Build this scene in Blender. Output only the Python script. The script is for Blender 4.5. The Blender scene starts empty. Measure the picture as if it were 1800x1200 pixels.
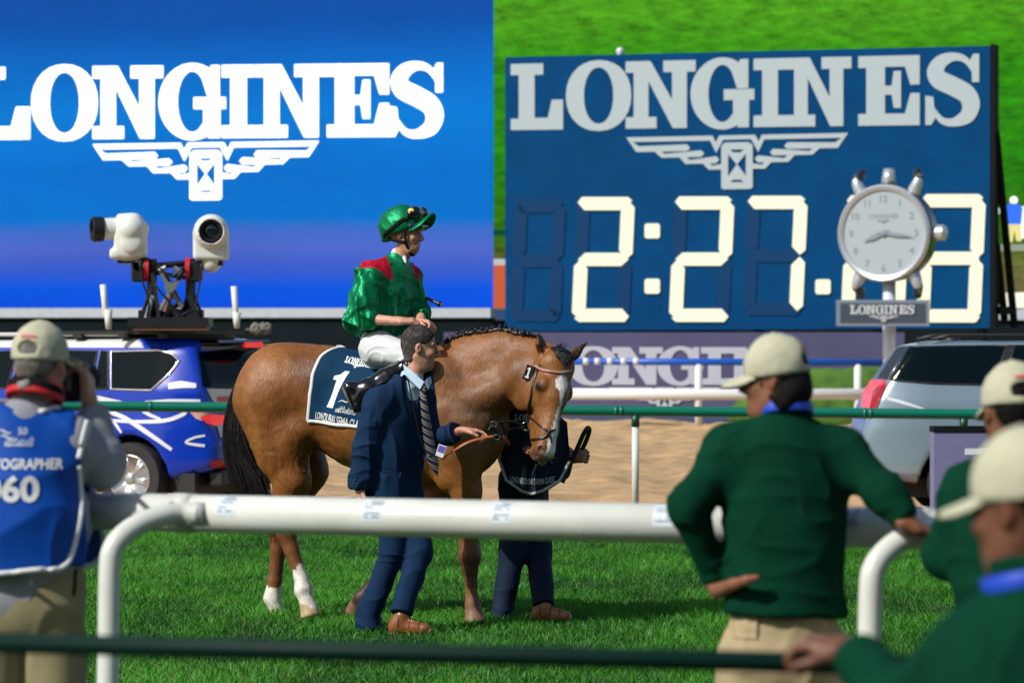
import bpy, bmesh, math, random
import numpy as np
from mathutils import Vector, Matrix
from mathutils.bvhtree import BVHTree
from mathutils.geometry import tessellate_polygon

random.seed(7)
rng = np.random.default_rng(7)
SC = bpy.context.scene
COL = SC.collection

# ------------------------------------------------------------------ camera, world, sun, exposure
F, CZ, HOR = 6750.0, 1.78, 590.0      # focal length in px of an 1800 px wide frame, eye height, horizon row
cam_d = bpy.data.cameras.new('camera')
cam_o = bpy.data.objects.new('camera', cam_d)
COL.objects.link(cam_o)
cam_o.location = (0, 0, CZ)
cam_o.rotation_euler = (math.pi / 2, 0, 0)
cam_d.sensor_width = 36
cam_d.lens = 135
cam_d.shift_y = -10 / 1800
cam_d.clip_start = 0.1
cam_d.clip_end = 3000
cam_d.dof.use_dof = True
cam_d.dof.focus_distance = 23.5
cam_d.dof.aperture_fstop = 5.2
SC.camera = cam_o

SUN_TO = Vector((-0.75, -0.56, 0.80)).normalized()
w = bpy.data.worlds.new('World')
SC.world = w
w.use_nodes = True
nt = w.node_tree
bg = nt.nodes['Background']
sky = nt.nodes.new('ShaderNodeTexSky')
sky.sky_type = 'NISHITA'
sky.sun_disc = False
sky.sun_elevation = math.asin(SUN_TO.z)
sky.sun_rotation = math.atan2(SUN_TO.x, SUN_TO.y)
sky.air_density = 1.0
sky.dust_density = 1.5
nt.links.new(sky.outputs[0], bg.inputs['Color'])
bg.inputs['Strength'].default_value = 0.105

sun_d = bpy.data.lights.new('sun', 'SUN')
sun_d.energy = 4.2
sun_d.angle = math.radians(0.53)
sun_d.color = (1.0, 0.955, 0.885)
sun_o = bpy.data.objects.new('sun', sun_d)
COL.objects.link(sun_o)
sun_o.location = (-30, -20, 40)
sun_o.rotation_euler = (-SUN_TO).to_track_quat('-Z', 'Y').to_euler()

SC.view_settings.view_transform = 'Standard'
SC.view_settings.look = 'None'
SC.view_settings.exposure = 0.0
SC.view_settings.gamma = 1.0
SC.view_settings.use_curve_mapping = False
SC.render.engine = 'CYCLES'
SC.cycles.use_denoising = True
SC.cycles.max_bounces = 6
SC.cycles.sample_clamp_indirect = 4.0

# ------------------------------------------------------------------ small maths
def W(px, py, Y):
    """world point seen at photograph pixel (px, py) at distance Y"""
    return np.array([(px - 900) * Y / F, Y, CZ - (py - HOR) * Y / F])

def nrm(v):
    v = np.asarray(v, float)
    return v / (np.linalg.norm(v) + 1e-12)

def lin(r, g, b):
    def c(x):
        x /= 255.0
        return x / 12.92 if x <= 0.04045 else ((x + 0.055) / 1.055) ** 2.4
    return (c(r), c(g), c(b))

def vnoise(p, seed=0):
    """smooth lattice noise in -1..1 for an (n,3) array"""
    p = np.asarray(p, float)
    i = np.floor(p).astype(np.int64)
    f = p - i
    u = f * f * (3 - 2 * f)
    def h(x, y, z):
        n = (x * 374761393 + y * 668265263 + z * 1274126177 + seed * 974634777) & 0xffffffff
        n = ((n ^ (n >> 13)) * 1274126177) & 0xffffffff
        n = n ^ (n >> 16)
        return (n & 0xffff) / 32767.5 - 1
    x, y, z = i[:, 0], i[:, 1], i[:, 2]
    r = 0
    for a in (0, 1):
        for b in (0, 1):
            for c in (0, 1):
                wgt = (u[:, 0] if a else 1 - u[:, 0]) * (u[:, 1] if b else 1 - u[:, 1]) * (u[:, 2] if c else 1 - u[:, 2])
                r = r + wgt * h(x + a, y + b, z + c)
    return r

def folds(v, scale, seed=0, ridge=True):
    """cloth folds: warped, ridged noise; scale = frequencies on x, y, z"""
    q = v * np.asarray(scale, float)
    wv = np.stack([vnoise(q * 0.6 + 3, seed + 1), vnoise(q * 0.6 + 11, seed + 2), vnoise(q * 0.6 + 23, seed + 3)], 1)
    n = vnoise(q + wv * 1.1, seed)
    if ridge:
        n = 1.7 * (1 - np.abs(n)) ** 3 - .7
    return n

# ------------------------------------------------------------------ objects
def tag(o, label=None, cat=None, group=None, kind=None):
    if label: o['label'] = label
    if cat: o['category'] = cat
    if group: o['group'] = group
    if kind: o['kind'] = kind
    return o

def empty(name, loc=(0, 0, 0), label=None, cat=None, group=None, rz=0.0):
    o = bpy.data.objects.new(name, None)
    COL.objects.link(o)
    o.location = loc
    o.rotation_euler = (0, 0, rz)
    o.empty_display_size = 0.1
    return tag(o, label, cat, group)

def root_off(parent):
    """children are written in world coordinates: take the chain's locations off"""
    off = Vector((0, 0, 0))
    p = parent
    while p is not None:
        off += Vector(p.location)
        p = p.parent
    return np.array(off)

def mesh_obj(name, verts, faces, mat=None, parent=None, smooth=True, colors=None, local=False, mats=None, midx=None):
    me = bpy.data.meshes.new(name)
    verts = np.asarray(verts, float)
    if parent is not None and not local:
        verts = verts - root_off(parent)
    if isinstance(faces, np.ndarray):
        nf, k = faces.shape
        me.vertices.add(len(verts)); me.vertices.foreach_set('co', verts.astype(np.float32).ravel())
        me.loops.add(nf * k); me.loops.foreach_set('vertex_index', faces.astype(np.int32).ravel())
        me.polygons.add(nf)
        me.polygons.foreach_set('loop_start', np.arange(0, nf * k, k, dtype=np.int32))
        me.polygons.foreach_set('loop_total', np.full(nf, k, dtype=np.int32))
        me.update(calc_edges=True)
    else:
        me.from_pydata([tuple(x) for x in verts], [], [tuple(int(i) for i in f) for f in faces])
    me.validate()
    if smooth:
        me.polygons.foreach_set('use_smooth', np.ones(len(me.polygons), dtype=bool))
    for m in (mats or ([mat] if mat else [])):
        me.materials.append(m)
    if midx is not None and len(midx) == len(me.polygons):
        me.polygons.foreach_set('material_index', np.asarray(midx, np.int32))
    if colors is not None and len(colors) == len(me.vertices):
        a = me.color_attributes.new('Col', 'FLOAT_COLOR', 'POINT')
        c4 = np.ones((len(verts), 4), np.float32); c4[:, :3] = colors
        a.data.foreach_set('color', c4.ravel())
    me.update()
    o = bpy.data.objects.new(name, me)
    COL.objects.link(o)
    if parent is not None:
        o.parent = parent
    return o

# ------------------------------------------------------------------ materials
MATS = {}
def M(name, col=(.5, .5, .5), rough=.6, metal=0.0, var=0.0, vscale=6.0, bump=0.0, bscale=80.0, attr=False, coat=0.0,
      spec=0.5, emit=0.0, sheen=0.0, bstretch=(1, 1, 1), col2=None, trans=0.0):
    if name in MATS:
        return MATS[name]
    m = bpy.data.materials.new(name)
    m.use_nodes = True
    t = m.node_tree
    b = t.nodes['Principled BSDF']
    b.inputs['Roughness'].default_value = rough
    b.inputs['Metallic'].default_value = metal
    b.inputs['Specular IOR Level'].default_value = spec
    b.inputs['Coat Weight'].default_value = coat
    b.inputs['Coat Roughness'].default_value = 0.08
    b.inputs['Sheen Weight'].default_value = sheen
    b.inputs['Base Color'].default_value = (*col, 1)
    tc = t.nodes.new('ShaderNodeTexCoord')
    src = None
    if attr:
        a = t.nodes.new('ShaderNodeAttribute'); a.attribute_name = 'Col'
        src = a.outputs['Color']
    if var > 0:
        n = t.nodes.new('ShaderNodeTexNoise'); n.inputs['Scale'].default_value = vscale
        n.inputs['Detail'].default_value = 6; n.inputs['Roughness'].default_value = .62
        t.links.new(tc.outputs['Object'], n.inputs['Vector'])
        mp = t.nodes.new('ShaderNodeMapRange')
        mp.inputs['From Min'].default_value = .3; mp.inputs['From Max'].default_value = .7
        mp.inputs['To Min'].default_value = 1 - var; mp.inputs['To Max'].default_value = 1 + var
        t.links.new(n.outputs['Fac'], mp.inputs['Value'])
        mx = t.nodes.new('ShaderNodeMix'); mx.data_type = 'RGBA'
        if col2 is not None:
            mx.inputs['A'].default_value = (*col, 1); mx.inputs['B'].default_value = (*col2, 1)
            r2 = t.nodes.new('ShaderNodeMapRange')
            r2.inputs['From Min'].default_value = .35; r2.inputs['From Max'].default_value = .65
            t.links.new(n.outputs['Fac'], r2.inputs['Value'])
            t.links.new(r2.outputs[0], mx.inputs['Factor'])
        else:
            mx.blend_type = 'MULTIPLY'; mx.inputs['Factor'].default_value = 1
            if src: t.links.new(src, mx.inputs['A'])
            else: mx.inputs['A'].default_value = (*col, 1)
            t.links.new(mp.outputs[0], mx.inputs['B'])
        src = mx.outputs['Result']
    if src:
        t.links.new(src, b.inputs['Base Color'])
    if bump > 0:
        mpp = t.nodes.new('ShaderNodeMapping'); mpp.inputs['Scale'].default_value = bstretch
        t.links.new(tc.outputs['Object'], mpp.inputs['Vector'])
        n = t.nodes.new('ShaderNodeTexNoise'); n.inputs['Scale'].default_value = bscale
        n.inputs['Detail'].default_value = 4
        t.links.new(mpp.outputs[0], n.inputs['Vector'])
        bp = t.nodes.new('ShaderNodeBump'); bp.inputs['Strength'].default_value = bump
        bp.inputs['Distance'].default_value = 0.02
        t.links.new(n.outputs['Fac'], bp.inputs['Height'])
        t.links.new(bp.outputs[0], b.inputs['Normal'])
    if emit > 0:
        b.inputs['Emission Strength'].default_value = emit
        b.inputs['Emission Color'].default_value = (*col, 1)
        if src: t.links.new(src, b.inputs['Emission Color'])
    if trans > 0:
        b.inputs['Transmission Weight'].default_value = trans
    MATS[name] = m
    return m

# ------------------------------------------------------------------ polygon collector
class Acc:
    def __init__(s):
        s.v, s.f, s.m, s.n, s.c = [], [], [], 0, []
    def add(s, verts, faces, m=0, c=None):
        verts = [np.asarray(p, float) for p in verts]
        s.v += verts
        s.f += [tuple(i + s.n for i in f) for f in faces]
        s.m += [m] * len(faces)
        if c is not None: s.c += [c] * len(verts)
        s.n += len(verts)
        return s
    def box(s, c, half, R=None, m=0, bev=0.0):
        c = np.asarray(c, float); R = np.eye(3) if R is None else np.asarray(R, float)
        if bev <= 0:
            vs = [c + R @ (np.array([x, y, z]) * half) for z in (-1, 1) for y in (-1, 1) for x in (-1, 1)]
            return s.add(vs, [(0, 2, 3, 1), (4, 5, 7, 6), (0, 1, 5, 4), (2, 6, 7, 3), (0, 4, 6, 2), (1, 3, 7, 5)], m)
        h = np.asarray(half, float); vs = []; idx = {}
        for sx in (-1, 1):
            for sy in (-1, 1):
                for sz in (-1, 1):
                    for ax in range(3):
                        q = np.array([sx, sy, sz]) * (h - bev); q[ax] = (sx, sy, sz)[ax] * h[ax]
                        idx[sx, sy, sz, ax] = len(vs); vs.append(c + R @ q)
        fs = []
        for ax in range(3):
            a, b = [(1, 2), (2, 0), (0, 1)][ax]
            for sg in (-1, 1):
                ring = []
                for (p, q) in ((-1, -1), (1, -1), (1, 1), (-1, 1)):
                    k = [0, 0, 0]; k[ax] = sg; k[a] = p; k[b] = q
                    ring.append(idx[(*k, ax)])
                fs.append(tuple(ring if sg > 0 else ring[::-1]))
        for ax in range(3):
            a, b = [(1, 2), (2, 0), (0, 1)][ax]
            for p in (-1, 1):
                for q in (-1, 1):
                    k1 = [0, 0, 0]; k2 = [0, 0, 0]
                    k1[ax] = -1; k2[ax] = 1
                    for k in (k1, k2): k[a] = p; k[b] = q
                    fs.append((idx[(*k1, a)], idx[(*k2, a)], idx[(*k2, b)], idx[(*k1, b)]))
        for sx in (-1, 1):
            for sy in (-1, 1):
                for sz in (-1, 1):
                    fs.append(tuple(idx[sx, sy, sz, a] for a in range(3)))
        return s.add(vs, fs, m)
    def tube(s, pts, r, seg=10, m=0, flat=None, caps=True, c=None):
        """round (or, with flat=(normal, ratio), flattened) tube along a polyline; r a number or one per point"""
        pts = [np.asarray(p, float) for p in pts]; n = len(pts)
        rs = [r] * n if np.isscalar(r) else list(r)
        up = np.array([0.13, 0.21, 0.97]); vs = []; prev = None
        for i in range(n):
            t = nrm(pts[min(i + 1, n - 1)] - pts[max(i - 1, 0)])
            if flat is not None:
                fn = flat[0][i] if isinstance(flat[0], list) else flat[0]
                b = nrm(fn - t * np.dot(fn, t)); a = np.cross(t, b); q = flat[1]
            else:
                if prev is None:
                    a = nrm(np.cross(t, up if abs(np.dot(t, up)) < .95 else np.array([1., 0, 0])))
                else:
                    a = nrm(prev - t * np.dot(prev, t))
                b = np.cross(t, a); q = 1
            prev = a
            for j in range(seg):
                an = 2 * math.pi * j / seg
                vs.append(pts[i] + rs[i] * (a * math.cos(an) + b * math.sin(an) * q))
        fs = []
        for i in range(n - 1):
            for j in range(seg):
                k = (j + 1) % seg
                fs.append((i * seg + j, i * seg + k, (i + 1) * seg + k, (i + 1) * seg + j))
        if caps:
            fs.append(tuple(range(seg))[::-1]); fs.append(tuple((n - 1) * seg + j for j in range(seg)))
        return s.add(vs, fs, m, c)
    def lathe(s, c, axis, prof, seg=32, m=0, ref=None):
        """profile [(along axis, radius)] turned round the axis through c"""
        axis = nrm(axis); ref = np.array([0, 0, 1.]) if ref is None else ref
        if abs(np.dot(ref, axis)) > .95: ref = np.array([1., 0, 0])
        a = nrm(np.cross(axis, ref)); b = np.cross(axis, a); vs = []; fs = []
        for (h, r) in prof:
            for j in range(seg):
                an = 2 * math.pi * j / seg
                vs.append(np.asarray(c) + axis * h + r * (a * math.cos(an) + b * math.sin(an)))
        for i in range(len(prof) - 1):
            for j in range(seg):
                k = (j + 1) % seg
                fs.append((i * seg + j, i * seg + k, (i + 1) * seg + k, (i + 1) * seg + j))
        fs.append(tuple(range(seg))[::-1]); fs.append(tuple((len(prof) - 1) * seg + j for j in range(seg)))
        return s.add(vs, fs, m)
    def build(s, name, mat=None, parent=None, smooth=False, mats=None, local=False):
        return mesh_obj(name, np.array(s.v), s.f, mat, parent, smooth, colors=np.array(s.c) if s.c else None, mats=mats, midx=s.m if mats else None, local=local)

def spline(pts, n=8):
    """Catmull-Rom through the points"""
    p = [np.asarray(q, float) for q in pts]
    p = [2 * p[0] - p[1]] + p + [2 * p[-1] - p[-2]]
    out = []
    for i in range(1, len(p) - 2):
        for k in range(n):
            t = k / n
            out.append(.5 * ((2 * p[i]) + (-p[i - 1] + p[i + 1]) * t + (2 * p[i - 1] - 5 * p[i] + 4 * p[i + 1] - p[i + 2]) * t * t + (-p[i - 1] + 3 * p[i] - 3 * p[i + 1] + p[i + 2]) * t ** 3))
    out.append(p[-2])
    return out

def autosmooth(o, ang=35):
    me = o.data
    bm = bmesh.new(); bm.from_mesh(me)
    for e in bm.edges:
        e.smooth = not (len(e.link_faces) == 2 and e.calc_face_angle(0) > math.radians(ang))
    for f in bm.faces: f.smooth = True
    bm.to_mesh(me); bm.free()
    return o

# ------------------------------------------------------------------ distance fields for bodies and clothes
class SDF:
    def __init__(s, lo, hi, h):
        s.lo = np.asarray(lo, float); s.h = h
        s.n = np.ceil((np.asarray(hi, float) - s.lo) / h).astype(int) + 1
        s.f = np.full(s.n, 9.0, np.float32)
        s.id = np.zeros(s.n, np.int16)
        s.log = []
    def _sl(s, lo, hi):
        a = np.clip(np.floor((lo - s.lo) / s.h).astype(int), 0, s.n)
        b = np.clip(np.ceil((hi - s.lo) / s.h).astype(int) + 1, 0, s.n)
        if (b <= a).any(): return None
        sl = tuple(slice(i, j) for i, j in zip(a, b))
        ax = [(s.lo[i] + s.h * np.arange(a[i], b[i])).astype(np.float32) for i in range(3)]
        return sl, np.meshgrid(*ax, indexing='ij', sparse=True)
    def _put(s, sl, d, k, m, neg):
        f = s.f[sl]; d = d.astype(np.float32)
        if neg:
            g = -d
            hh = np.maximum(k - np.abs(f - g), 0) / max(k, 1e-6)
            s.f[sl] = np.maximum(f, g) + hh * hh * k * .25
        else:
            hh = np.maximum(k - np.abs(f - d), 0) / max(k, 1e-6)
            i = s.id[sl]; i[d < f] = m
            s.f[sl] = np.minimum(f, d) - hh * hh * k * .25
    def cap(s, a, b, ra, rb=None, k=.02, m=0, neg=False, lat=None, q=1.0, flat=False):
        """round cone; lat/q flattens it along a direction; flat cuts end b square"""
        a = np.asarray(a, float); b = np.asarray(b, float); rb = ra if rb is None else rb
        pad = max(ra, rb) * max(1, q) + k + 3 * s.h
        g = s._sl(np.minimum(a, b) - pad, np.maximum(a, b) + pad)
        if g is None: return s
        sl, (X, Y, Z) = g
        x, y, z = X - a[0], Y - a[1], Z - a[2]
        ba = b - a
        al = None
        if flat:
            u = nrm(ba); al = x * u[0] + y * u[1] + z * u[2] - np.linalg.norm(ba)
        if lat is not None:
            lat = nrm(lat); e = (1 / q - 1)
            dl = x * lat[0] + y * lat[1] + z * lat[2]
            x = x + e * dl * lat[0]; y = y + e * dl * lat[1]; z = z + e * dl * lat[2]
            ba = ba + e * np.dot(ba, lat) * lat
        bb = max(np.dot(ba, ba), 1e-9)
        t = np.clip((x * ba[0] + y * ba[1] + z * ba[2]) / bb, 0, 1)
        d = np.sqrt((x - t * ba[0]) ** 2 + (y - t * ba[1]) ** 2 + (z - t * ba[2]) ** 2) - (ra + (rb - ra) * t)
        if lat is not None: d = d * min(1.0, (q + 1) / 2)
        if flat: d = np.maximum(d, al)
        s._put(sl, d, k, m, neg)
        return s
    def ell(s, c, rad, R=None, k=.02, m=0, neg=False):
        c = np.asarray(c, float); rad = np.asarray(rad, float); R = np.eye(3) if R is None else np.asarray(R, float)
        pad = np.abs(R) @ rad + k + 3 * s.h
        g = s._sl(c - pad, c + pad)
        if g is None: return s
        sl, (X, Y, Z) = g
        x, y, z = X - c[0], Y - c[1], Z - c[2]
        q = [(x * R[0, i] + y * R[1, i] + z * R[2, i]) / rad[i] for i in range(3)]
        k0 = np.sqrt(q[0] ** 2 + q[1] ** 2 + q[2] ** 2)
        k1 = np.sqrt((q[0] / rad[0]) ** 2 + (q[1] / rad[1]) ** 2 + (q[2] / rad[2]) ** 2) + 1e-6
        s._put(sl, np.where(k0 < 1e-3, -rad.min(), k0 * (k0 - 1) / k1), k, m, neg)
        return s
    def box(s, c, half, R=None, r=.01, k=.02, m=0, neg=False):
        c = np.asarray(c, float); half = np.asarray(half, float); R = np.eye(3) if R is None else np.asarray(R, float)
        pad = np.abs(R) @ half + k + 3 * s.h
        g = s._sl(c - pad, c + pad)
        if g is None: return s
        sl, (X, Y, Z) = g
        x, y, z = X - c[0], Y - c[1], Z - c[2]
        q = [np.abs(x * R[0, i] + y * R[1, i] + z * R[2, i]) - (half[i] - r) for i in range(3)]
        out = np.sqrt(sum(np.maximum(v, 0) ** 2 for v in q))
        s._put(sl, out + np.minimum(np.maximum(q[0], np.maximum(q[1], q[2])), 0) - r, k, m, neg)
        return s
    def cut(s, p, n, k=.004):
        """keep only the side the normal points away from"""
        n = nrm(n)
        sl, (X, Y, Z) = s._sl(s.lo, s.lo + s.h * (s.n - 1))
        d = -((X - p[0]) * n[0] + (Y - p[1]) * n[1] + (Z - p[2]) * n[2])
        s._put(sl, np.broadcast_to(d, s.f.shape), k, 0, True)
        return s
    def mesh(s, smooth=1):
        f = s.f
        f[0], f[-1], f[:, 0], f[:, -1], f[:, :, 0], f[:, :, -1] = 1, 1, 1, 1, 1, 1
        neg = f < 0
        c = np.zeros(np.array(f.shape) - 1, np.int8)
        for a in (0, 1):
            for b in (0, 1):
                for d in (0, 1):
                    c += neg[a:f.shape[0] - 1 + a, b:f.shape[1] - 1 + b, d:f.shape[2] - 1 + d]
        I = np.argwhere((c > 0) & (c < 8))
        lut = np.full(c.shape, -1, np.int32)
        lut[I[:, 0], I[:, 1], I[:, 2]] = np.arange(len(I))
        P = np.zeros((len(I), 3)); N = np.zeros(len(I))
        off = [(a, b, d) for a in (0, 1) for b in (0, 1) for d in (0, 1)]
        val = {o: f[I[:, 0] + o[0], I[:, 1] + o[1], I[:, 2] + o[2]].astype(float) for o in off}
        for o in off:
            for ax in range(3):
                if o[ax] == 0:
                    o2 = list(o); o2[ax] = 1; o2 = tuple(o2)
                    A, B = val[o], val[o2]
                    x = (A < 0) != (B < 0)
                    t = np.where(x, A / np.where(x, A - B, 1), 0)
                    for j in range(3):
                        P[:, j] += x * (o[j] + (t if j == ax else 0))
                    N += x
        P = P / N[:, None]
        V = s.lo + (I + P) * s.h
        Q = []
        for ax in range(3):
            sh = list(f.shape); 
            s0 = [slice(None)] * 3; s1 = [slice(None)] * 3
            s0[ax] = slice(0, -1); s1[ax] = slice(1, None)
            x = neg[tuple(s0)] != neg[tuple(s1)]
            E = np.argwhere(x)
            a, b = [(1, 2), (2, 0), (0, 1)][ax]
            ok = (E[:, a] > 0) & (E[:, b] > 0) & (E[:, a] < f.shape[a] - 1) & (E[:, b] < f.shape[b] - 1)
            E = E[ok]
            q = []
            for (da, db) in ((-1, -1), (0, -1), (0, 0), (-1, 0)):
                e = E.copy(); e[:, a] += da; e[:, b] += db
                q.append(lut[e[:, 0], e[:, 1], e[:, 2]])
            q = np.stack(q, 1)
            fl = ~neg[E[:, 0], E[:, 1], E[:, 2]]
            q[fl] = q[fl][:, ::-1]
            Q.append(q)
        Q = np.concatenate(Q)
        Q = Q[(Q >= 0).all(1)]
        ids = s.id[I[:, 0], I[:, 1], I[:, 2]]
        for _ in range(smooth):
            V = laplace(V, Q, .5)
        return V, Q, ids

def laplace(V, Q, lam):
    acc = np.zeros_like(V); cnt = np.zeros(len(V))
    for i in range(4):
        a, b = Q[:, i], Q[:, (i + 1) % 4]
        np.add.at(acc, a, V[b]); np.add.at(cnt, a, 1)
    ok = cnt > 0
    out = V.copy()
    out[ok] += lam * (acc[ok] / cnt[ok][:, None] - V[ok])
    return out

def normals(V, Q):
    n = np.cross(V[Q[:, 2]] - V[Q[:, 0]], V[Q[:, 3]] - V[Q[:, 1]])
    acc = np.zeros_like(V)
    for i in range(4):
        np.add.at(acc, Q[:, i], n)
    return acc / (np.linalg.norm(acc, axis=1)[:, None] + 1e-12)

def finish(S, name, mat, parent, disp=None, color=None, smooth=1, mats=None):
    V, Q, ids = S.mesh(smooth)
    Nn = normals(V, Q)
    if disp is not None:
        V = V + Nn * np.asarray(disp(V, Nn, ids))[:, None]
    colors = color(V, Nn, ids) if color is not None else None
    midx = ids[Q[:, 0]] if mats else None
    o = mesh_obj(name, V, Q, mat, parent, True, colors, mats=mats, midx=midx)
    return o, V, Q

def bvh_of(V, Q):
    return BVHTree.FromPolygons([Vector(v) for v in V], [tuple(int(i) for i in q) for q in Q])

EYE = Vector((0, 0, CZ))
def cast(bvh, px, py, off=.004, Yd=23.6):
    """where the photograph's ray through a pixel meets a surface, a little proud of it"""
    d = Vector(W(px, py, 1.0)) - EYE
    d.normalize()
    hit, n, _i, _d = bvh.ray_cast(EYE, d)
    if hit is None:
        p = Vector(W(px, py, Yd)); hit, n, _i, _d = bvh.find_nearest(p)
        return np.array(p), np.array([0, -1., 0])
    if n.dot(d) > 0: n = -n
    return np.array(hit + n * off), np.array(n)

# ------------------------------------------------------------------ writing
def text_mesh(txt, size=1.0, bold=0.0, maxlen=None):
    """2D vertices and triangles of a line of text in the built-in face; x from 0, baseline y 0"""
    cu = bpy.data.curves.new('lettering', 'FONT')
    cu.body = txt; cu.size = size; cu.offset = bold; cu.resolution_u = 3
    ob = bpy.data.objects.new('lettering', cu)
    COL.objects.link(ob)
    dg = bpy.context.evaluated_depsgraph_get()
    me = bpy.data.meshes.new_from_object(ob.evaluated_get(dg))
    bm = bmesh.new(); bm.from_mesh(me)
    bmesh.ops.triangulate(bm, faces=bm.faces[:])
    if maxlen:
        for _ in range(4):
            long = [e for e in bm.edges if e.calc_length() > maxlen]
            if not long: break
            bmesh.ops.subdivide_edges(bm, edges=long, cuts=1)
            bmesh.ops.triangulate(bm, faces=bm.faces[:])
    bm.verts.ensure_lookup_table(); bm.verts.index_update()
    V = np.array([v.co[:2] for v in bm.verts]).reshape(-1, 2)
    Fc = [tuple(v.index for v in f.verts) for f in bm.faces]
    bm.free()
    bpy.data.objects.remove(ob); bpy.data.curves.remove(cu); bpy.data.meshes.remove(me)
    return V, Fc

def ell_pts(cx, cy, rx, ry, a0=0, a1=360, n=28, p=2.0):
    out = []
    for i in range(n + (0 if a1 - a0 in (360, -360) else 1)):
        a = math.radians(a0 + (a1 - a0) * i / n)
        c, s_ = math.cos(a), math.sin(a)
        out.append((cx + rx * math.copysign(abs(c) ** (2 / p), c), cy + ry * math.copysign(abs(s_) ** (2 / p), s_)))
    return out

def stroke(pts, th):
    """a strip of quads of varying thickness along a 2D centre line"""
    pts = np.asarray(pts, float); n = len(pts)
    th = np.broadcast_to(np.asarray(th, float), (n,))
    L, R = [], []
    for i in range(n):
        t = pts[min(i + 1, n - 1)] - pts[max(i - 1, 0)]
        t = t / (np.linalg.norm(t) + 1e-9); nn = np.array([-t[1], t[0]])
        L.append(tuple(pts[i] + nn * th[i] / 2)); R.append(tuple(pts[i] - nn * th[i] / 2))
    return L + R[::-1]

_S_c = spline([(.74, .74), (.60, .92), (.42, .965), (.24, .90), (.155, .77), (.21, .645), (.42, .545), (.62, .43), (.685, .28), (.62, .12), (.42, .035), (.24, .07), (.10, .25)], 5)
_S_t = np.interp(np.linspace(0, 12, len(_S_c)), range(13), [.05, .09, .12, .20, .26, .27, .27, .27, .27, .22, .12, .09, .05])
GLYPH = {   # slab letters on a unit cap height: list of rings sets; (outer, holes)
    'L': (.79, [([(0, 0), (.79, 0), (.79, .45), (.62, .45), (.56, .18), (.36, .18), (.36, .83), (.49, .83), (.49, 1), (0, 1), (0, .83), (.12, .83), (.12, .17), (0, .17)], [])]),
    'O': (1.0, [(ell_pts(.5, .5, .5, .53, p=2.15), [ell_pts(.5, .5, .225, .42, p=2.1)])]),
    'N': (1.04, [([(0, 0), (.46, 0), (.46, .17), (.34, .17), (.34, .70), (.70, 0), (.91, 0), (.91, .83), (1.04, .83), (1.04, 1), (.56, 1), (.56, .83), (.69, .83), (.69, .42), (.37, 1), (0, 1), (0, .83), (.12, .83), (.12, .17), (0, .17)], [])]),
    'G': (1.0, [([(.70, .57), (.87, .57), (.87, 1.0), (.75, 1.0), (.72, .94)] + ell_pts(.48, .5, .48, .53, 62, 300, 26) + [(.70, .0), (.88, 0), (.88, .40), (.96, .40), (.96, .56), (.50, .56), (.50, .40), (.64, .40), (.64, .20)] + ell_pts(.48, .5, .21, .42, -48, -312, 22), [])]),
    'I': (.5, [([(0, 0), (.5, 0), (.5, .17), (.37, .17), (.37, .83), (.5, .83), (.5, 1), (0, 1), (0, .83), (.13, .83), (.13, .17), (0, .17)], [])]),
    'E': (.92, [([(0, 0), (.92, 0), (.92, .46), (.78, .46), (.70, .17), (.40, .17), (.40, .44), (.50, .44), (.53, .25), (.64, .25), (.64, .78), (.53, .78), (.50, .57), (.40, .57), (.40, .84), (.70, .84), (.78, .58), (.92, .58), (.92, 1), (0, 1), (0, .83), (.12, .83), (.12, .17), (0, .17)], [])]),
    'S': (.83, [(stroke(_S_c, _S_t), []), ([(.70, .60), (.81, .60), (.81, 1.0), (.72, 1.0), (.66, .90), (.70, .72)], []), ([(0, 0), (.09, 0), (.15, .10), (.12, .40), (0, .42)], [])]),
}
def tess(rings):
    flat = [p for r in rings for p in r]
    tri = tessellate_polygon([[Vector((x, y, 0)) for x, y in r] for r in rings])
    return flat, tri

def wing_polys():
    """winged hourglass emblem; x -1..1, y 0 (top) .. -0.52"""
    out = []
    sx, sy = 1 / 437.0, 1 / 437.0
    def q(pts): return [((x - 797) * sx, -(y - 372) * sy) for x, y in pts]
    half = [
        q([(360, 374), (700, 374), (712, 402), (727, 374), (797, 374), (797, 392), (742, 392), (714, 446), (690, 394), (385, 394)]),
        q([(360, 374), (385, 394), (410, 412), (600, 408), (612, 424), (600, 436), (400, 436)]),
        q([(472, 436), (500, 436), (512, 446), (655, 434), (668, 448), (655, 462), (500, 462)]),
        q([(570, 462), (598, 462), (612, 474), (715, 460), (727, 474), (715, 490), (594, 490)]),
        q([(662, 490), (690, 490), (700, 500), (737, 492), (737, 516), (686, 516)]),
    ]
    for h in half:
        out.append((h, [])); out.append(([(-x, y) for x, y in h][::-1], []))
    body = q([(735, 418), (750, 404), (844, 404), (859, 418), (859, 592), (851, 599), (743, 599), (735, 592)])
    h1 = q([(762, 452), (796, 496), (762, 545)]); h2 = q([(832, 452), (798, 496), (832, 545)])
    h3 = q([(770, 434), (824, 434), (812, 446), (782, 446)]); h4 = q([(782, 560), (812, 560), (824, 570), (770, 570)])
    out.append((body, [h1, h2, h3, h4]))
    return out

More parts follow.
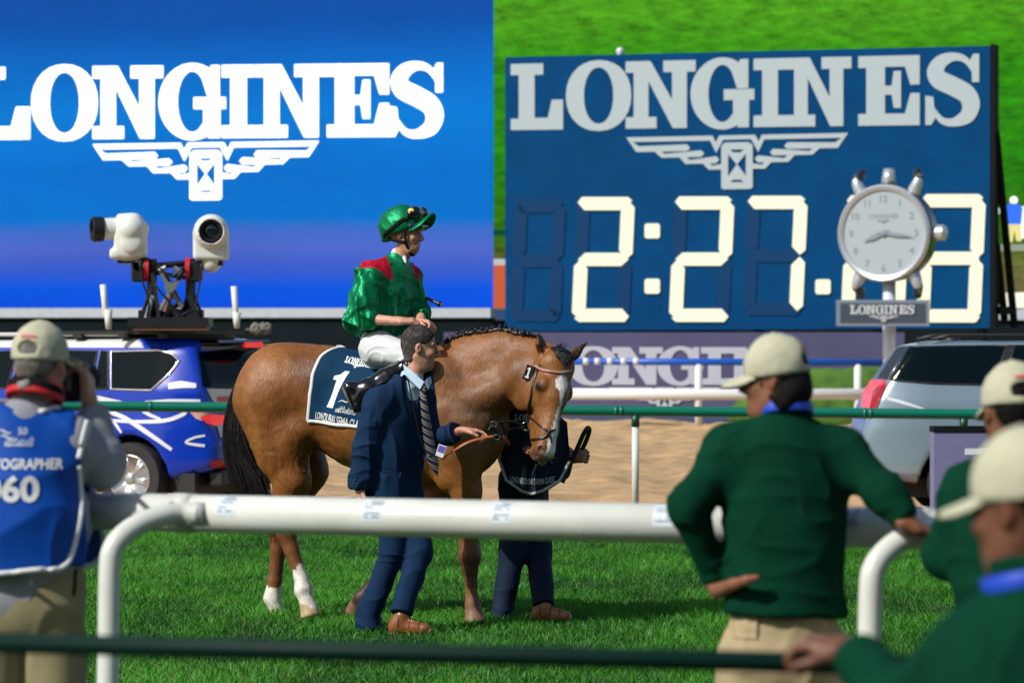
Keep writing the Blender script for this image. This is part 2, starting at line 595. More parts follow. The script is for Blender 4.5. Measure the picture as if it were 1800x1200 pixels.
class Plane:
    """an upright board; photograph pixels are carried on to it along the line of sight when it is laid out"""
    def __init__(s, p, n):
        s.p = np.asarray(p, float); s.n = nrm(n)
        s.u = nrm(np.cross(np.array([0, 0, 1.0]), s.n)); s.u = s.u if s.u[0] > 0 else -s.u
        s.v = np.array([0, 0, 1.0])
    def at(s, px, py, off=0.0):
        e = np.array([0, 0, CZ]); d = W(px, py, 1.0) - e
        t = np.dot(s.p - e, s.n) / np.dot(d, s.n)
        return e + d * t + s.n * off
    def polys(s, polys, acc=None, off=.01, step=.002, m=0):
        acc = acc or Acc()
        for i, (o, hs) in enumerate(polys):
            flat, tri = tess([o] + hs)
            vs = [s.at(x, y, off + i * step) for x, y in flat]
            acc.add(vs, [], m)
            b = acc.n - len(vs)
            for t in tri:
                a0, b0, c0 = vs[t[0]], vs[t[1]], vs[t[2]]
                t = t if np.dot(np.cross(b0 - a0, c0 - a0), s.n) > 0 else t[::-1]
                acc.f.append(tuple(j + b for j in t)); acc.m.append(m)
        return acc

def word_polys(word, boxes, top, base):
    """slab letters fitted to pixel boxes; top/base are rows at the left and right end"""
    out = []
    x0, x1 = boxes[0][0], boxes[-1][1]
    for ch, (a, b) in zip(word, boxes):
        wd, parts = GLYPH[ch]
        def mp(p):
            x = a + p[0] / wd * (b - a); t = (x - x0) / (x1 - x0)
            yt = top[0] + (top[1] - top[0]) * t; yb = base[0] + (base[1] - base[0]) * t
            return (x, yb + (yt - yb) * p[1])
        for (o, hs) in parts:
            out.append(([mp(p) for p in o], [[mp(p) for p in h] for h in hs]))
    return out

def print_on(bvh, name, V2, Fc, place, direc, mat, parent, off=.003, reach=.4):
    """lay 2D lettering on a curved surface: place(x, y) gives a point in front, direc the way to press it on"""
    vs = []
    d = Vector(nrm(direc))
    for x, y in V2:
        p = Vector(place(x, y))
        hit, n, _i, _l = bvh.ray_cast(p - d * reach, d)
        if hit is None:
            hit, n, _i, _l = bvh.find_nearest(p)
        vs.append(np.array(hit - d * off))
    fs = []
    for f in Fc:
        a, b, c = vs[f[0]], vs[f[1]], vs[f[2]]
        fs.append(f if np.dot(np.cross(b - a, c - a), np.array(d)) < 0 else f[::-1])
    return mesh_obj(name, np.array(vs), fs, mat, parent, False)
# ================================================================== SETTING
# ---- ground sheets
def sheet(name, x0, x1, y0, y1, z, nx, ny, mat, kind='structure', zf=None):
    xs = np.linspace(x0, x1, nx + 1); ys = np.linspace(y0, y1, ny + 1)
    gx, gy = np.meshgrid(xs, ys, indexing='ij')
    V = np.stack([gx.ravel(), gy.ravel(), np.full(gx.size, z)], 1)
    if zf is not None: V[:, 2] += zf(V)
    i = np.arange(nx)[:, None] * (ny + 1) + np.arange(ny)[None, :]
    Q = np.stack([i.ravel(), (i + ny + 1).ravel(), (i + ny + 2).ravel(), (i + 1).ravel()], 1)
    o = mesh_obj(name, V, Q, mat, None, True)
    o['kind'] = kind
    return o

m_soil = M('turf_soil', (.016, .05, .007), .95, var=.4, vscale=3)
m_sand = M('track_sand', (.46, .30, .145), .95, var=.34, vscale=2.6, bump=.9, bscale=9)
m_infield = M('infield_grass', (.075, .22, .012), .9, var=.35, vscale=.6, bump=.7, bscale=9)
m_far = M('far_ground', (.10, .20, .03), .95, var=.3, vscale=.05)

sheet('ground', -900, 900, -900, 1800, -.40, 4, 4, m_far)
sheet('turf', -30, 30, -14, 38.25, 0, 8, 8, m_soil)
def sand_z(V):
    x, y = V[:, 0], V[:, 1]
    p = np.stack([x, y, 0 * x], 1)
    z = .085 * vnoise(p * [.9, .45, 1], 4) + .05 * vnoise(p * [2.4, 1.3, 1], 5) + .02 * vnoise(p * [6, 4, 1], 6)
    z += .03 * np.sin(y * 2.1 + 1.5 * vnoise(p * .4, 8)) * np.clip(vnoise(p * .3, 9) + .4, 0, 1)
    return z
sheet('sand_track', -17, 17, 38.2, 88, -.15, 230, 330, m_sand, zf=sand_z)
sheet('infield_lawn', -60, 60, 88.4, 190, -.1, 6, 6, m_infield)

# ---- grass blades: nobody could count them
def grow_grass():
    n = 330000
    y = np.sqrt(rng.uniform(19.0 ** 2, 38.1 ** 2, n))
    x = rng.uniform(-.150, .150, n) * y
    p = np.stack([x, y, 0 * x], 1)
    clump = vnoise(p * [3.2, 1.6, 1], 31)
    patch = vnoise(p * [.9, .5, 1], 32)
    fine = vnoise(p * [11, 7, 1], 33)
    h = (.056 + .024 * clump + .012 * patch) * rng.uniform(.55, 1.45, n)
    ang = rng.uniform(0, 2 * math.pi, n)
    lean = rng.uniform(.15, 1.0, n) * h
    wdt = rng.uniform(.0032, .0075, n)
    dx, dy = np.cos(ang), np.sin(ang)
    sx, sy = rng.uniform(.5, 1, n), rng.uniform(-.6, .6, n)
    sl = np.sqrt(sx * sx + sy * sy); sx /= sl; sy /= sl
    V = np.zeros((n, 5, 3), np.float32)
    z0 = -.004
    for k, (t, wf) in enumerate(((0, 1), (0, -1), (.55, .8), (.55, -.8), (1, 0))):
        V[:, k, 0] = x + sx * wdt * wf * .5 + dx * lean * t * t
        V[:, k, 1] = y + sy * wdt * wf * .5 + dy * lean * t * t
        V[:, k, 2] = z0 + h * (t - .18 * t * t)
    base = np.arange(n, dtype=np.int64)[:, None] * 5
    T = np.concatenate([base + [0, 1, 3], base + [0, 3, 2], base + [2, 3, 4]], 1).reshape(-1, 3)
    g = .5 + .5 * np.clip(.75 * clump + .6 * patch + .45 * fine + rng.normal(0, .30, n), -1, 1)
    c0 = np.array([.011, .092, .006]); c1 = np.array([.082, .35, .024])
    C = c0 + (c1 - c0) * g[:, None]
    worn = np.clip(vnoise(p * [.75, .45, 1], 35) * 1.5 - .55, 0, 1)
    dry_or_lit = rng.random(n) < .035 + .16 * worn
    C[dry_or_lit] = np.where(rng.random(dry_or_lit.sum())[:, None] < .5, [.22, .26, .08], [.19, .42, .10])  # half are straw-dry blades, half pale green painting in the turf's highlights
    C = np.repeat(C, 5, 0)
    m = bpy.data.materials.new('grass_blade'); m.use_nodes = True
    t = m.node_tree; b = t.nodes['Principled BSDF']; out = t.nodes['Material Output']
    a = t.nodes.new('ShaderNodeAttribute'); a.attribute_name = 'Col'
    t.links.new(a.outputs['Color'], b.inputs['Base Color'])
    b.inputs['Roughness'].default_value = .5; b.inputs['Specular IOR Level'].default_value = .3
    tr = t.nodes.new('ShaderNodeBsdfTranslucent'); t.links.new(a.outputs['Color'], tr.inputs['Color'])
    mx = t.nodes.new('ShaderNodeMixShader'); mx.inputs[0].default_value = .3
    t.links.new(b.outputs[0], mx.inputs[1]); t.links.new(tr.outputs[0], mx.inputs[2])
    t.links.new(mx.outputs[0], out.inputs['Surface'])
    me = bpy.data.meshes.new('grass')
    me.vertices.add(n * 5); me.vertices.foreach_set('co', V.ravel())
    me.loops.add(len(T) * 3); me.loops.foreach_set('vertex_index', T.astype(np.int32).ravel())
    me.polygons.add(len(T))
    me.polygons.foreach_set('loop_start', np.arange(0, len(T) * 3, 3, dtype=np.int32))
    me.polygons.foreach_set('loop_total', np.full(len(T), 3, np.int32))
    me.update(calc_edges=True)
    me.materials.append(m)
    ca = me.color_attributes.new('Col', 'FLOAT_COLOR', 'POINT')
    c4 = np.ones((n * 5, 4), np.float32); c4[:, :3] = C
    ca.data.foreach_set('color', c4.ravel())
    o = bpy.data.objects.new('grass', me); COL.objects.link(o)
    o['kind'] = 'stuff'
grow_grass()

# ---- grassy bank in front of the low banner
def bank():
    S = SDF((4.4, 82.6, -.5), (11, 86.4, 1.6), .09)
    S.ell(W(1500, 742, 84.6), (2.75, 1.0, 1.22), k=.1)
    S.ell(W(1620, 742, 84.6), (2.9, 1.0, 1.15), k=.2)
    o, V, Q = finish(S, 'grass_bank', M('bank_grass', (.05, .135, .010), .9, var=.45, vscale=2.2, bump=.7, bscale=12), None, disp=lambda v, n, i: .05 * vnoise(v * 2.2, 3) + .03 * vnoise(v * 6, 4))
    o['kind'] = 'structure'
bank()

# ================================================================== SCREENS AND BOARDS
def screen_mat(name, stops, nscale, namt, strength=1.0, noisy=None, axis='Z', z0=0.0, z1=1.0):
    """a lit screen: colour ramp by height on the panel, as the video shows"""
    m = bpy.data.materials.new(name); m.use_nodes = True
    t = m.node_tree; b = t.nodes['Principled BSDF']
    tc = t.nodes.new('ShaderNodeTexCoord'); sp = t.nodes.new('ShaderNodeSeparateXYZ')
    t.links.new(tc.outputs['Object'], sp.inputs[0])
    mr = t.nodes.new('ShaderNodeMapRange'); mr.inputs['From Min'].default_value = z0; mr.inputs['From Max'].default_value = z1
    t.links.new(sp.outputs['Z'], mr.inputs['Value'])
    n = t.nodes.new('ShaderNodeTexNoise'); n.inputs['Scale'].default_value = 1.0; n.inputs['Detail'].default_value = 5
    mp = t.nodes.new('ShaderNodeMapping'); mp.inputs['Scale'].default_value = nscale
    t.links.new(tc.outputs['Object'], mp.inputs['Vector']); t.links.new(mp.outputs[0], n.inputs['Vector'])
    ad = t.nodes.new('ShaderNodeMath'); ad.operation = 'MULTIPLY_ADD'
    t.links.new(n.outputs['Fac'], ad.inputs[0]); ad.inputs[1].default_value = namt
    sb = t.nodes.new('ShaderNodeMath'); sb.operation = 'SUBTRACT'; sb.inputs[1].default_value = namt * .5
    t.links.new(mr.outputs[0], sb.inputs[0]); t.links.new(sb.outputs[0], ad.inputs[2])
    cr = t.nodes.new('ShaderNodeValToRGB'); e = cr.color_ramp.elements
    e[0].position, e[0].color = stops[0][0], (*stops[0][1], 1)
    e[1].position, e[1].color = stops[-1][0], (*stops[-1][1], 1)
    for p, c in stops[1:-1]:
        k = e.new(p); k.color = (*c, 1)
    t.links.new(ad.outputs[0], cr.inputs[0])
    src = cr.outputs[0]
    if noisy:
        n2 = t.nodes.new('ShaderNodeTexNoise'); n2.inputs['Scale'].default_value = 1; n2.inputs['Detail'].default_value = 8; n2.inputs['Roughness'].default_value = .7
        mp2 = t.nodes.new('ShaderNodeMapping'); mp2.inputs['Scale'].default_value = noisy[0]
        t.links.new(tc.outputs['Object'], mp2.inputs['Vector']); t.links.new(mp2.outputs[0], n2.inputs['Vector'])
        r = t.nodes.new('ShaderNodeMapRange'); r.inputs['From Min'].default_value = .3; r.inputs['From Max'].default_value = .7
        r.inputs['To Min'].default_value = 1 - noisy[1]; r.inputs['To Max'].default_value = 1 + noisy[1]
        t.links.new(n2.outputs['Fac'], r.inputs['Value'])
        mx = t.nodes.new('ShaderNodeMix'); mx.data_type = 'RGBA'; mx.blend_type = 'MULTIPLY'; mx.inputs['Factor'].default_value = 1
        t.links.new(src, mx.inputs['A']); t.links.new(r.outputs[0], mx.inputs['B']); src = mx.outputs['Result']
    b.inputs['Base Color'].default_value = (.004, .004, .005, 1); b.inputs['Roughness'].default_value = .5
    b.inputs['Specular IOR Level'].default_value = .02
    t.links.new(src, b.inputs['Emission Color']); b.inputs['Emission Strength'].default_value = strength
    return m

def slab(acc, pl, x0, x1, y0, y1, front, back, m=0):
    """a box on a plane from pixel corners; front/back offsets along its normal"""
    c = [pl.at(x, y, o) for o in (back, front) for x, y in ((x0, y1), (x1, y1), (x1, y0), (x0, y0))]
    acc.add(c, [(3, 2, 1, 0), (4, 5, 6, 7), (0, 1, 5, 4), (1, 2, 6, 5), (2, 3, 7, 6), (3, 0, 4, 7)], m)
    return acc

m_white_e = M('screen_white', (.93, .94, 1.0), .5, emit=1.0)
m_black = M('matt_black', (.006, .007, .009), .8, spec=.15)
m_darkbase = M('screen_base', (.006, .011, .016), .8, var=.2, vscale=1, spec=.1)
m_lightgrey = M('pale_grey_trim', (.50, .51, .60), .6, var=.08)

def left_screen():
    pl = Plane(W(430, 400, 108), (-.17, -1, 0))
    root = empty('video_screen', pl.at(380, 600) * [1, 1, 0], 'wide lit blue video screen showing white LONGINES lettering and a winged hourglass', 'screen', 'video screens behind the track')
    z0 = pl.at(400, 541)[2]; z1 = pl.at(400, -130)[2]
    def st(y): return (541 - y) / 671
    stops = [(0.0, lin(0, 80, 226)), (st(505), lin(0, 86, 224)), (st(470), lin(58, 92, 202)), (st(440), lin(78, 104, 202)), (st(405), lin(62, 108, 204)), (st(385), lin(0, 116, 208)),
             (st(300), lin(0, 112, 206)), (st(200), lin(0, 122, 212)), (st(110), lin(2, 106, 198)), (st(40), lin(6, 82, 172)), (1.0, lin(8, 66, 156))]
    mat = screen_mat('screen_blue_video', stops, (.10, .10, .35), .05, 1.0, ((.12, .12, .3), .10), z0=z0, z1=z1)
    a = slab(Acc(), pl, -160, 862, -130, 541, 0, -.5)
    a.build('display_panel', mat, root)
    boxes = [(-62, 53), (55, 172), (163, 287), (279, 402), (390, 449), (450, 576), (575, 684), (684, 781)]
    word = word_polys('LONGINES', boxes, (119, 111), (246, 240))
    pl.polys(word, off=.006, step=.0015).build('lettering', m_white_e, root)
    # the right of the S overshoots like the O
    c = pl; wg = [([(362 + x * 199, 250 - 3 * x + -y * 199 * .985) for x, y in o], [[(362 + x * 199, 250 - 3 * x - y * 199 * .985) for x, y in h] for h in hs]) for o, hs in wing_polys()]
    pl.polys(wg, off=.006, step=.0015).build('winged_emblem', m_white_e, root)
    slab(Acc(), pl, -160, 863, 541.6, 558, .1, -.5).build('lower_trim', m_lightgrey, root)
    slab(Acc(), pl, -160, 864, 558.4, 720, -.02, -.6).build('base_skirt', m_darkbase, root)
left_screen()

def right_screen():
    pl = Plane(W(1330, 300, 112), (-.17, -1, 0))
    root = empty('video_screen', pl.at(1400, 600) * [1, 1, 0], 'lit video screen showing bright green turf behind the timing board', 'screen', 'video screens behind the track')
    z0 = pl.at(1330, 543)[2]; z1 = pl.at(1330, -130)[2]
    def st(y): return (543 - y) / 673
    stops = [(0, lin(120, 104, 84)), (st(500), lin(118, 108, 70)), (st(448), lin(96, 112, 40)), (st(425), lin(62, 112, 18)), (st(300), lin(40, 138, 8)), (st(120), lin(52, 150, 8)), (st(20), lin(84, 168, 24)), (1, lin(70, 150, 20))]
    mat = screen_mat('screen_turf_video', stops, (.25, .25, .8), .10, .85, ((1.6, 1.6, 4.5), .52), z0=z0, z1=z1)
    slab(Acc(), pl, 863.5, 2050, -130, 543, 0, -.5).build('display_panel', mat, root)
    # what the video shows low down: an orange board, a rail, a figure in a blue bib
    def flat(name, polys, col, off, e=.9):
        pl.polys([(p, []) for p in polys], off=off).build(name, M(name + '_lit', col, .5, emit=e), root)
    flat('orange_board_image', [[(864, 466), (1000, 466), (1000, 541), (864, 541)]], lin(205, 92, 48), .01)
    flat('pale_strip_image', [[(864, 455), (1000, 455), (1000, 466), (864, 466)]], lin(196, 190, 178), .014)
    flat('pale_board_image', [[(1740, 515), (2050, 508), (2050, 541), (1740, 541)]], lin(196, 190, 178), .014)
    flat('green_rail_image', [[(864, 404), (1000, 404), (1000, 414), (864, 414)]], lin(8, 70, 40), .01)
    flat('bib_image', [[(1768, 362), (1776, 357), (1790, 358), (1798, 366), (1795, 394), (1772, 394)]], lin(30, 84, 200), .022)
    flat('white_head_image', [ell_pts(1782, 352, 7, 7, n=14)], lin(215, 225, 225), .018)
    flat('white_arm_image', [[(1793, 365), (1800, 362), (1806, 415), (1796, 420)]], lin(215, 225, 225), .018)
    flat('white_mark_image', [[(1740, 365), (1757, 366), (1757, 376), (1740, 375)]], lin(215, 225, 225), .018)
    flat('trousers_image', [[(1771, 394), (1795, 394), (1796, 424), (1786, 424), (1783, 405), (1780, 426), (1770, 424)]], lin(180, 170, 110), .020)
    flat('red_cone_image', [[(1745, 384), (1754, 384), (1754, 400), (1743, 398)]], lin(160, 40, 40), .018)
    flat('grey_path_image', [[(1740, 430), (2050, 424), (2050, 436), (1740, 442)]], lin(110, 116, 104), .010)
    slab(Acc(), pl, 864, 2050, 543.6, 562, .1, -.5).build('lower_trim', m_lightgrey, root)
    slab(Acc(), pl, 865, 2050, 562.4, 720, -.02, -.6).build('base_skirt', m_darkbase, root)
right_screen()

# ---- timing board
m_board = M('board_blue', (.001, .054, .172), .6, var=.12, vscale=1.2, bump=.05, bscale=3, spec=.05)
m_board_in = M('board_recess', (.008, .060, .175), .5)
m_seg_off = M('segment_off', (.0012, .040, .132), .6, spec=.15)
m_seg_on = M('segment_lit', (1.0, .99, .70), .8, emit=.98, spec=.05)
m_seg_on.node_tree.nodes['Principled BSDF'].inputs['Base Color'].default_value = (.12, .12, .10, 1)
m_letter = M('board_lettering', (.40, .485, .525), .5)

def timing_board():
    pl = Plane(W(888, 500, 88.5), (0, 0, 1))
    a = W(888, 500, 88.5); b = W(1740, 500, 85.4)
    d = nrm((b - a) * [1, 1, 0]); pl.n = np.array([d[1], -d[0], 0]); pl.u = d
    root = empty('timing_board', pl.at(1310, 560) * [1, 1, 0], 'big dark blue race timing board with white LONGINES lettering and lit digits', 'timing board')
    def line(x, a, b): return a + (b - a) * (x - 888) / 852
    # face made of panels so the joints show
    acc = Acc()
    corners = [(888, 101), (1740, 81), (1740, 576), (888, 582)]
    f = [pl.at(*c) for c in corners]; bk = [pl.at(*c, -.35) for c in corners]
    acc.add(f + bk, [(0, 3, 2, 1), (4, 5, 6, 7), (0, 1, 5, 4), (1, 2, 6, 5), (2, 3, 7, 6), (3, 0, 4, 7)])
    acc.build('panel', m_board, root)
    boxes = [(898, 990), (995, 1110), (1100, 1223), (1214, 1331), (1325, 1383), (1383, 1497), (1509, 1617), (1627, 1724)]
    pl.polys(word_polys('LONGINES', boxes, (113, 95), (229, 219)), off=.012, step=.002).build('lettering', m_letter, root)
    wg = [([(1296 + x * 195, 237 - 4 * x - y * 184) for x, y in o], [[(1296 + x * 195, 237 - 4 * x - y * 184) for x, y in h] for h in hs]) for o, hs in wing_polys()]
    pl.polys(wg, off=.012, step=.002).build('winged_emblem', m_letter, root)
    # joint lines of the digit field
    j = Acc()
    for (x0, x1, y0, y1) in ((888, 1740, 340, 341.6), (888, 1740, 569, 570.4)):
        j.add([pl.at(x0, line(x0, y0 + 5, y0 - 4), .004), pl.at(x0, line(x0, y1 + 5, y1 - 4), .004), pl.at(x1, line(x1, y1 + 5, y1 - 4), .004), pl.at(x1, line(x1, y0 + 5, y0 - 4), .004)], [(0, 1, 2, 3)])
    j.build('panel_joint', m_seg_off, root)
    # seven-segment figures, each segment a bar
    def seg(name, pts, on):
        flat = pts
        q = Acc(); n = len(flat)
        fr = [pl.at(x, y, .05 if on else .022) for x, y in flat]; ba = [pl.at(x, y, -.02) for x, y in flat]
        area = sum(flat[i][0] * flat[(i + 1) % n][1] - flat[(i + 1) % n][0] * flat[i][1] for i in range(n))
        order = list(range(n)) if area < 0 else list(range(n))[::-1]
        q.add(fr + ba, [tuple(order)] + [(order[i], n + order[i], n + order[(i + 1) % n], order[(i + 1) % n]) for i in range(n)])
        o = q.build(name, m_seg_on if on else m_seg_off, root)
        return o
    def digit(x0, x1, y0, y1, lit, slant=10):
        t = 26; ym = (y0 + y1) / 2
        def P(x, y): return (x + slant * (y1 - y) / (y1 - y0) - slant * .5, y)
        def H(yc, kind):
            if kind == 'mid': pts = [(x0 + 8, yc), (x0 + 20, yc - 11.5), (x1 - 20, yc - 11.5), (x1 - 8, yc), (x1 - 20, yc + 11.5), (x0 + 20, yc + 11.5)]
            elif kind == 'top': pts = [(x0 + 3, yc - 2), (x0 + 10, yc - 11.5), (x1 - 14, yc - 11.5), (x1 - 6, yc - 5), (x1 - 27, yc + 11.5), (x0 + 15, yc + 11.5)]
            else: pts = [(x0 + 6, yc + 5), (x0 + 14, yc + 11.5), (x1 - 10, yc + 11.5), (x1 - 3, yc + 2), (x1 - 15, yc - 11.5), (x0 + 27, yc - 11.5)]
            return [P(*p) for p in pts]
        def Vt(xc, ya, yb, side):
            o = 11.5 if side > 0 else -11.5      # outer edge direction
            pts = [(xc + o, ya + 12), (xc + o * .2, ya + 2), (xc - o, ya + 16), (xc - o, yb - 16), (xc + o * .2, yb - 2), (xc + o, yb - 10)]
            return [P(*p) for p in pts]
        S = {'a': H(y0 + 13, 'top'), 'g': H(ym, 'mid'), 'd': H(y1 - 13, 'bot'),
             'f': Vt(x0 + 13, y0 + 8, ym, -1), 'b': Vt(x1 - 13, y0 + 8, ym, 1),
             'e': Vt(x0 + 13, ym, y1 - 8, -1), 'c': Vt(x1 - 13, ym, y1 - 8, 1)}
        for k, p in S.items():
            seg('segment', p, k in lit)
    digit(899, 992, 350, 567, '')
    digit(1009, 1113, 345, 567, 'abged')
    digit(1180, 1288, 344, 567, 'abged')
    digit(1308, 1417, 343, 556, 'abc')
    digit(1482, 1596, 342, 568, 'abcdef')
    digit(1614, 1730, 340, 568, 'abgedc')
    def sq(x, y, r=13): seg('dot', [(x - r, y - r + 3), (x - r + 3, y - r), (x + r - 3, y - r), (x + r, y - r + 3), (x + r, y + r - 3), (x + r - 3, y + r), (x - r + 3, y + r), (x - r, y + r - 3)], True)
    sq(1147, 406); sq(1147, 503); sq(1447, 504)
    # black edge and raking braces behind
    slab(Acc(), pl, 1740.6, 1749, 78, 580, .02, -.55).build('edge_post', m_black, root)
    for (p0, p1) in (((1747, 230), (1790, 575)), ((1749, 545), (1788, 545)), ((1748, 430), (1772, 560))):
        A = pl.at(*p0, -.3); B = pl.at(*p1, -.3) + np.array([0, 1.0, 0])
        Acc().tube([A, B], .09, 8).build('brace', m_black, root)
    for x in (905, 1120, 1330, 1540, 1725):
        A = pl.at(x, 579, -.18); B = A.copy(); B[2] = -.3
        Acc().tube([A, B], .11, 8).build('leg', m_black, root)
    cap = pl.at(1088, 92, -.1)
    A = Acc().lathe(cap - np.array([0, 0, .12]), (0, 0, 1), [(0, .07), (.10, .07), (.16, .1), (.22, .06), (.24, .01)], 12)
    A.build('beacon', M('beacon_white', (.6, .65, .7), .3), root, True)
timing_board()

# ---- low banner
def low_banner():
    pl = Plane(W(1100, 640, 86.0), (0, -1, 0))
    m = M('banner_cloth', (.085, .085, .185), .75, var=.10, vscale=.8)
    root = empty('banner', pl.at(1200, 745) * [1, 1, 0], 'long low grey purple banner with pale LONGINES lettering behind the blue rail', 'banner')
    a = slab(Acc(), pl, 780, 1590, 584, 744, 0, -.05); a.build('cloth', m, root)
    boxes = [(928, 1000), (1000, 1086), (1076, 1165), (1155, 1240), (1232, 1280), (1280, 1368), (1370, 1450), (1452, 1530)]
    ml = M('banner_print', (.52, .55, .66), .7)
    pl.polys(word_polys('LONGINES', boxes[:6], (610, 610), (676, 676)), off=.012, step=.002).build('lettering', ml, root)
    wg = [([(1168 + x * 98, 680 - y * 88) for x, y in o], [[(1168 + x * 98, 680 - y * 88) for x, y in h] for h in hs]) for o, hs in wing_polys()]
    pl.polys(wg, off=.012, step=.002).build('winged_emblem', ml, root)
    slab(Acc(), pl, 780, 1590, 726, 744, .02, .004).build('lower_band', M('banner_band', (.045, .075, .17), .7), root)
low_banner()

# ---- rails
m_white_p = M('white_plastic', (.66, .685, .63), .34, var=.11, vscale=3.2, spec=.5, bump=.03, bscale=14)
m_green_p = M('green_plastic', (.004, .155, .095), .28)
m_blue_p = M('blue_plastic', (.006, .09, .50), .35)
m_white_far = M('white_rail_plastic', (.72, .73, .72), .4)

def dirt_rail():
    Y = 82.5
    root = empty('running_rail', W(1250, 745, Y) * [1, 1, 0], 'far running rail with blue top bar, white lower bar and white posts', 'rail')
    Acc().tube([W(985, 635, Y), W(1250, 636, Y), W(1600, 637, Y)], .075, 10).build('blue_bar', m_blue_p, root, True)
    Acc().tube([W(985, 692, Y), W(1250, 693, Y), W(1600, 692, Y)], .125, 12).build('white_bar', m_white_far, root, True)
    for k, x in enumerate((1030, 1050, 1072, 1096, 1118)):
        Acc().tube([W(x - 5, 635, Y - .005), W(x + 5, 635, Y - .005)], .0765, 10).build('white_band', m_white_far, root, True)
    for x in (948, 1228, 1508):
        A = W(x, 640, Y + .02); B = A.copy(); B[2] = -.2
        Acc().tube([A, B], .085, 10).build('post', m_white_far, root, True)
dirt_rail()

def turf_rail():
    Y = 38.6
    root = empty('running_rail', W(1117, 900, Y) * [1, 1, 0], 'dark green running rail on white posts at the far edge of the turf', 'rail')
    def rail_y(x): return 713 + (x - 100) * .0092
    pts = [W(x, rail_y(x), Y) for x in range(-120, 2000, 150)]
    Acc().tube(pts, .052, 14).build('top_bar', m_green_p, root, True)
    for x in (1083, 1092, 1520, 1530, 640, 265):
        Acc().tube([W(x - 3, rail_y(x), Y), W(x + 3, rail_y(x), Y)], .056, 14).build('joint_sleeve', m_green_p, root, True)
    for x in (540, 1117, 1694, -37):
        A = W(x, rail_y(x) + 6, Y)
        Acc().tube([A, A - [0, 0, .12]], .043, 10).build('bracket', M('green_dark', (.004, .06, .035), .4), root, True)
        B = A.copy(); A = A - [0, 0, .12]; B[2] = -.02
        Acc().tube([A, B], .037, 10).build('post', m_white_p, root, True)
turf_rail()

def near_white_rail():
    A = W(-60, 893, 12.35); B = W(1760, 932, 10.95)
    d = (B - A)
    def at(px):
        # parameter where the bar crosses a pixel column
        e = np.array([0, 0, CZ]); k = (px - 900) / F
        t = (k * A[1] - A[0]) / (d[0] - k * d[1]); return A + d * t
    root = empty('running_rail', at(900) * [1, 1, 0], 'near white running rail on gooseneck posts with small printed stickers', 'rail')
    Acc().tube([A, at(700), B], .0585, 28).build('top_bar', m_white_p, root, True)
    u = nrm(d)
    for px in (325, 1618):
        c = at(px)
        Acc().tube([c - u * .035, c + u * .035], .062, 28).build('joint_sleeve', m_white_p, root, True)
    back = nrm(np.cross(u, (0, 0, 1)))       # away from the crowd
    if back[1] < 0: back = -back
    for px in (300, 1622):
        j = at(px); tow = -back              # towards the camera side
        foot = j - u * .090 + tow * .26
        F0 = foot * [1, 1, 0]; rise = j[2] - .90
        p = [F0 + [0, 0, -.02], F0 + u * .008 + [0, 0, .45], F0 + u * .016 + [0, 0, .86], F0 + u * .02 + [0, 0, j[2] - .16]]
        for an in (18, 36, 54, 72, 88):
            s1, c1 = math.sin(math.radians(an)), 1 - math.cos(math.radians(an))
            p.append(F0 + u * (.02 + c1 * .15) + back * (c1 * .20) + [0, 0, j[2] - .145 + s1 * .148])
        p.append(j + u * .13 + tow * .05)
        Acc().tube(spline(p, 8), .0335, 18).build('post', m_white_p, root, True)
        q = j + u * .115 + tow * .052
        Acc().tube([q - u * .035 , q + u * .03 + back * .01], .038, 18).build('socket', m_white_p, root, True)
    # printed stickers wrapped on the bar
    ms = M('sticker_paper', (.62, .70, .76), .5); mk = M('sticker_ink', (.10, .14, .20), .6)
    for px, off in ((411, 0.25), (668, .1), (894, .15), (1178, .2), (1502, .25)):
        c = at(px); r = .0592
        up = np.array([0, 0, 1.0]); tow = -back
        def q(x, a, rr): return c + u * x + rr * (tow * math.cos(a) + up * math.sin(a))
        a = Acc()
        angs = np.linspace(-.30 + off, .95 + off, 9)
        vs = [q(x, an, r) for an in angs for x in (-.033, .033)]
        a.add(vs, [(2 * i, 2 * i + 1, 2 * i + 3, 2 * i + 2) for i in range(8)])
        st = a.build('sticker', ms, root, True)
        b = Acc(); rr = random.Random(px)
        for row, an in enumerate((.80, .62, .40, .12, -.08)):
            x = -.026
            while x < .022:
                L = rr.uniform(.004, .011)
                if rr.random() < .75 and not (row == 0 and x < -.01):
                    b.add([q(x, an + off, r + .0006), q(x + L, an + off, r + .0006), q(x + L, an + off + .10, r + .0006), q(x, an + off + .10, r + .0006)], [(0, 1, 2, 3)])
                x += L + .002
        b.build('print', mk, st)
near_white_rail()

def crowd_rail():
    A = W(-500, 1117, 7.2); B = W(2300, 1186, 6.7)
    root = empty('barrier_rail', (A + B) / 2 * [1, 1, 0], 'thin dark green crowd barrier bar across the very front', 'rail')
    m = M('barrier_green', (.0015, .018, .013), .5, spec=.12)
    Acc().tube([A, (A + B) / 2, B], .019, 14).build('bar', m, root, True)
    for t in (.08, .92):
        P = A + (B - A) * t
        Acc().tube([P, P * [1, 1, 0]], .02, 12).build('post', m, root, True)
crowd_rail()

# ---- low advertising panel by the silver car
def ad_panel():
    pl = Plane(W(1690, 850, 37.2), (.05, -1, 0))
    root = empty('advert_panel', pl.at(1700, 902) * [1, 1, 0], 'low lavender grey advertising panel with a black top edge', 'panel')
    slab(Acc(), pl, 1642, 1850, 759.5, 905, 0, -.25).build('face', M('panel_lavender', (.185, .18, .33), .6, var=.06), root)
    slab(Acc(), pl, 1641, 1851, 749, 759, .01, -.26).build('top_edge', m_black, root)
    slab(Acc(), pl, 1696, 1760, 788, 799, .006, .001).build('print', M('panel_white', (.7, .72, .8), .6), root)
ad_panel()

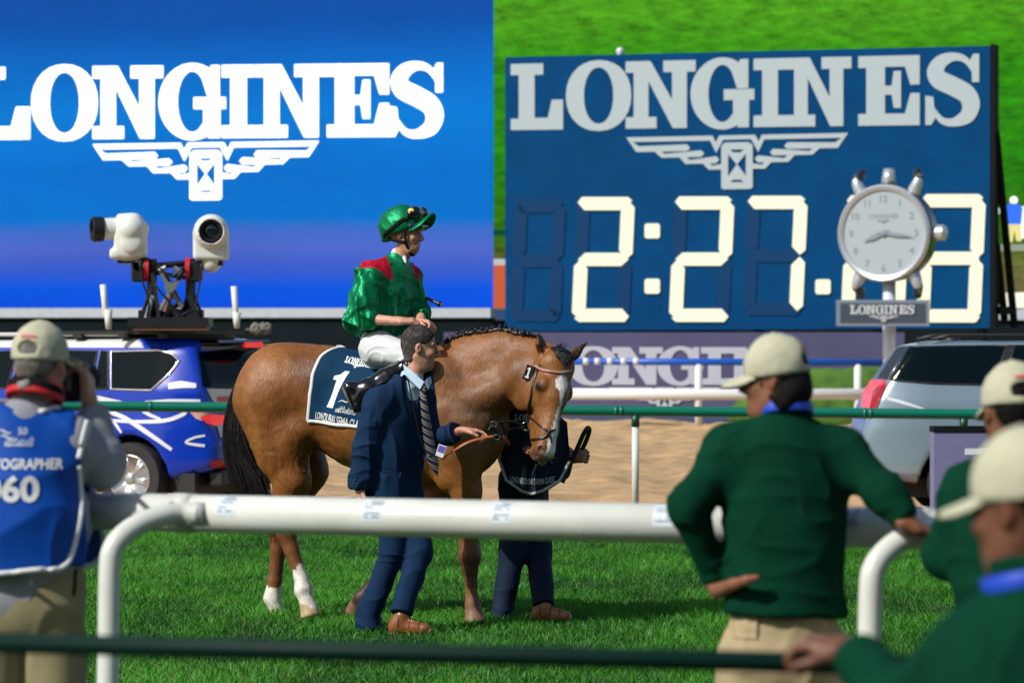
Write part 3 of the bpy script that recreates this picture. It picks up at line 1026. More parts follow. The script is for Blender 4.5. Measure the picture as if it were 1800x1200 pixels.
# ---- giant wrist watch on a post
def giant_watch():
    Y = 80.0
    c = W(1554, 410, Y); n = nrm((-.50, -1, 0)); u = nrm(np.cross((0, 0, 1), n)); u = u if u[0] > 0 else -u; v = np.array([0, 0, 1.])
    s_ = Y / F
    R = 87 * s_
    root = empty('watch_clock', c * [1, 1, 0], 'giant silver wristwatch clock with pale dial on a white post', 'clock')
    ms = M('watch_steel', (.50, .54, .58), .32, metal=.5); md = M('watch_case_dark', (.05, .06, .07), .25, metal=.7)
    mf = M('watch_dial', (.33, .40, .44), .7); mk = M('watch_ink', (.20, .25, .29), .5)
    Acc().lathe(c, n, [(-.62, R * .84), (-.54, R * .96), (-.08, R * 1.0), (-.04, R * .99)], 48).build('case', md, root, True)
    a = Acc().lathe(c, n, [(-.05, R * .99), (.05, R * .985), (.09, R * .94), (.06, R * .87), (.02, R * .86), (0, R * .5)], 48)
    autosmooth(a.build('bezel', ms, root))
    Acc().lathe(c, n, [(0, R * .865), (.025, R * .862)], 48).build('dial', mf, root)
    def D(x, y, o=.03): return c + u * x * R + v * y * R + n * o
    for k in range(12):
        th = math.radians(90 - 30 * (k + 1))
        V2, Fc = text_mesh(str(k + 1), .20, .004)
        w0 = V2[:, 0].max() + V2[:, 0].min(); h0 = V2[:, 1].max()
        vs = [D(.70 * math.cos(th) + x - w0 / 2, .70 * math.sin(th) + y - h0 / 2) for x, y in V2]
        mesh_obj('numeral', np.array(vs), Fc, mk, root, False)
    V2, Fc = text_mesh('LONGINES', .13, .002)
    vs = [D(x - V2[:, 0].max() / 2, y + .30) for x, y in V2]
    mesh_obj('dial_lettering', np.array(vs), Fc, mk, root, False)
    wg = Acc()
    for (o, hs) in wing_polys():
        fl, tri = tess([o] + hs)
        wg.add([D(x * .14, .27 + y * .16, .032) for x, y in fl], tri)
    wg.build('dial_emblem', mk, root)
    for (ang, L, wd, o) in ((90 - 248, .46, .05, .05), (90 - 97, .66, .035, .06)):
        t = math.radians(ang); dx, dy = math.cos(t), math.sin(t)
        pts = [(-dx * .12 - dy * wd * .4, -dy * .12 + dx * wd * .4), (-dx * .12 + dy * wd * .4, -dy * .12 - dx * wd * .4), (dx * L * .5 + dy * wd, dy * L * .5 - dx * wd), (dx * L, dy * L), (dx * L * .5 - dy * wd, dy * L * .5 + dx * wd)]
        fr = [D(x, y, o + .012) for x, y in pts]; ba = [D(x, y, o) for x, y in pts]
        Acc().add(fr + ba, [(0, 1, 2, 3, 4)] + [(i, (i + 1) % 5, 5 + (i + 1) % 5, 5 + i) for i in range(5)]).build('hand', mk, root)
    Acc().lathe(c, n, [(.02, .07 * R), (.08, .06 * R), (.09, .01)], 16).build('pinion', mk, root)
    # lugs
    for sx in (-1, 1):
        for sy in (-1, 1):
            p0 = c + u * sx * R * .55 + v * sy * R * .80 - n * .2
            p1 = c + u * sx * R * .66 + v * sy * R * 1.06 - n * .18
            p2 = c + u * sx * R * .60 + v * sy * R * 1.26 - n * .34
            Acc().tube(spline([p0, p1, p2], 5), list(np.linspace(.15, .06, 11)), 12).build('lug', ms, root, True)
            Acc().tube(spline([p1, p2, p2 + (p2 - p1) * .12], 4), list(np.linspace(.115, .05, 9)), 12).build('lug_tip', md, root, True)
    Acc().tube([c + v * R * .98 - n * .25, c + v * R * 1.3 - n * .3], [.16, .12], 12).build('strap_stub', ms, root, True)
    cr = c + u * R * 1.0 - n * .2
    a = Acc().lathe(cr, u, [(-.05, .10), (.06, .10), (.08, .17), (.22, .17), (.25, .14), (.27, .02)], 14)
    autosmooth(a.build('crown', ms, root))
    Acc().tube([c - v * R * .9 - n * .3, (c - n * .3) * [1, 1, 0] + [0, 0, -.2]], .135, 14).build('post', M('watch_post', (.60, .64, .70), .4), root, True)
    pl = Plane(W(1552, 550, Y - .35), (-.06, -1, 0))
    plaque = slab(Acc(), pl, 1470, 1634, 527, 573, 0, -.12).build('plaque_frame', M('plaque_grey', (.22, .28, .36), .4, metal=.2), root)
    slab(Acc(), pl, 1477, 1627, 533, 567, .012, .002).build('plaque_face', M('plaque_dark', (.05, .07, .10), .5), root)
    boxes = [(1500, 1512), (1512.5, 1526), (1525.5, 1540), (1540, 1554), (1553.5, 1560), (1561, 1575), (1577, 1589), (1590, 1601)]
    boxes = [(a + (a - 1550) * .12, b + (b - 1550) * .12) for a, b in boxes]
    ml = M('plaque_print', (.55, .6, .66), .5)
    pl.polys(word_polys('LONGINES', boxes, (536, 536), (552, 552)), off=.022, step=.002).build('plaque_lettering', ml, root)
    wg = [([(1553 + x * 26, 554 - y * 22) for x, y in o], [[(1553 + x * 26, 554 - y * 22) for x, y in h] for h in hs]) for o, hs in wing_polys()]
    pl.polys(wg, off=.022, step=.002).build('plaque_emblem', ml, root)
giant_watch()

# ---- the grandstand behind the viewer, mirrored dark in the car windows
def grandstand():
    root = empty('grandstand', (0, -46, 0), 'tall dark grandstand with tiers of seats facing the track', 'grandstand')
    dk = M('stand_concrete', (.035, .04, .045), .85, var=.2, vscale=.3); gl = M('stand_glass', (.012, .018, .024), .15)
    for k in range(3):
        y, z = -46 - 9 * k, 1.2 + 7.5 * k
        st = Acc()
        for j in range(9):
            st.box((0, y - .9 * j, z + .45 * j), (75, .45, .225))
        st.build('seat_tier', dk, root)
        Acc().box((0, y + .6, z - .1), (75, .10, .55)).build('parapet', M('stand_white', (.25, .26, .28), .7), root)
        Acc().box((0, y - 8.8, z + 5.2), (75, .2, 1.6)).build('glass_front', gl, root)
    Acc().box((0, -62, 27.5), (78, 15, .4)).build('roof', dk, root)
    for x in range(-70, 71, 20):
        Acc().tube([(x, -73, -.3), (x, -73, 27.2)], .5, 10).build('column', dk, root)
    Acc().box((0, -76, 13), (75, .5, 14)).build('back_wall', dk, root)
grandstand()
# ================================================================== HORSE
SKIN_PAL = dict(light=(.50, .265, .175), tan=(.44, .22, .135), brown=(.175, .075, .040), dark=(.115, .050, .030))
HN = np.array([.407, .914, 0])            # the horse's left side, away from the camera
HD = np.array([.914, -.407, 0])           # the way it walks
def hY(px): return 24.32 - (px - 480) * .00157
def HP(px, py, dy=0.0): return W(px, py, hY(px) + dy)

horse = empty('horse', HP(640, 1080) * [1, 1, 0], 'bay racehorse with white hind socks and a white blaze, head bent low', 'horse')

def tone(c, a): return np.asarray(c) * a

def build_horse():
    S = SDF((-1.86, 22.75, -.02), (.62, 25.05, 1.86), .0125)
    k = 282.0
    def r(px): return px / k
    def chain(pts, kk=.06, q=1.0, lat=HN, m=0):
        for (a, b) in zip(pts[:-1], pts[1:]):
            S.cap(HP(*a[:2], a[3] if len(a) > 3 else 0), HP(*b[:2], b[3] if len(b) > 3 else 0), r(a[2]), r(b[2]), k=kk, lat=lat if q != 1 else None, q=q, m=m)
    # trunk
    chain([(505, 697, 84), (572, 694, 81)], .10, .86)
    chain([(572, 694, 80), (640, 722, 96), (720, 736, 108), (790, 742, 108)], .10, .80)
    S.ell(HP(510, 672), (r(72), r(84), r(64)), k=.10)
    # croup halves
    for sg in (-1, 1):
        S.ell(HP(492 + sg * 8, 690, sg * .13), (r(64), r(50), r(80)), k=.08)
        # thigh
        S.cap(HP(478 + sg * 8, 708, sg * .15), HP(500 + sg * 10, 800, sg * .17), r(58), r(42), k=.07)
    chain([(735, 650, 40), (775, 634, 24)], .10, .6)
    # shoulders and chest
    for sg in (-1, 1):
        S.cap(HP(782 + sg * 4, 672, sg * .14), HP(814 + sg * 2, 772, sg * .15), r(46), r(40), k=.06)
        S.cap(HP(814 + sg * 2, 778, sg * .13), HP(800 + sg * 4, 835, sg * .14), r(38), r(33), k=.05)
    S.ell(HP(812, 768, -.04), (r(42), r(54), r(58)), k=.07)
    # neck, flat from the sides
    nk = [(788, 698, 88), (836, 666, 74), (888, 650, 59), (936, 648, 46), (960, 648, 38)]
    for a, b in zip(nk[:-1], nk[1:]):
        S.cap(HP(a[0], a[1], -.02), HP(b[0], b[1], -.03), r(a[2]), r(b[2]), k=.07, lat=HN, q=.52)
    S.cap(HP(800, 628), HP(880, 606, -.03), r(16), r(15), k=.07)
    S.cap(HP(880, 606, -.03), HP(945, 612, -.06), r(15), r(14), k=.06)
    # jugular line and neck muscle
    S.cap(HP(890, 692, -.10), HP(814, 780, -.16), r(13), r(18), k=.05)
    S.cap(HP(925, 660, -.11), HP(800, 720, -.15), r(22), r(36), k=.06)
    # near hind leg
    dN = -.16
    chain([(500, 790, 44, dN), (513, 845, 31, dN - .01), (497, 905, 21, dN - .02)], .05)
    chain([(520, 760, 40, dN), (545, 745, 26, dN)], .06)
    S.cap(HP(484, 893, dN), HP(490, 925, dN), r(9), r(12), k=.03)          # point of hock
    chain([(497, 905, 20, dN - .02), (503, 935, 18, dN - .02), (512, 965, 13.5, dN - .02), (530, 1018, 12, dN - .02), (533, 1033, 16, dN - .02)], .02)
    chain([(533, 1036, 15, dN - .02), (541, 1060, 13, dN - .02), (545, 1070, 15, dN - .02)], .02)
    S.cap(HP(530, 1042, dN - .02), HP(526, 1044, dN - .02), r(9), r(7), k=.02)
    S.cap(HP(542, 1066, dN - .02), HP(547, 1084, dN - .02), r(15), r(19), k=.012, m=2, flat=True)
    # far hind leg
    dF = .14
    chain([(528, 775, 40, dF), (540, 830, 34, dF), (516, 890, 23, dF), (492, 925, 19, dF)], .05)
    S.cap(HP(482, 905, dF), HP(486, 935, dF), r(9), r(11), k=.03)
    chain([(491, 930, 19, dF), (489, 965, 14, dF), (483, 1020, 12.5, dF), (479, 1050, 16, dF)], .02)
    chain([(479, 1052, 15, dF), (487, 1074, 12, dF)], .02)
    S.cap(HP(484, 1068, dF), HP(492, 1088, dF), r(12), r(13), k=.012, m=2, flat=True)
    # near foreleg, standing
    fN = -.13
    chain([(810, 800, 40, fN), (820, 862, 26, fN), (823, 930, 18.5, fN), (825, 975, 18, fN), (826, 1000, 15, fN)], .035)
    S.ell(HP(827, 976, fN - .015), (r(17), r(17), r(22)), k=.02)
    chain([(827, 1000, 12, fN), (829, 1045, 10.5, fN), (831, 1062, 14, fN), (834, 1078, 12, fN)], .012)
    S.cap(HP(820, 1005, fN), HP(823, 1055, fN), r(5), r(5), k=.006)
    S.cap(HP(833, 1074, fN), HP(836, 1097, fN - .02), r(15), r(20), k=.012, m=3, flat=True)
    # far foreleg, trailing, heel lifted
    fF = .16
    chain([(800, 815, 40, fF), (762, 880, 27, fF), (722, 948, 19, fF)], .04)
    chain([(722, 948, 19, fF), (690, 990, 14, fF), (645, 1040, 12, fF), (637, 1050, 16, fF)], .02)
    chain([(637, 1050, 15, fF), (622, 1070, 12, fF)], .02)
    S.cap(HP(626, 1064, fF), HP(616, 1086, fF), r(13), r(17), k=.012, m=3, flat=True)
    # flank hollow and muscle breaks
    S.ell(HP(560, 690, -.34), (.10, .06, .13), k=.08, neg=True)
    S.cap(HP(470, 760, -.39), HP(508, 860, -.33), .012, .010, k=.05, neg=True)
    S.cap(HP(520, 655, -.40), HP(540, 735, -.42), .010, .012, k=.06, neg=True)
    S.cap(HP(880, 655, -.24), HP(850, 745, -.33), .012, .012, k=.06, neg=True)

    # ---- head in its own frame: a down the face, f out of the front, l to its own left
    P0 = HP(977, 629, -.10)
    P1 = HP(951, 806, -.30)
    a = nrm(P1 - P0)
    f = nrm(np.array([.60, -.80, .0]) - a * np.dot([.60, -.80, 0], a))
    l = nrm(np.cross(a, f))
    L = np.linalg.norm(P1 - P0)
    R = np.stack([a, f, l], 1)
    KV, KW = 1.17, 1.22
    def h(u, v, w_=0): return P0 + a * u * L + f * v * KV + l * w_ * KW
    S0 = S
    class Wide:          # the head's own thickness
        def ell(s_, c, rad, R_, **kw): S0.ell(c, np.array(rad) * [1, KV, KW], R_, **kw)
        def cap(s_, a_, b_, ra, rb=None, **kw): S0.cap(a_, b_, ra * 1.16, None if rb is None else rb * 1.16, **kw)
    S = Wide()
    S.ell(h(.06, .005), (.10, .088, .096), R, k=.05)
    S.cap(h(.05, -.05), HP(925, 655, -.06), .085, .13, k=.06)
    S.cap(h(.12, .02), h(.40, .035), .088, .070, k=.05, lat=f, q=.95)
    for sg in (-1, 1):
        S.ell(h(.33, -.105, sg * .068), (.140, .122, .046), R, k=.04)           # cheek plate
        S.ell(h(.31, .032, sg * .084), (.050, .034, .022), R, k=.03)          # brow over the eye
        S.cap(h(.35, .0, sg * .076), h(.60, -.01, sg * .046), .026, .016, k=.03)   # face crest
        S.ell(h(.345, .030, sg * .098), (.019, .017, .013), R, k=.005, m=4)      # eye
        S.cap(h(.325, .010, sg * .102), h(.322, .046, sg * .094), .008, .006, k=.008)
    S.cap(h(.38, .035), h(.72, .030), .066, .050, k=.04, lat=l, q=.86)
    S.cap(h(.72, .026), h(.90, .022), .052, .050, k=.03, lat=l, q=1.08)
    S.cap(h(.38, -.125), h(.80, -.058), .060, .040, k=.03, lat=l, q=.8)
    S.cap(h(.45, -.03), h(.80, -.01), .075, .050, k=.03, lat=l, q=.8)
    S.ell(h(.945, .008), (.048, .052, .056), R, k=.03)
    S.ell(h(.985, -.018), (.028, .040, .042), R, k=.02)
    S.ell(h(.93, -.062), (.040, .030, .034), R, k=.015)                        # lower lip and chin
    for sg in (-1, 1):
        S.ell(h(.925, .040, sg * .042), (.034, .022, .020), R, k=.015)
        S.ell(h(.935, .050, sg * .050), (.022, .016, .013), R, k=.008, neg=True)
        S.cap(h(.36, .018, sg * .085), h(.30, .0, sg * .105), .005, .004, k=.01)
    S.cap(h(.985, -.052, -.05), h(.955, -.048, .05), .006, .006, k=.01, neg=True)    # mouth line
    # ears
    def ear(base, tip, open_d, ln=1):
        base = np.asarray(base); tip = np.asarray(tip); d = nrm(tip - base)
        mid = base + (tip - base) * .45
        wdir = nrm(np.cross(d, open_d))
        S.cap(base, mid, .026, .031, k=.02, lat=open_d, q=.62)
        S.cap(mid, tip, .031, .006, k=.012, lat=open_d, q=.6)
        o = nrm(open_d)
        S.cap(base + o * .030 + (tip - base) * .14, mid + o * .030 + (tip - base) * .28, .014, .013, k=.008, neg=True, lat=wdir, q=.9)
    eb = h(.02, -.01, .075); et = eb + np.array([-.030, -.035, .158])
    ear(eb, et, (.50, -.86, .0))
    eb2 = h(.015, -.01, -.068); et2 = eb2 + np.array([.142, .02, .135])
    ear(eb2, et2, (.10, -.98, .12))
    E_ears = (eb, et, eb2, et2)

    S = S0
    E = {'ears': E_ears, 'h': h, 'L': L, 'P0': P0, 'a': a, 'f': f, 'l': l}
    def color(V, N, ids):
        n = len(V)
        px = 900 + V[:, 0] * F / V[:, 1]; py = HOR + (CZ - V[:, 2]) * F / V[:, 1]
        big = vnoise(V * [3.2, 3.2, 3.2], 41); mid = vnoise(V * 8, 42); fin = vnoise(V * 26, 43)
        base = np.array([.235, .088, .019]); dark = np.array([.085, .027, .007]); pale = np.array([.36, .17, .07])
        C = np.repeat(base[None], n, 0)
        def mix(c, wt):
            nonlocal C
            wt = np.clip(wt, 0, 1)[:, None]; C = C * (1 - wt) + np.asarray(c) * wt
        mix(dark, .50 * np.clip(big * 1.4 + .1, 0, 1))
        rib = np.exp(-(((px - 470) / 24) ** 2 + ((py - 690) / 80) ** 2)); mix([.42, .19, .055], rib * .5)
        # sweat-dampened shoulder and neck
        sw = np.exp(-(((px - 815) / 75) ** 2 + ((py - 705) / 75) ** 2))
        mix([.155, .070, .036], sw * (.75 + .7 * mid))
        mix([.30, .19, .125], np.clip(sw * 1.3, 0, 1) * np.clip(vnoise(V * [9, 9, 14], 48) * 1.8 - .30, 0, 1) * .9)
        # damp lines on the quarters: darker tongue on the hip and flank
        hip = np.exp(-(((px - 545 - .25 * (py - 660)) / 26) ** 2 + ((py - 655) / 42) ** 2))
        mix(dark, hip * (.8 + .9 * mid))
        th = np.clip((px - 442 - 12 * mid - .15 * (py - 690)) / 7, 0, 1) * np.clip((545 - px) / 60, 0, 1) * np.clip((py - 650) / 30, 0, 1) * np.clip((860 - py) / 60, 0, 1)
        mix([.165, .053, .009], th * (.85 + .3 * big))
        mix(pale, .20 * np.clip(mid + .1, 0, 1) * np.clip((840 - py) / 60, 0, 1))
        mix(base * .85, .3 * np.clip(fin, 0, 1))
        # lower legs darker
        fore = (px > 590) & (py > 855)
        leg = np.clip((py - 880) / 70, 0, 1)
        mix([.15, .058, .022], leg * .65)
        mix([.060, .030, .018], np.where(fore, np.clip((py - 955) / 30, 0, 1) * np.clip((1040 - py) / 20, 0, 1) * .65, 0))
        mix([.20, .105, .05], np.where(fore & (px > 760), np.clip((py - 1020) / 25, 0, 1) * .6, 0))
        trail = (px < 690) & (px > 590) & (py > 1010)
        mix([.035, .022, .016], np.where(trail, .8, 0))
        # hind socks
        white = np.array([.74, .71, .63])
        nh = (px > 515) & (px < 590) & (py > 985 + 14 * mid + 4 * fin - .3 * (px - 530))
        fh = (px > 440) & (px <= 515) & (py > 1024 + 14 * mid + 5 * fin)
        sock = np.where(nh | fh, 1.0, 0)
        mix(white * .97, sock)
        mix([.50, .40, .28], sock * np.clip(vnoise(V * 30, 47) - .25, 0, 1))
        mix([.48, .33, .16], np.where(ids == 2, .9, 0))
        mix([.22, .12, .07], np.where(ids == 3, .9, 0))
        # head: blaze, muzzle, eye, ears
        D = V - P0
        u = D @ a / L; v = D @ f / KV; wv = D @ l / KW
        head = (u > .05) & (u < 1.2) & (v > -.2) & (np.abs(wv) < .16) & (px > 905)
        def seg(u0, u1, c0, c1, w0, w1):
            t = np.clip((u - u0) / (u1 - u0), 0, 1)
            return (u > u0) & (u < u1) & (np.abs(wv - (c0 + (c1 - c0) * t) - .004 * mid) < (w0 + (w1 - w0) * t)) & (v > .015)
        star = head & (v > .02) & (((u - .285) / (.085 + .012 * mid)) ** 2 + ((wv - .012) / (.036 + .008 * mid)) ** 2 < 1)
        bl = head & (star | seg(.28, .44, .010, .004, .022, .007) | seg(.43, .66, .004, .0, .008, .012) | seg(.65, .99, .0, -.008, .014, .034))
        mix([.86, .80, .76], np.where(bl, 1.0, 0))
        mix([.10, .042, .022], np.where(head & ~bl, np.clip((u - .87) / .08, 0, 1) * .75, 0))
        mix([.50, .30, .26], np.where(head & (u > .95) & (np.abs(wv) < .04) & (v > -.03), .55, 0))
        for sg in (-1, 1):
            q = h(.345, .030, sg * .104); dd = np.linalg.norm(V - q, axis=1)
            mix([.030, .014, .008], np.clip((.044 - dd) / .022, 0, 1) * .85)
        mix([.004, .003, .003], np.where(ids == 4, 1.0, 0))
        for sg in (-1, 1):
            q = h(.935, .050, sg * .052); dd = np.linalg.norm(V - q, axis=1)
            mix([.012, .007, .006], np.clip((.026 - dd) / .010, 0, 1))
        for (e0, e1, od) in ((eb, et, (.50, -.86, 0)), (eb2, et2, (.10, -.98, .12))):
            ax_ = e1 - e0; tt = (V - e0) @ ax_ / np.dot(ax_, ax_); q = e0 + np.clip(tt, 0, 1)[:, None] * ax_
            near = np.linalg.norm(V - q, axis=1) < .05
            inner = near & (tt > .12) & ((V - q) @ nrm(od) < .018) & (N @ nrm(od) > .2)
            mix([.035, .018, .012], np.where(inner, .85, 0))
            mix([.008, .006, .006], np.where(near, np.clip((tt - .62) / .25, 0, 1) * .9, 0))
        return C
    def disp(V, N, ids):
        px = 900 + V[:, 0] * F / V[:, 1]; py = HOR + (CZ - V[:, 2]) * F / V[:, 1]
        body = np.clip((880 - py) / 40, 0, 1) * (px < 900)
        vein = 1 - np.abs(vnoise(V * [7, 7, 5] + 2.2 * np.stack([vnoise(V * 4, 51)] * 3, 1), 52)) * 9
        low = np.clip((py - 740) / 60, 0, 1) * (px < 560)
        return .007 * vnoise(V * 5, 50) * body + .004 * (1 - np.abs(vnoise(V * [6, 6, 3.5], 55))) ** 3 * body + .0055 * np.clip(vein, 0, 1) * body * (.15 + .85 * low) + .0015 * vnoise(V * 30, 53) * body
    mat = M('horse_coat', rough=.48, attr=True, var=.26, vscale=24, bump=.24, bscale=80, spec=.36, bstretch=(1, 1, .35))
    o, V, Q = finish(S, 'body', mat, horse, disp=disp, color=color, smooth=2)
    return V, Q, E
HV, HQ, HE = build_horse()
HB = bvh_of(HV, HQ)

m_hair = M('black_horsehair', (.006, .005, .005), .42, spec=.5)
m_hair2 = M('brown_horsehair', (.055, .026, .012), .5)

def hair_locks(name, roots, mat, parent, seg=3):
    a = Acc()
    for pts, r0, r1 in roots:
        n = len(pts); a.tube(pts, list(r0 + (r1 - r0) * (np.linspace(0, 1, n)) ** 1.5), seg, caps=False)
    return a.build(name, mat, parent, True)

def build_tail():
    R = random.Random(3); L = []; B = []
    for i in range(1700):
        t = R.random(); s = R.random() * 2 - 1; d = R.uniform(-.09, .09)
        root = HP(457 + 6 * s, 646 + 14 * t, d * .4)
        out = R.random() ** .8
        p = [root,
             HP(441 - 13 * out + 7 * s, 655 + 18 * t, d * .6 - .02),
             HP(424 - 22 * out + 12 * R.random(), 700 + 12 * R.random(), d),
             HP(413 - 22 * out + 38 * t * R.random(), 765 + 10 * R.random(), d * 1.2),
             HP(424 - 22 * out + 48 * t, 835 + 18 * R.random(), d * 1.3),
             HP(446 - 20 * out + 34 * t + 5 * s, 880 + 40 * R.random(), d * 1.2)]
        if i < 1540: L.append((spline(p, 4), R.uniform(.0028, .0055), .0006))
        else: B.append((spline([root + [0.01, -.02, .01]] + p[1:3] , 4), .004, .001))
    t = hair_locks('tail', L, m_hair, horse)
    hair_locks('tail_top_hair', B, m_hair2, t)
    # dock
build_tail()

def ray_top(px, dy=-.03):
    """crest of the neck above a pixel column"""
    p = Vector(HP(px, 700, dy)); p.z = 3
    h_, n, _i, _d = HB.ray_cast(p, Vector((0, 0, -1)))
    return np.array(h_) if h_ is not None else HP(px, 600, dy)

def build_mane():
    R = random.Random(5)
    M_ = SDF(HP(780, 640, -.3), HP(960, 575, .3), .006)
    prev = None
    for i in range(34):
        c = ray_top(782 + i * 4.9, -.035) + [0, -.02, .001]
        if prev is not None: M_.cap(prev, c, .011 + .006 * (i % 2), .011 + .006 * ((i + 1) % 2), k=.01)
        prev = c
    finish(M_, 'mane', m_hair, horse, disp=lambda v, n, i: .006 * vnoise(v * 55, 65) + .004 * vnoise(v * 110, 66))
    for i in range(15):
        px = 784 + i * 10.4
        c = ray_top(px, -.035) + [0, -.015, .008]
        a = Acc()
        for j in range(3):
            q = c + np.array([R.uniform(-.008, .008), R.uniform(-.02, 0), .0 + .009 * j])
            rr = R.uniform(.007, .015) * (1 - .12 * j)
            prof = [(-rr, .002), (-rr * .7, rr * .72), (0, rr), (rr * .7, rr * .72), (rr, .002)]
            a.lathe(q, nrm([R.uniform(-.4, .4), R.uniform(-.6, .2), 1]), prof, 8)
        for j in range(5):
            a.tube([c, c + np.array([R.uniform(-.02, .02), R.uniform(-.02, .02), R.uniform(.02, .045)])], [.002, .0007], 3, caps=False)
        a.build('mane_braid', m_hair, horse, True)
    L = []; K = []
    for i in range(260):      # short hair lying along the crest and the forelock between the ears
        px = R.uniform(780, 950); c = ray_top(px, -.035)
        L.append(([c + [0, 0, -.004], c + [R.uniform(-.015, .02), -.02, .012], c + [R.uniform(-.02, .03), -.045, R.uniform(-.03, .0)]], .004, .0015))
    h = HE['h']
    for i in range(170):
        wv = R.uniform(-.03, .085); ln = R.uniform(.02, .10) * (1 - 8 * abs(wv - .02))
        b = h(-.06 + R.uniform(-.02, .03), .03, wv * .7); e = h(-.04 + ln / .64 + .03, .125, wv * .8 + R.uniform(-.02, .02))
        pts = []
        for t in (0, .35, .7, 1):
            q, no, _i, _d = HB.find_nearest(Vector(b * (1 - t) + e * t)); pts.append(np.array(q + no * (.004 + .010 * math.sin(2.6 * t))))
        K.append((pts, .0032, .001))
    for i in range(24):
        b = HE['h'](-.07, .02, R.uniform(-.03, .03))
        K.append(([b, b + [.015, 0, .03], b + [R.uniform(.01, .05), 0, R.uniform(.03, .06)]], .0016, .0006))
    hair_locks('forelock', K, m_hair, horse)
    hair_locks('mane_hair', L, m_hair, horse)
build_mane()

# ---- saddle cloth: wraps the back, from one flank over the spine to the other
m_navy = M('cloth_navy', (.005, .036, .085), .8, var=.15, vscale=4, bump=.12, bscale=160, spec=.1)
m_trim = M('cloth_white', (.74, .77, .76), .7, var=.05)
def build_cloth():
    root = empty('saddle_cloth', HP(640, 700, -.3) * [1, 1, 1], 'navy racing saddle cloth with big white number 1 and white piping', 'saddle cloth')
    nth, nu = 64, 44
    ths = np.linspace(-100, 108, nth)
    def edge(th):
        return np.interp(abs(th), [0, 12, 30, 50, 72, 92, 108], [606, 592, 570, 557, 549, 545, 543])
    grid = np.zeros((nth, nu, 3))
    for i, th in enumerate(ths):
        t = math.radians(th)
        d = Vector(nrm(np.array([0, 0, 1]) * math.cos(t) - HN * math.sin(t)))
        for j in range(nu):
            px = edge(th) + (770 - edge(th)) * j / (nu - 1)
            c = Vector(HP(px + 32 * math.sin(t), 715 + (px - 543) * .04))
            hit, n, _i, dist = HB.ray_cast(c, d)
            p = np.array(hit) if hit is not None else np.array(c + d * .33)
            ripple = .010 + .006 * math.sin(px * .10 + th * .05) * min(1, max(0, (abs(th) - 30) / 60)) + .004 * vnoise(np.array([[px * .06, th * .05, 0]]), 61)[0]
            # hangs straight below the widest line
            p = p + np.array(d) * ripple
            grid[i, j] = p
    # below the bulge cloth hangs instead of tucking under
    lat = (grid - HP(640, 715)) @ (-HN)
    for j in range(nu):
        for sgn in (1, -1):
            mx = -99
            order = range(nth) if sgn > 0 else range(nth - 1, -1, -1)
            for i in order:
                if ths[i] * sgn < 0: continue
                v = lat[i, j] * sgn
                if v < mx - .012: 
                    grid[i, j] += -HN * sgn * ((mx - .012) - v) * .92
                mx = max(mx, v)
    V = grid.reshape(-1, 3)
    idx = np.arange(nth)[:, None] * nu + np.arange(nu)[None, :]
    i00, i01 = idx[:-1, :-1].ravel(), idx[:-1, 1:].ravel()
    i10, i11 = idx[1:, :-1].ravel(), idx[1:, 1:].ravel()
    Q = np.stack([i00, i01, i11, i10], 1)
    if np.dot(np.cross(V[Q[0, 1]] - V[Q[0, 0]], V[Q[0, 2]] - V[Q[0, 0]]), V[Q[0, 0]] - HP(606, 715)) < 0: Q = Q[:, ::-1]
    Nn = normals(V, Q)
    n = len(V)
    V2 = np.concatenate([V, V - Nn * .006])
    Qa = np.concatenate([Q, Q[:, ::-1] + n])
    rim = list(idx[0, :]) + list(idx[1:, -1]) + list(idx[-1, -2::-1]) + list(idx[-2:0:-1, 0])
    rq = np.array([[rim[i], rim[(i + 1) % len(rim)], rim[(i + 1) % len(rim)] + n, rim[i] + n] for i in range(len(rim))])
    mesh_obj('cloth', V2, np.concatenate([Qa, rq]), m_navy, root, True)
    # white piping: along the front-left edge and the lower hem
    a = Acc()
    left = grid[:, 0]; hemN = grid[-1, :]; hemF = grid[0, :]
    for line, nl in ((left, 0), (hemN, 1), (hemF, 1)):
        pts = [p for p in line]
        nn = [Nn[idx[i, 0]] for i in range(nth)] if nl == 0 else [Nn[idx[-1 if line is hemN else 0, j]] for j in range(nu)]
        a.tube([p + q * .002 for p, q in zip(pts, nn)], .0105, 8, flat=(nn, .45))
    a.build('piping', m_trim, root, True)
    bv = bvh_of(V, Q)
    # lettering is pressed on along the horse's side
    def placer(px0, py0, scale, ang=0.0, sx=1.0, shear=0.0):
        ca, sa = math.cos(ang), math.sin(ang)
        def pl(x, y):
            X = (x * sx + shear * y) * scale; Yv = y * scale
            qx, qy = X * ca - Yv * sa, X * sa + Yv * ca
            return HP(px0 - 21 + qx, py0 - qy, -.5)
        return pl
    def pr(txt, px, py, h, width, ang=0, bold=0.0, shear=0.0, name='lettering'):
        V2d, Fc = text_mesh(txt, 1.0, bold, .12)
        w0, w1, hh = V2d[:, 0].min(), V2d[:, 0].max(), V2d[:, 1].max()
        V2d = [((x - w0) / (w1 - w0) * width / h, y / hh) for x, y in V2d]
        print_on(bv, name, V2d, Fc, placer(px, py, h, ang, 1.0, shear), HN, m_trim, root, .003, .5)
    one = [[(-.16, 0), (.17, 0), (.17, 1.55), (-.02, 1.55), (-.12, 1.38), (-.34, 1.30), (-.34, 1.14), (-.16, 1.14)]]
    fl, tri = tess(one)
    bm = bmesh.new(); bv_ = [bm.verts.new((x, y, 0)) for x, y in fl]
    for t in tri: bm.faces.new([bv_[i] for i in t])
    for _ in range(4):
        bmesh.ops.subdivide_edges(bm, edges=[e for e in bm.edges if e.calc_length() > .12], cuts=1)
        bmesh.ops.triangulate(bm, faces=bm.faces[:])
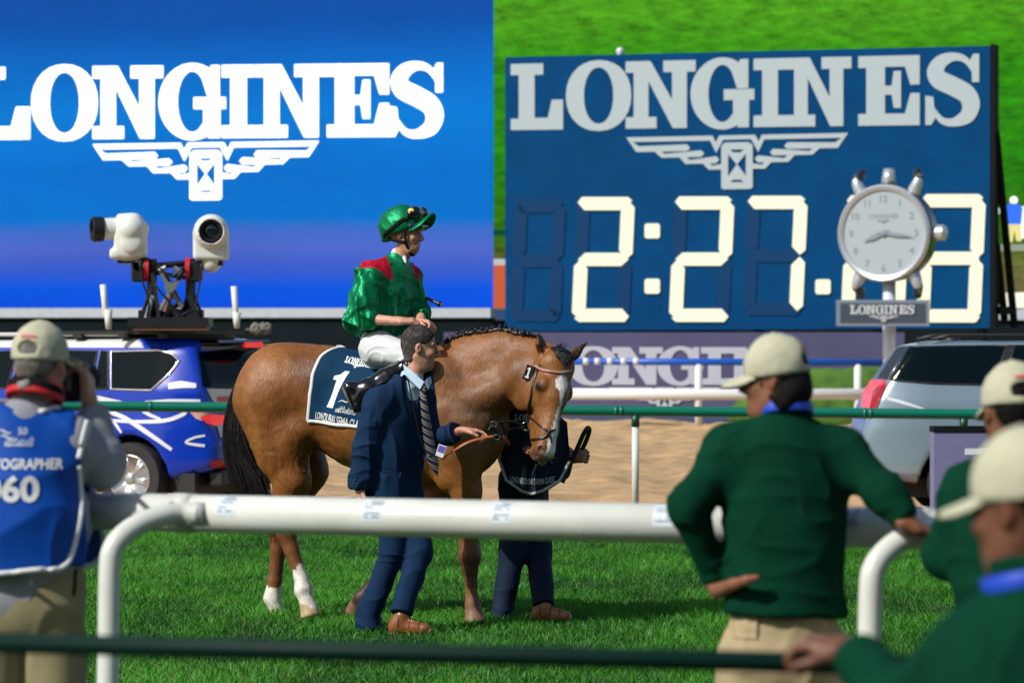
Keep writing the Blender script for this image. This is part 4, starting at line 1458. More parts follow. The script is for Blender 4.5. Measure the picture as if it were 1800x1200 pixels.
    bm.verts.index_update(); V1 = [tuple(v.co[:2]) for v in bm.verts]; F1 = [tuple(v.index for v in f.verts) for f in bm.faces]; bm.free()
    print_on(bv, 'number', V1, F1, placer(577, 717, 43.5, -.14, 1.0, .22), HN, m_trim, root, .003, .5)
    # wordmark near the spine, in slab letters
    x = 0; Vw = []; Fw = []
    for ch in 'LONGINES':
        wd, parts = GLYPH[ch]
        for (o, hs) in parts:
            fl, tri = tess([o] + hs)
            Fw += [tuple(i + len(Vw) for i in t) for t in tri]; Vw += [(px + x, py) for px, py in fl]
        x += wd - .03
    print_on(bv, 'lettering', Vw, Fw, placer(592, 637, 10.5, -.20, .8, -.35), HN, m_trim, root, .003, .5)
    Vw = []; Fw = []
    for (o, hs) in wing_polys():
        fl, tri = tess([o] + hs); Fw += [tuple(i + len(Vw) for i in t) for t in tri]; Vw += fl
    print_on(bv, 'winged_emblem', Vw, Fw, placer(616, 640, 13, -.22, 1.0), HN, m_trim, root, .003, .5)
    pr('LON', 551, 736, 12, 13, -.16, .012)
    pr('DUBAI SEMA CLASSIC', 565, 741, 15, 86, -.19, .012)
    pr('\uFEF2\uFEE4\uFEDF\uFE8E\uFECC\uFEDF\uFE8D \uFEF2\uFE91\uFEA9 \uFEB1\uFE84\uFEDB', 596, 719, 8, 34, -.12, .012)
    pr('DUBAI WORLD CUP', 592, 724, 5.5, 38, -.17, .02)
    sw = [stroke(spline([(0, 0), (.5, .25), (1.1, .1), (1.6, .35)], 6), [.02 + .10 * math.sin(math.pi * i / 18) for i in range(19)])]
    fl, tri = tess(sw)
    print_on(bv, 'race_emblem', fl, tri, placer(597, 707, 14, -.1), HN, m_trim, root, .003, .5)
    return bv
CLOTHB = build_cloth()

# ---- bridle on the bent head
m_leather = M('black_leather', (.010, .009, .009), .36, spec=.5)
m_brown = M('brown_leather', (.22, .065, .018), .42)
m_steel = M('bit_steel', (.62, .62, .60), .2, metal=1.0)
def strap(acc, pix, r=.009, ratio=.35, off=.005, n=5, seg=8):
    pts = [cast(HB, *p, 0.0) for p in pix]
    P = spline([p for p, _ in pts], n); out = []; nn = []
    for p in P:
        q, no, _i, _d = HB.find_nearest(Vector(p))
        e = np.array(EYE) - p
        no = np.array(no); no = -no if np.dot(no, e) < -.3 * np.linalg.norm(e) else no
        out.append(np.array(q) + no * off); nn.append(no)
    acc.tube(out, r, seg, flat=(nn, ratio))
    return out, nn
def build_bridle():
    h = HE['h']
    root = empty('bridle', h(.3, 0), 'black leather racing bridle with red and white browband and number tag', 'bridle')
    a = Acc(); strap(a, [(950, 640), (943, 655), (937, 676), (933, 700), (930, 722), (929, 742), (931, 757)], .0085); a.build('cheek_strap', m_leather, root, True)
    a = Acc(); strap(a, [(926, 727), (934, 735), (948, 747), (961, 757), (968, 770), (969, 779)], .0062); a.build('noseband_strap', m_leather, root, True)
    a = Acc(); strap(a, [(927, 774), (938, 772), (950, 771), (960, 766), (966, 758), (976, 755)], .0066); a.build('noseband_strap', m_leather, root, True)
    a = Acc(); pts, nn = strap(a, [(943, 643), (953, 649), (966, 652), (982, 654), (994, 653), (1003, 651)], .0088, .45, .006); a.build('browband', M('browband_red', (.50, .03, .035), .45), root, True)
    b = Acc(); g = Acc()
    for i in range(0, len(pts) - 1, 1):
        for kf in (0.0,):
            c = pts[i] * (1 - kf) + pts[i + 1] * kf; no = nn[i]
            t = nrm(pts[i + 1] - pts[i]); s_ = nrm(np.cross(no, t))
            b.box(c + no * .0042, (.0024, .0042, .0008), np.stack([t, s_, no], 1))
        g.tube([pts[i] + nrm(np.cross(nn[i], pts[i + 1] - pts[i])) * .009 * np.sign(nrm(np.cross(nn[i], pts[i + 1] - pts[i]))[2]), pts[i + 1] + nrm(np.cross(nn[i], pts[i + 1] - pts[i])) * .009 * np.sign(nrm(np.cross(nn[i], pts[i + 1] - pts[i]))[2])], .0028, 5)
    b.build('browband_check', M('browband_white', (.7, .68, .62), .5), root)
    g.build('browband_edge', M('browband_green', (.02, .25, .10), .5), root)
    # number tag hanging at the poll
    c, n = cast(HB, 932, 657, .016)
    n = nrm(n * .4 + np.array([.1, -1, .0])); up = nrm(np.array([.34, 0, 1.0]) - n * np.dot([.34, 0, 1.0], n)); s_ = np.cross(up, n)
    s_ = s_ if s_[0] > 0 else -s_
    R = np.stack([s_, up, n], 1)
    tg = Acc().box(c, (.027, .047, .004), R, bev=.002).build('number_tag', m_leather, root)
    dg = [(-.30, -.62), (.18, -.62), (.18, -.42), (.06, -.42), (.06, .62), (-.10, .62), (-.30, .46), (-.30, .30), (-.14, .36), (-.14, -.42), (-.30, -.42)]
    fl, tri = tess([dg]); vs = [c + s_ * x * .050 + up * y * .054 + n * .0052 for x, y in fl]
    mesh_obj('tag_number', np.array(vs), tri, m_trim, tg, False)
    # bit ring, loose rein leathers gathered behind the chin
    q, n = cast(HB, 925, 749, .012)
    ring = [q + np.array([.028 * math.cos(t), -.01, .028 * math.sin(t)]) for t in np.linspace(0, 2 * math.pi, 17)]
    Acc().tube(ring, .0042, 6, caps=False).build('bit_ring', m_steel, root, True)
    Acc().tube([q + [-.01, -.012, -.02], q + [.012, -.01, -.028], q + [.04, .0, -.03]], .006, 6).build('bit_bar', m_steel, root, True)
    Yr = q[1] - .03
    for pts in ([(922, 748), (905, 741), (884, 741), (866, 748), (858, 758)], [(922, 752), (902, 753), (884, 762), (870, 770), (860, 770)],
                [(880, 741), (886, 755), (883, 772)], [(866, 748), (872, 760), (884, 770), (893, 764)]):
        P = [W(x, y, Yr - .0004 * (922 - x)) for x, y in pts]
        Acc().tube(spline(P, 5), .0085, 8, flat=(np.array([.1, -1, .1]), .35)).build('rein', m_leather, root, True)
    for cx, cy in ((873, 768), (868, 745)):
        cc = W(cx, cy, Yr - .05)
        ring = [cc + np.array([.022 * math.cos(t), -.004 * math.sin(t), .016 * math.sin(t)]) for t in np.linspace(0, 2 * math.pi, 15)]
        Acc().tube(ring, .004, 6, caps=False).build('buckle_ring', m_steel, root, True)
    P = [W(x, y, Yr - .04) for x, y in ((884, 764), (889, 773), (895, 782))]
    Acc().tube(P, [.012, .016, .010], 8, flat=(np.array([0, -1, 0]), .5)).build('strap_end', m_brown, root, True)
    return Yr
REIN_Y = build_bridle()
# ================================================================== PEOPLE
UP = np.array([0, 0, 1.0])

def frame(f, u=UP):
    f = nrm(f); r = nrm(np.cross(f, u)); u2 = np.cross(r, f)
    return f, r, u2

def skin_mat(name):
    return M('skin_' + name, rough=.48, attr=True, var=.10, vscale=30, bump=.05, bscale=150, spec=.4)

def add_head(S, c, f, u=UP, sc=1.0, m=0):
    """skull, face, ears; c = centre of the head, f = where it looks"""
    f, r, u = frame(f, u)
    R = np.stack([f, r, u], 1)
    P = lambda a, b, d: c + (f * a + r * b + u * d) * sc
    z = sc
    S.ell(P(-.012, 0, .032), np.array([.096, .076, .098]) * z, R, k=.02, m=m)
    S.ell(P(.026, 0, -.040), np.array([.062, .060, .080]) * z, R, k=.03, m=m)
    S.ell(P(.052, 0, -.096), np.array([.036, .034, .028]) * z, R, k=.03, m=m)          # chin
    for s in (-1, 1):
        S.cap(P(-.012, s * .050, -.050), P(.04, s * .034, -.098), .018 * z, .017 * z, k=.03, m=m)   # jaw
        S.ell(P(.062, s * .040, -.022), np.array([.024, .022, .020]) * z, R, k=.02, m=m)  # cheek
        S.ell(P(.088, s * .033, .010), np.array([.018, .020, .011]) * z, R, k=.01, m=m, neg=True)   # eye hollow
        S.ell(P(.066, s * .031, .010), np.array([.014, .014, .0125]) * z, R, k=.003, m=6)
        S.cap(P(.082, s * .014, .030), P(.070, s * .050, .031), .0085 * z, .007 * z, k=.014, m=m)   # brow
        S.ell(P(-.012, s * .078, -.002), np.array([.018, .011, .031]) * z, R, k=.008, m=m)
        S.ell(P(-.006, s * .088, .002), np.array([.009, .007, .015]) * z, R, k=.004, m=m, neg=True)
    S.cap(P(.086, 0, .022), P(.113, 0, -.026), .0085 * z, .0098 * z, k=.012, m=m)
    S.cap(P(.111, 0, -.028), P(.096, 0, -.039), .0085 * z, .008 * z, k=.008, m=m)
    for s in (-1, 1):
        S.ell(P(.094, s * .012, -.034), np.array([.013, .009, .008]) * z, R, k=.008, m=m)
    S.cap(P(.082, -.022, -.061), P(.082, .022, -.061), .008 * z, k=.008, m=m)
    S.cap(P(.080, -.020, -.074), P(.080, .020, -.074), .009 * z, k=.008, m=m)
    S.cap(P(.094, -.022, -.067), P(.094, .022, -.067), .0035 * z, k=.004, neg=True)
    return P, R

def add_hand(S, w, d, n, sc=1.0, curl=.5, thumb=1, m=0, th_open=.6, spread=.0, curls=None):
    """palm, four jointed fingers and a thumb; d = finger direction, n = the way the palm faces, thumb = side (+1/-1 along d x n)"""
    d = nrm(d); n = nrm(n - d * np.dot(n, d)); s = np.cross(d, n)
    R = np.stack([d, s, n], 1); z = sc
    S.box(w + d * .047 * z, np.array([.047, .041, .0145]) * z, R, r=.013 * z, k=.012, m=m)
    S.cap(w - d * .02 * z, w + d * .02 * z, .029 * z, .030 * z, k=.02, m=m, lat=n, q=.7)
    offs = (.031, .0105, -.0105, -.031); lens = (.070, .079, .073, .057)
    for i in range(4):
        q = w + (d * .090 + s * thumb * offs[i]) * z
        c0 = curls[i] if curls is not None else curl
        a = 0; dirs = []
        for kf in (.55, .75, .55):
            a += c0 * kf * 1.5; dirs.append(a)
        ln = lens[i] * z; rr = (.0092, .0086, .0078, .0070)
        for j, fr in enumerate((.44, .31, .25)):
            dd = d * math.cos(dirs[j]) + n * math.sin(dirs[j]) + s * spread * thumb * (offs[i] / .03) * .2
            q2 = q + nrm(dd) * ln * fr
            S.cap(q, q2, rr[j] * z, rr[j + 1] * z, k=.0035, m=m); q = q2
    b = w + (d * .022 + s * thumb * .030 + n * .006) * z
    t1 = nrm(d * .75 + s * thumb * th_open + n * .35); t2 = nrm(d * .95 + s * thumb * (th_open - .45) + n * .35)
    S.cap(b, b + t1 * .046 * z, .0165 * z, .0115 * z, k=.012, m=m)
    S.cap(b + t1 * .046 * z, b + t1 * .046 * z + t2 * .036 * z, .0112 * z, .0090 * z, k=.004, m=m)

def skin_color(P, tone_, lips=None, brow=(.03, .02, .015), stubble=0.0, spots=()):
    def fn(V, N, ids):
        n = len(V); C = np.repeat(np.asarray(tone_)[None], n, 0)
        def near(p, r0, col, wt=1.0, soft=.5):
            nonlocal C
            d = np.linalg.norm(V - p, axis=1); k = np.clip((r0 - d) / (r0 * soft), 0, 1)[:, None] * wt
            C = C * (1 - k) + np.asarray(col) * k
        t = np.asarray(tone_)
        near(P(.085, 0, -.04), .05, t * [1.08, .90, .86], .6, 1)
        for s in (-1, 1):
            near(P(.060, s * .045, -.02), .03, t * [1.08, .88, .84], .5, 1)
            near(P(-.010, s * .085, .0), .035, t * [1.10, .84, .80], .6)
            near(P(-.005, s * .082, .002), .012, t * .45, .8)
            for b in (.018, .032, .046):
                near(P(.084 - b * .12, s * b, .033), .0095, brow, .9)
        if stubble:
            for q in ((.06, 0, -.105), (.05, .03, -.09), (.05, -.03, -.09), (.09, 0, -.052), (.0, .055, -.06), (.0, -.055, -.06)):
                near(P(*q), .04, t * .42, stubble, .9)
        for b in (-.016, 0, .016):
            near(P(.090, b, -.068), .011, lips if lips else t * [.85, .55, .52], .8)
        # eyes: white, dark iris and lid line
        for s in (-1, 1):
            e = P(.078, s * .031, .010)
            near(e, .014, (.42, .38, .35), .8, .3)
            near(P(.081, s * .030, .010), .0075, (.012, .008, .006), 1, .4)
            near(P(.080, s * .031, .019), .009, t * .35, .8)
        for (p, r0, col, wt) in spots:
            near(p, r0, col, wt, .6)
        return C
    return fn

def bbox(pts, pad):
    p = np.array([np.asarray(q) for q in pts]); return p.min(0) - pad, p.max(0) + pad

def body_core(S, J, slim=1.0, fwd=(0, 1, 0)):
    """trunk and limbs under the clothes, continuous with head and hands"""
    lat = nrm(fwd)
    S.cap(J['chest'], J['pelvis'], .135 * slim, .125 * slim, k=.05, lat=lat, q=.66)
    S.cap(J['neck'] - UP * .04, J['headc'] - UP * .05, .056, .050, k=.03)
    for s in 'LR':
        S.cap(J['chest'] + UP * .08, J['sh' + s], .06, .050, k=.05)
        S.cap(J['sh' + s], J['el' + s], .047, .036, k=.03)
        S.cap(J['el' + s], J['wr' + s], .040, .025, k=.02)
        S.cap(J['hip' + s], J['kn' + s], .075, .050, k=.05)
        S.cap(J['kn' + s], J['an' + s], .052, .036, k=.02)
        S.cap(J['an' + s] - UP * .01, J['toe' + s], .034, .026, k=.02)

def hair_field(c, f, u, sc, h=.005, lift=.010, front=.058, nape=-.075, top=.055, slope=.9):
    """a cap of hair over the skull down to the nape"""
    f, r, u = frame(f, u); R = np.stack([f, r, u], 1)
    P = lambda a, b, d: c + (f * a + r * b + u * d) * sc
    S = SDF(c - .19, c + .19, h)
    S.ell(P(-.014, 0, .034), (np.array([.096, .076, .098]) + lift) * sc, R, k=.01)
    S.cap(P(-.043, 0, .0), P(-.043, 0, nape + .02), .049 * sc, .044 * sc, k=.03)
    S.cut(P(front, 0, top), nrm(f * 1.0 - u * slope), k=.01)
    S.cut(P(0, 0, nape), -u)
    for s in (-1, 1):
        S.ell(P(.010, s * .09, -.010), np.array([.030, .03, .045]) * sc, R, k=.008, neg=True)
        S.ell(P(.075, s * .065, -.02), np.array([.075, .05, .06]) * sc, R, k=.01, neg=True)
    return S, P

def cap_hat(name, c, f, u, sc, parent, mat, label_col, brim=True, gap=True, brim_len=.085, h=.006, tilt=0.0, patch=True):
    """baseball cap: dome, brim, back opening with a strap over it, top button, red patch"""
    f, r, u = frame(f, u); R = np.stack([f, r, u], 1)
    P = lambda a, b, d: c + (f * a + r * b + u * d) * sc
    S = SDF(c - .30 * sc, c + .30 * sc, h)
    S.ell(P(-.012, 0, .040), np.array([.102, .085, .105]) * sc, R, k=.008)
    S.cap(P(-.010, 0, .05), P(-.010, 0, .0), .083 * sc, .086 * sc, k=.015, lat=f, q=1.18)
    S.cut(P(0, 0, .018), -u)
    if gap:
        S.ell(P(-.115, 0, .058), np.array([.045, .036, .021]) * sc, R, k=.004, neg=True)
        S.box(P(-.115, 0, .050), np.array([.045, .030, .010]) * sc, R, r=.004, k=.004, neg=True)
    if brim:
        Rb = np.stack([nrm(f - u * .28), r, nrm(u + f * .28)], 1)
        cp = P(.09, 0, .022); n = Rb[:, 2]
        B = SDF(c - .30 * sc, c + .30 * sc, h * .8)
        B.ell(P(.075, 0, .01), np.array([.100, .080, .06]) * sc, Rb, k=.004)
        B.cut(cp + n * .006 * sc, n, k=.004); B.cut(cp - n * .007 * sc, -n, k=.004)
        o2, V2, Q2 = None, None, None
    fld = lambda V, N, i: .0022 * vnoise(V * 22, 71) + .0012 * vnoise(V * 60, 72)
    root = finish(S, name, mat, parent, disp=fld)
    V, Q = root[1], root[2]
    ob = root[0]
    if brim:
        Vb, Qb, _ = B.mesh(2)
        d = (Vb - cp) @ r
        Vb = Vb - n[None] * (d ** 2 * 3.2 / sc)[:, None]          # curved across
        mesh_obj('brim', Vb, Qb, mat, ob)
    bv = bvh_of(V, Q)
    if patch:
        a = Acc(); grid = []
        for zz in np.linspace(.116, .101, 3):
            for t in np.linspace(-.30, .30, 9):
                q, no, _i, _d = bv.find_nearest(Vector(P(-.012 - .12 * math.cos(t), .115 * math.sin(t), zz)))
                grid.append(np.array(q + no * .0045))
        a.add(grid, [(9 * i + j, 9 * i + j + 1, 9 * i + j + 10, 9 * i + j + 9) for i in range(2) for j in range(8)])
        o = a.build('red_patch', M('cap_red', label_col, .6), ob, True)
    Acc().lathe(P(-.012, 0, .143), u, [(-.004, .011 * sc), (.003, .009 * sc), (.005, .002)], 10).build('button', mat, ob, True)
    return ob, P, bv

def shoe(parent, an, toe, mat, width=.048, sole=True, name='shoe'):
    d = nrm((toe - an) * [1, 1, 0]); s = np.cross(UP, d); R = np.stack([d, s, UP], 1)
    heel = an - d * .065
    z0 = toe[2] - .028
    S = SDF(np.minimum(heel, toe) - .13, np.maximum(heel, toe) + .15, .005)
    hb = heel * [1, 1, 0] + [0, 0, z0 + .045]
    tb = toe * [1, 1, 0] + [0, 0, z0 + .034]
    S.cap(hb + d * .03, tb - d * .02, .044, .040, k=.03, lat=s, q=.92)
    S.cap(hb + d * .04 + UP * .03, tb - d * .09 + UP * .012, .042, .035, k=.03, lat=s, q=.85)
    S.cap(an, hb + d * .035, .043, .042, k=.03)
    S.cut(toe * [1, 1, 0] + [0, 0, z0 + .008], -UP)
    S.cap(tb - d * .085 + UP * .037 - s * .02, tb - d * .085 + UP * .037 + s * .02, .006, .006, k=.006)
    o, V, Q = finish(S, name, mat, parent, disp=lambda v, n, i: .0012 * vnoise(v * 40, 81))
    B = SDF(np.minimum(heel, toe) - .13, np.maximum(heel, toe) + .15, .005)
    B.cap(hb - UP * .04 + d * .025, tb - UP * .03 - d * .018, .044, .042, k=.01, lat=UP, q=.22)
    B.box(hb - UP * .036 + d * .01, (.032, .034, .012), R, r=.004, k=.003)
    finish(B, 'sole', M('shoe_sole', (.02, .013, .009), .6), o)
    L = Acc()
    for k in range(4):
        c = tb - d * (.075 + .016 * k) + UP * (.046 + .009 * k)
        L.tube([c - s * .017, c + UP * .005, c + s * .017], .0028, 5)
    lo = L.build('lace', M('lace_dark', (.02, .012, .008), .7), o)
    sb_ = bvh_of(V, Q)
    for kx in (.045, .105, .17):
        pts = []; nn_ = []
        for t in np.linspace(-1.2, 1.2, 11):
            q, no, _i, _d = sb_.find_nearest(Vector(tb - d * kx + s * .06 * math.sin(t) + UP * (.07 * math.cos(t) - .01))); pts.append(np.array(q + no * .0015)); nn_.append(np.array(no))
        Acc().tube(pts, .0032, 6, flat=(nn_, .5)).build('seam', M('seam_dark', (.045, .018, .008), .6), o, True)
    return o

# ------------------------------------------------------------------ the man in the navy suit
m_suit = M('navy_suit_cloth', (.0075, .027, .070), .85, var=.10, vscale=14, bump=.10, bscale=240, spec=.10)
m_suit_d = M('navy_suit_lining', (.004, .008, .022), .7)
m_shirt = M('pale_blue_shirt', (.42, .56, .68), .7, bump=.06, bscale=90)
m_shoe = M('tan_leather', (.22, .075, .022), .34, var=.25, vscale=18, coat=.2)

def stripes_mat(name, cols, scale, direction):
    m = bpy.data.materials.new(name); m.use_nodes = True
    t = m.node_tree; b = t.nodes['Principled BSDF']; b.inputs['Roughness'].default_value = .5
    tc = t.nodes.new('ShaderNodeTexCoord'); dp = t.nodes.new('ShaderNodeVectorMath'); dp.operation = 'DOT_PRODUCT'
    dp.inputs[1].default_value = tuple(np.array(direction) * scale)
    t.links.new(tc.outputs['Object'], dp.inputs[0])
    fr = t.nodes.new('ShaderNodeMath'); fr.operation = 'FRACT'; t.links.new(dp.outputs['Value'], fr.inputs[0])
    cr = t.nodes.new('ShaderNodeValToRGB'); cr.color_ramp.interpolation = 'CONSTANT'; e = cr.color_ramp.elements
    e[0].position, e[0].color = cols[0][0], (*cols[0][1], 1); e[1].position, e[1].color = cols[1][0], (*cols[1][1], 1)
    for p, c in cols[2:]: k = e.new(p); k.color = (*c, 1)
    t.links.new(fr.outputs[0], cr.inputs[0]); t.links.new(cr.outputs[0], b.inputs['Base Color'])
    return m

def ribbon_on(bv, pts, widths, normal, name, mat, parent, off=.004, thick=.004, n=6, seg=10):
    """a band lying on a surface, pressed on along -normal"""
    P = spline(pts, n); Wd = np.interp(np.linspace(0, len(widths) - 1, len(P)), range(len(widths)), widths)
    nn = Vector(nrm(normal)); vs = []; k = 5
    for i, p in enumerate(P):
        t = nrm(P[min(i + 1, len(P) - 1)] - P[max(i - 1, 0)]); s = nrm(np.cross(t, np.array(nn)))
        for j in range(k):
            q = Vector(p + s * Wd[i] * (j / (k - 1) - .5))
            hit, no, _i, _d = bv.ray_cast(q + nn * .25, -nn)
            if hit is None: hit = q
            vs.append(np.array(hit + nn * (off + thick * (1 - (2 * j / (k - 1) - 1) ** 2) * .5)))
    m_ = len(P)
    fs = [(i * k + j, i * k + j + 1, (i + 1) * k + j + 1, (i + 1) * k + j) for i in range(m_ - 1) for j in range(k - 1)]
    vb = [np.array(v) - np.array(nn) * thick for v in vs]; N_ = len(vs)
    fb = [tuple(x + N_ for x in f[::-1]) for f in fs]
    rim = [j for j in range(k)] + [(i + 1) * k - 1 for i in range(1, m_)] + [(m_ - 1) * k + j for j in range(k - 2, -1, -1)] + [i * k for i in range(m_ - 2, 0, -1)]
    fr = [(rim[i], rim[(i + 1) % len(rim)], rim[(i + 1) % len(rim)] + N_, rim[i] + N_) for i in range(len(rim))]
    return mesh_obj(name, np.array(vs + vb), fs + fb + fr, mat, parent, True)

def suit_man():
    Y0 = 23.1
    P = lambda x, y, d=0.0: W(x, y, Y0 + d)
    root = empty('person', P(690, 1112) * [1, 1, 0], 'man in a navy suit and striped tie leading the horse', 'person')
    fw = np.array([.82, -.57, 0]); rt = np.array([-.57, -.82, 0])
    J = dict(pelvis=P(690, 842), chest=P(704, 722), neck=P(722, 668), headc=P(738, 612),
             shR=P(668, 703, -.13), elR=P(641, 790, -.16), wrR=P(632, 858, -.16),
             shL=P(741, 698, .15), elL=P(757, 772, .10), wrL=P(812, 757, -.06),
             hipR=P(678, 850, -.08), knR=P(692, 965, -.09), anR=P(646, 1088, -.08), toeR=P(658, 1094, .20),
             hipL=P(712, 850, .08), knL=P(737, 968, -.08), anL=P(706, 1088, -.24), toeL=P(752, 1108, -.28))
    lo, hi = bbox(J.values(), .22)
    hf = np.array([.985, .06, -.10])
    S = SDF(lo, hi, .0042)
    body_core(S, J, 1.0, fw)
    PF, R = add_head(S, J['headc'], hf, UP, 1.05)
    add_hand(S, J['wrL'] + np.array([.01, -.01, .0]), nrm(np.array([.97, -.1, -.10])), np.array([.05, -.35, -.94]), 1.0, thumb=-1, curls=(.28, .55, .75, .85), th_open=.35)
    add_hand(S, J['wrR'], np.array([.03, -.02, -1]), np.array([1, .2, 0]), 1.0, curl=.55, thumb=1)
    tone_ = (.52, .265, .175)
    finish(S, 'body', skin_mat('pale'), root, color=skin_color(PF, tone_, stubble=.35), smooth=1,
           disp=lambda v, n, i: .0012 * vnoise(v * 45, 91))
    # hair: cropped, greying
    H, PH = hair_field(J['headc'], hf, UP, 1.05, h=.0045, lift=.005, front=.066, top=.060, slope=.75, nape=-.080)
    hm = M('hair_grey_brown', rough=.75, attr=True, bump=.25, bscale=160, bstretch=(1, 1, .35), spec=.2)
    finish(H, 'hair', hm, root, disp=lambda v, n, i: .0008 * vnoise(v * 90, 92),
           color=lambda V, N, i: np.clip(np.array([.030, .026, .023])[None] + (.06 * np.clip(vnoise(V * 90, 94) + .1, 0, 1) + .05 * np.clip((PH(0, 0, .03)[2] - V[:, 2]) / .08, 0, 1))[:, None], 0, 1))
    # shirt, with a turned collar
    T = SDF(lo, hi, .0065)
    T.cap(P(706, 732), P(692, 850), .180, .165, k=.05, lat=fw, q=.66)
    T.cap(P(709, 705), J['shL'], .08, .06, k=.05); T.cap(P(709, 705), J['shR'], .08, .06, k=.05)
    T.cap(P(712, 690), P(722, 672), .085, .075, k=.03)
    T.cap(P(722, 676), P(726, 655), .071, .066, k=.012, flat=True)
    so, sV, sQ = finish(T, 'shirt', m_shirt, root, disp=lambda v, n, i: .003 * folds(v, (9, 9, 5), 95))
    sb = bvh_of(sV, sQ)
    for poly in ([(709, 640, -.05), (727, 655, -.115), (745, 671, -.150), (738, 684, -.185), (724, 672, -.165), (712, 658, -.12)],
                 [(745, 671, -.150), (752, 664, -.10), (757, 662, -.06), (759, 672, -.08), (753, 684, -.15)]):
        q = [P(*p) for p in poly]; nn_ = nrm([.3, -1, .25]); n_ = len(q)
        vs_ = [v + nn_ * .004 for v in q] + [v - nn_ * .004 for v in q]
        mesh_obj('collar_leaf', np.array(vs_), [tuple(range(n_)), tuple(range(2 * n_ - 1, n_ - 1, -1))] + [(k, n_ + k, n_ + (k + 1) % n_, (k + 1) % n_) for k in range(n_)], m_shirt, so, False)
    tie = stripes_mat('striped_tie', [(0, (.012, .016, .035)), (.30, (.45, .42, .40)), (.42, (.10, .07, .07)), (.62, (.42, .30, .22)), (.80, (.012, .016, .035))], 30, nrm([.55, -.3, .75]))
    tp = [P(741, 684, -.02), P(745, 710, -.04), P(751, 760, -.05), P(760, 810, -.05), P(769, 838, -.05)]
    # the tie hangs clear of the belly, so it is laid on its own line
    tv = []; tw = (.030, .036, .050, .066, .072, .004)
    pts = [P(743, 684, -.155), P(744, 694, -.175), P(747, 718, -.210), P(753, 765, -.225), P(762, 812, -.235), P(770, 838, -.235)]
    sdir = nrm([.80, .60, 0])
    PP = spline(pts[:5], 6); ww = np.interp(np.linspace(0, 4, len(PP)), range(5), (.034, .040, .052, .068, .078))
    vs = []; nfr = nrm(np.cross(sdir, [0, 0, 1.0])); nfr = nfr if nfr[1] < 0 else -nfr
    for i, p in enumerate(PP):
        for j in range(5):
            x = j / 4 - .5
            vs.append(p + sdir * ww[i] * x + nfr * .008 * (1 - 4 * x * x))
    tip = pts[5]; vs.append(tip)
    fs = [(i * 5 + j, i * 5 + j + 1, i * 5 + j + 6, i * 5 + j + 5) for i in range(len(PP) - 1) for j in range(4)]
    last = (len(PP) - 1) * 5
    fs += [(last + j, last + j + 1, len(vs) - 1) for j in range(4)]
    nb = len(vs); vs += [v - nfr * .007 for v in vs]
    fs += [tuple(q + nb for q in f[::-1]) for f in fs]
    tob = mesh_obj('tie', np.array(vs), fs, tie, root, True)
    K = SDF(P(744, 686, -.16) - .08, P(744, 686, -.16) + .08, .004)
    K.cap(P(743, 681, -.15), P(745, 692, -.168), .021, .015, k=.01, lat=nfr, q=.7)
    finish(K, 'tie_knot', tie, tob)
    # jacket
    A = SDF(lo - .06, hi + .06, .0065)
    A.cap(P(704, 738), P(697, 795), .200, .186, k=.06, lat=fw, q=.70)
    A.cap(P(697, 795), P(691, 872), .187, .205, k=.06, lat=fw, q=.72)
    for sh in ('shL', 'shR'):
        A.cap(P(706, 694), J[sh] + UP * -.015, .088, .078, k=.06)
    A.cap(J['shR'] - UP * .01, J['elR'], .086, .074, k=.045)
    A.cap(J['elR'], J['wrR'] - UP * .005, .072, .064, k=.03, flat=True)
    A.cap(J['shL'] - UP * .01, J['elL'], .084, .072, k=.045)
    wl = J['wrL'] - nrm(J['wrL'] - J['elL']) * .045
    A.cap(J['elL'], wl, .070, .062, k=.03, flat=True)
    # collar stand at the nape
    A.cap(P(708, 684), P(716, 664), .094, .082, k=.03, flat=True)
    # open front: wedge from the throat to the button, then the skirts part
    fc = lambda x, y, d=0: P(x, y, d)
    V0 = [(730, 662, -.03, .066), (741, 690, -.13, .068), (748, 730, -.185, .058), (755, 780, -.20, .042), (761, 822, -.21, .020)]
    for a0, b0 in zip(V0[:-1], V0[1:]):
        A.cap(P(*a0[:3]), P(*b0[:3]), a0[3], b0[3], k=.012, neg=True, lat=fw, q=1.3)
    A.cap(P(762, 826, -.20), P(772, 905, -.16), .012, .085, k=.012, neg=True, lat=fw, q=1.5)
    A.cap(J['neck'] - UP * .03, J['headc'], .074, .09, k=.01, neg=True)
    A.cut(P(691, 873), nrm([-.02, 0, -1]))
    def jd(v, n, i):
        x = .0065 * folds(v, (7, 7, 3.2), 101) + .004 * vnoise(v * [14, 14, 5], 102)
        sl = (v[:, 0] < P(664, 700)[0])
        x = x + np.where(sl, .008 * folds(v, (6, 6, 10), 103), 0)
        return x
    jo, jV, jQ = finish(A, 'jacket', m_suit, root, disp=jd, smooth=2)
    jb = bvh_of(jV, jQ)
    cam = np.array([0, -1, .0])
    # lapels, pocket flap, buttons
    ribbon_on(jb, [P(712, 658, -.1), P(716, 676, -.15), P(722, 706, -.2), P(732, 752, -.22), P(748, 806, -.22)], (.045, .070, .085, .062, .018), cam, 'lapel', m_suit, jo, .004, .006)
    ribbon_on(jb, [P(757, 676, -.05), P(760, 700, -.05), P(766, 750, -.08), P(768, 800, -.1)], (.020, .032, .030, .012), nrm([.5, -.85, 0]), 'lapel', m_suit, jo, .004, .006)
    ribbon_on(jb, [P(655, 826, -.2), P(680, 829, -.2), P(704, 835, -.2)], (.040, .042, .040), cam, 'pocket_flap', m_suit, jo, .003, .006)
    for (x, y) in ((743, 806),):
        q, n = cast(jb, x, y, .003)
        Acc().lathe(q, n, [(0, .010), (.004, .009), (.005, .004)], 12).build('button', m_suit_d, jo, True)
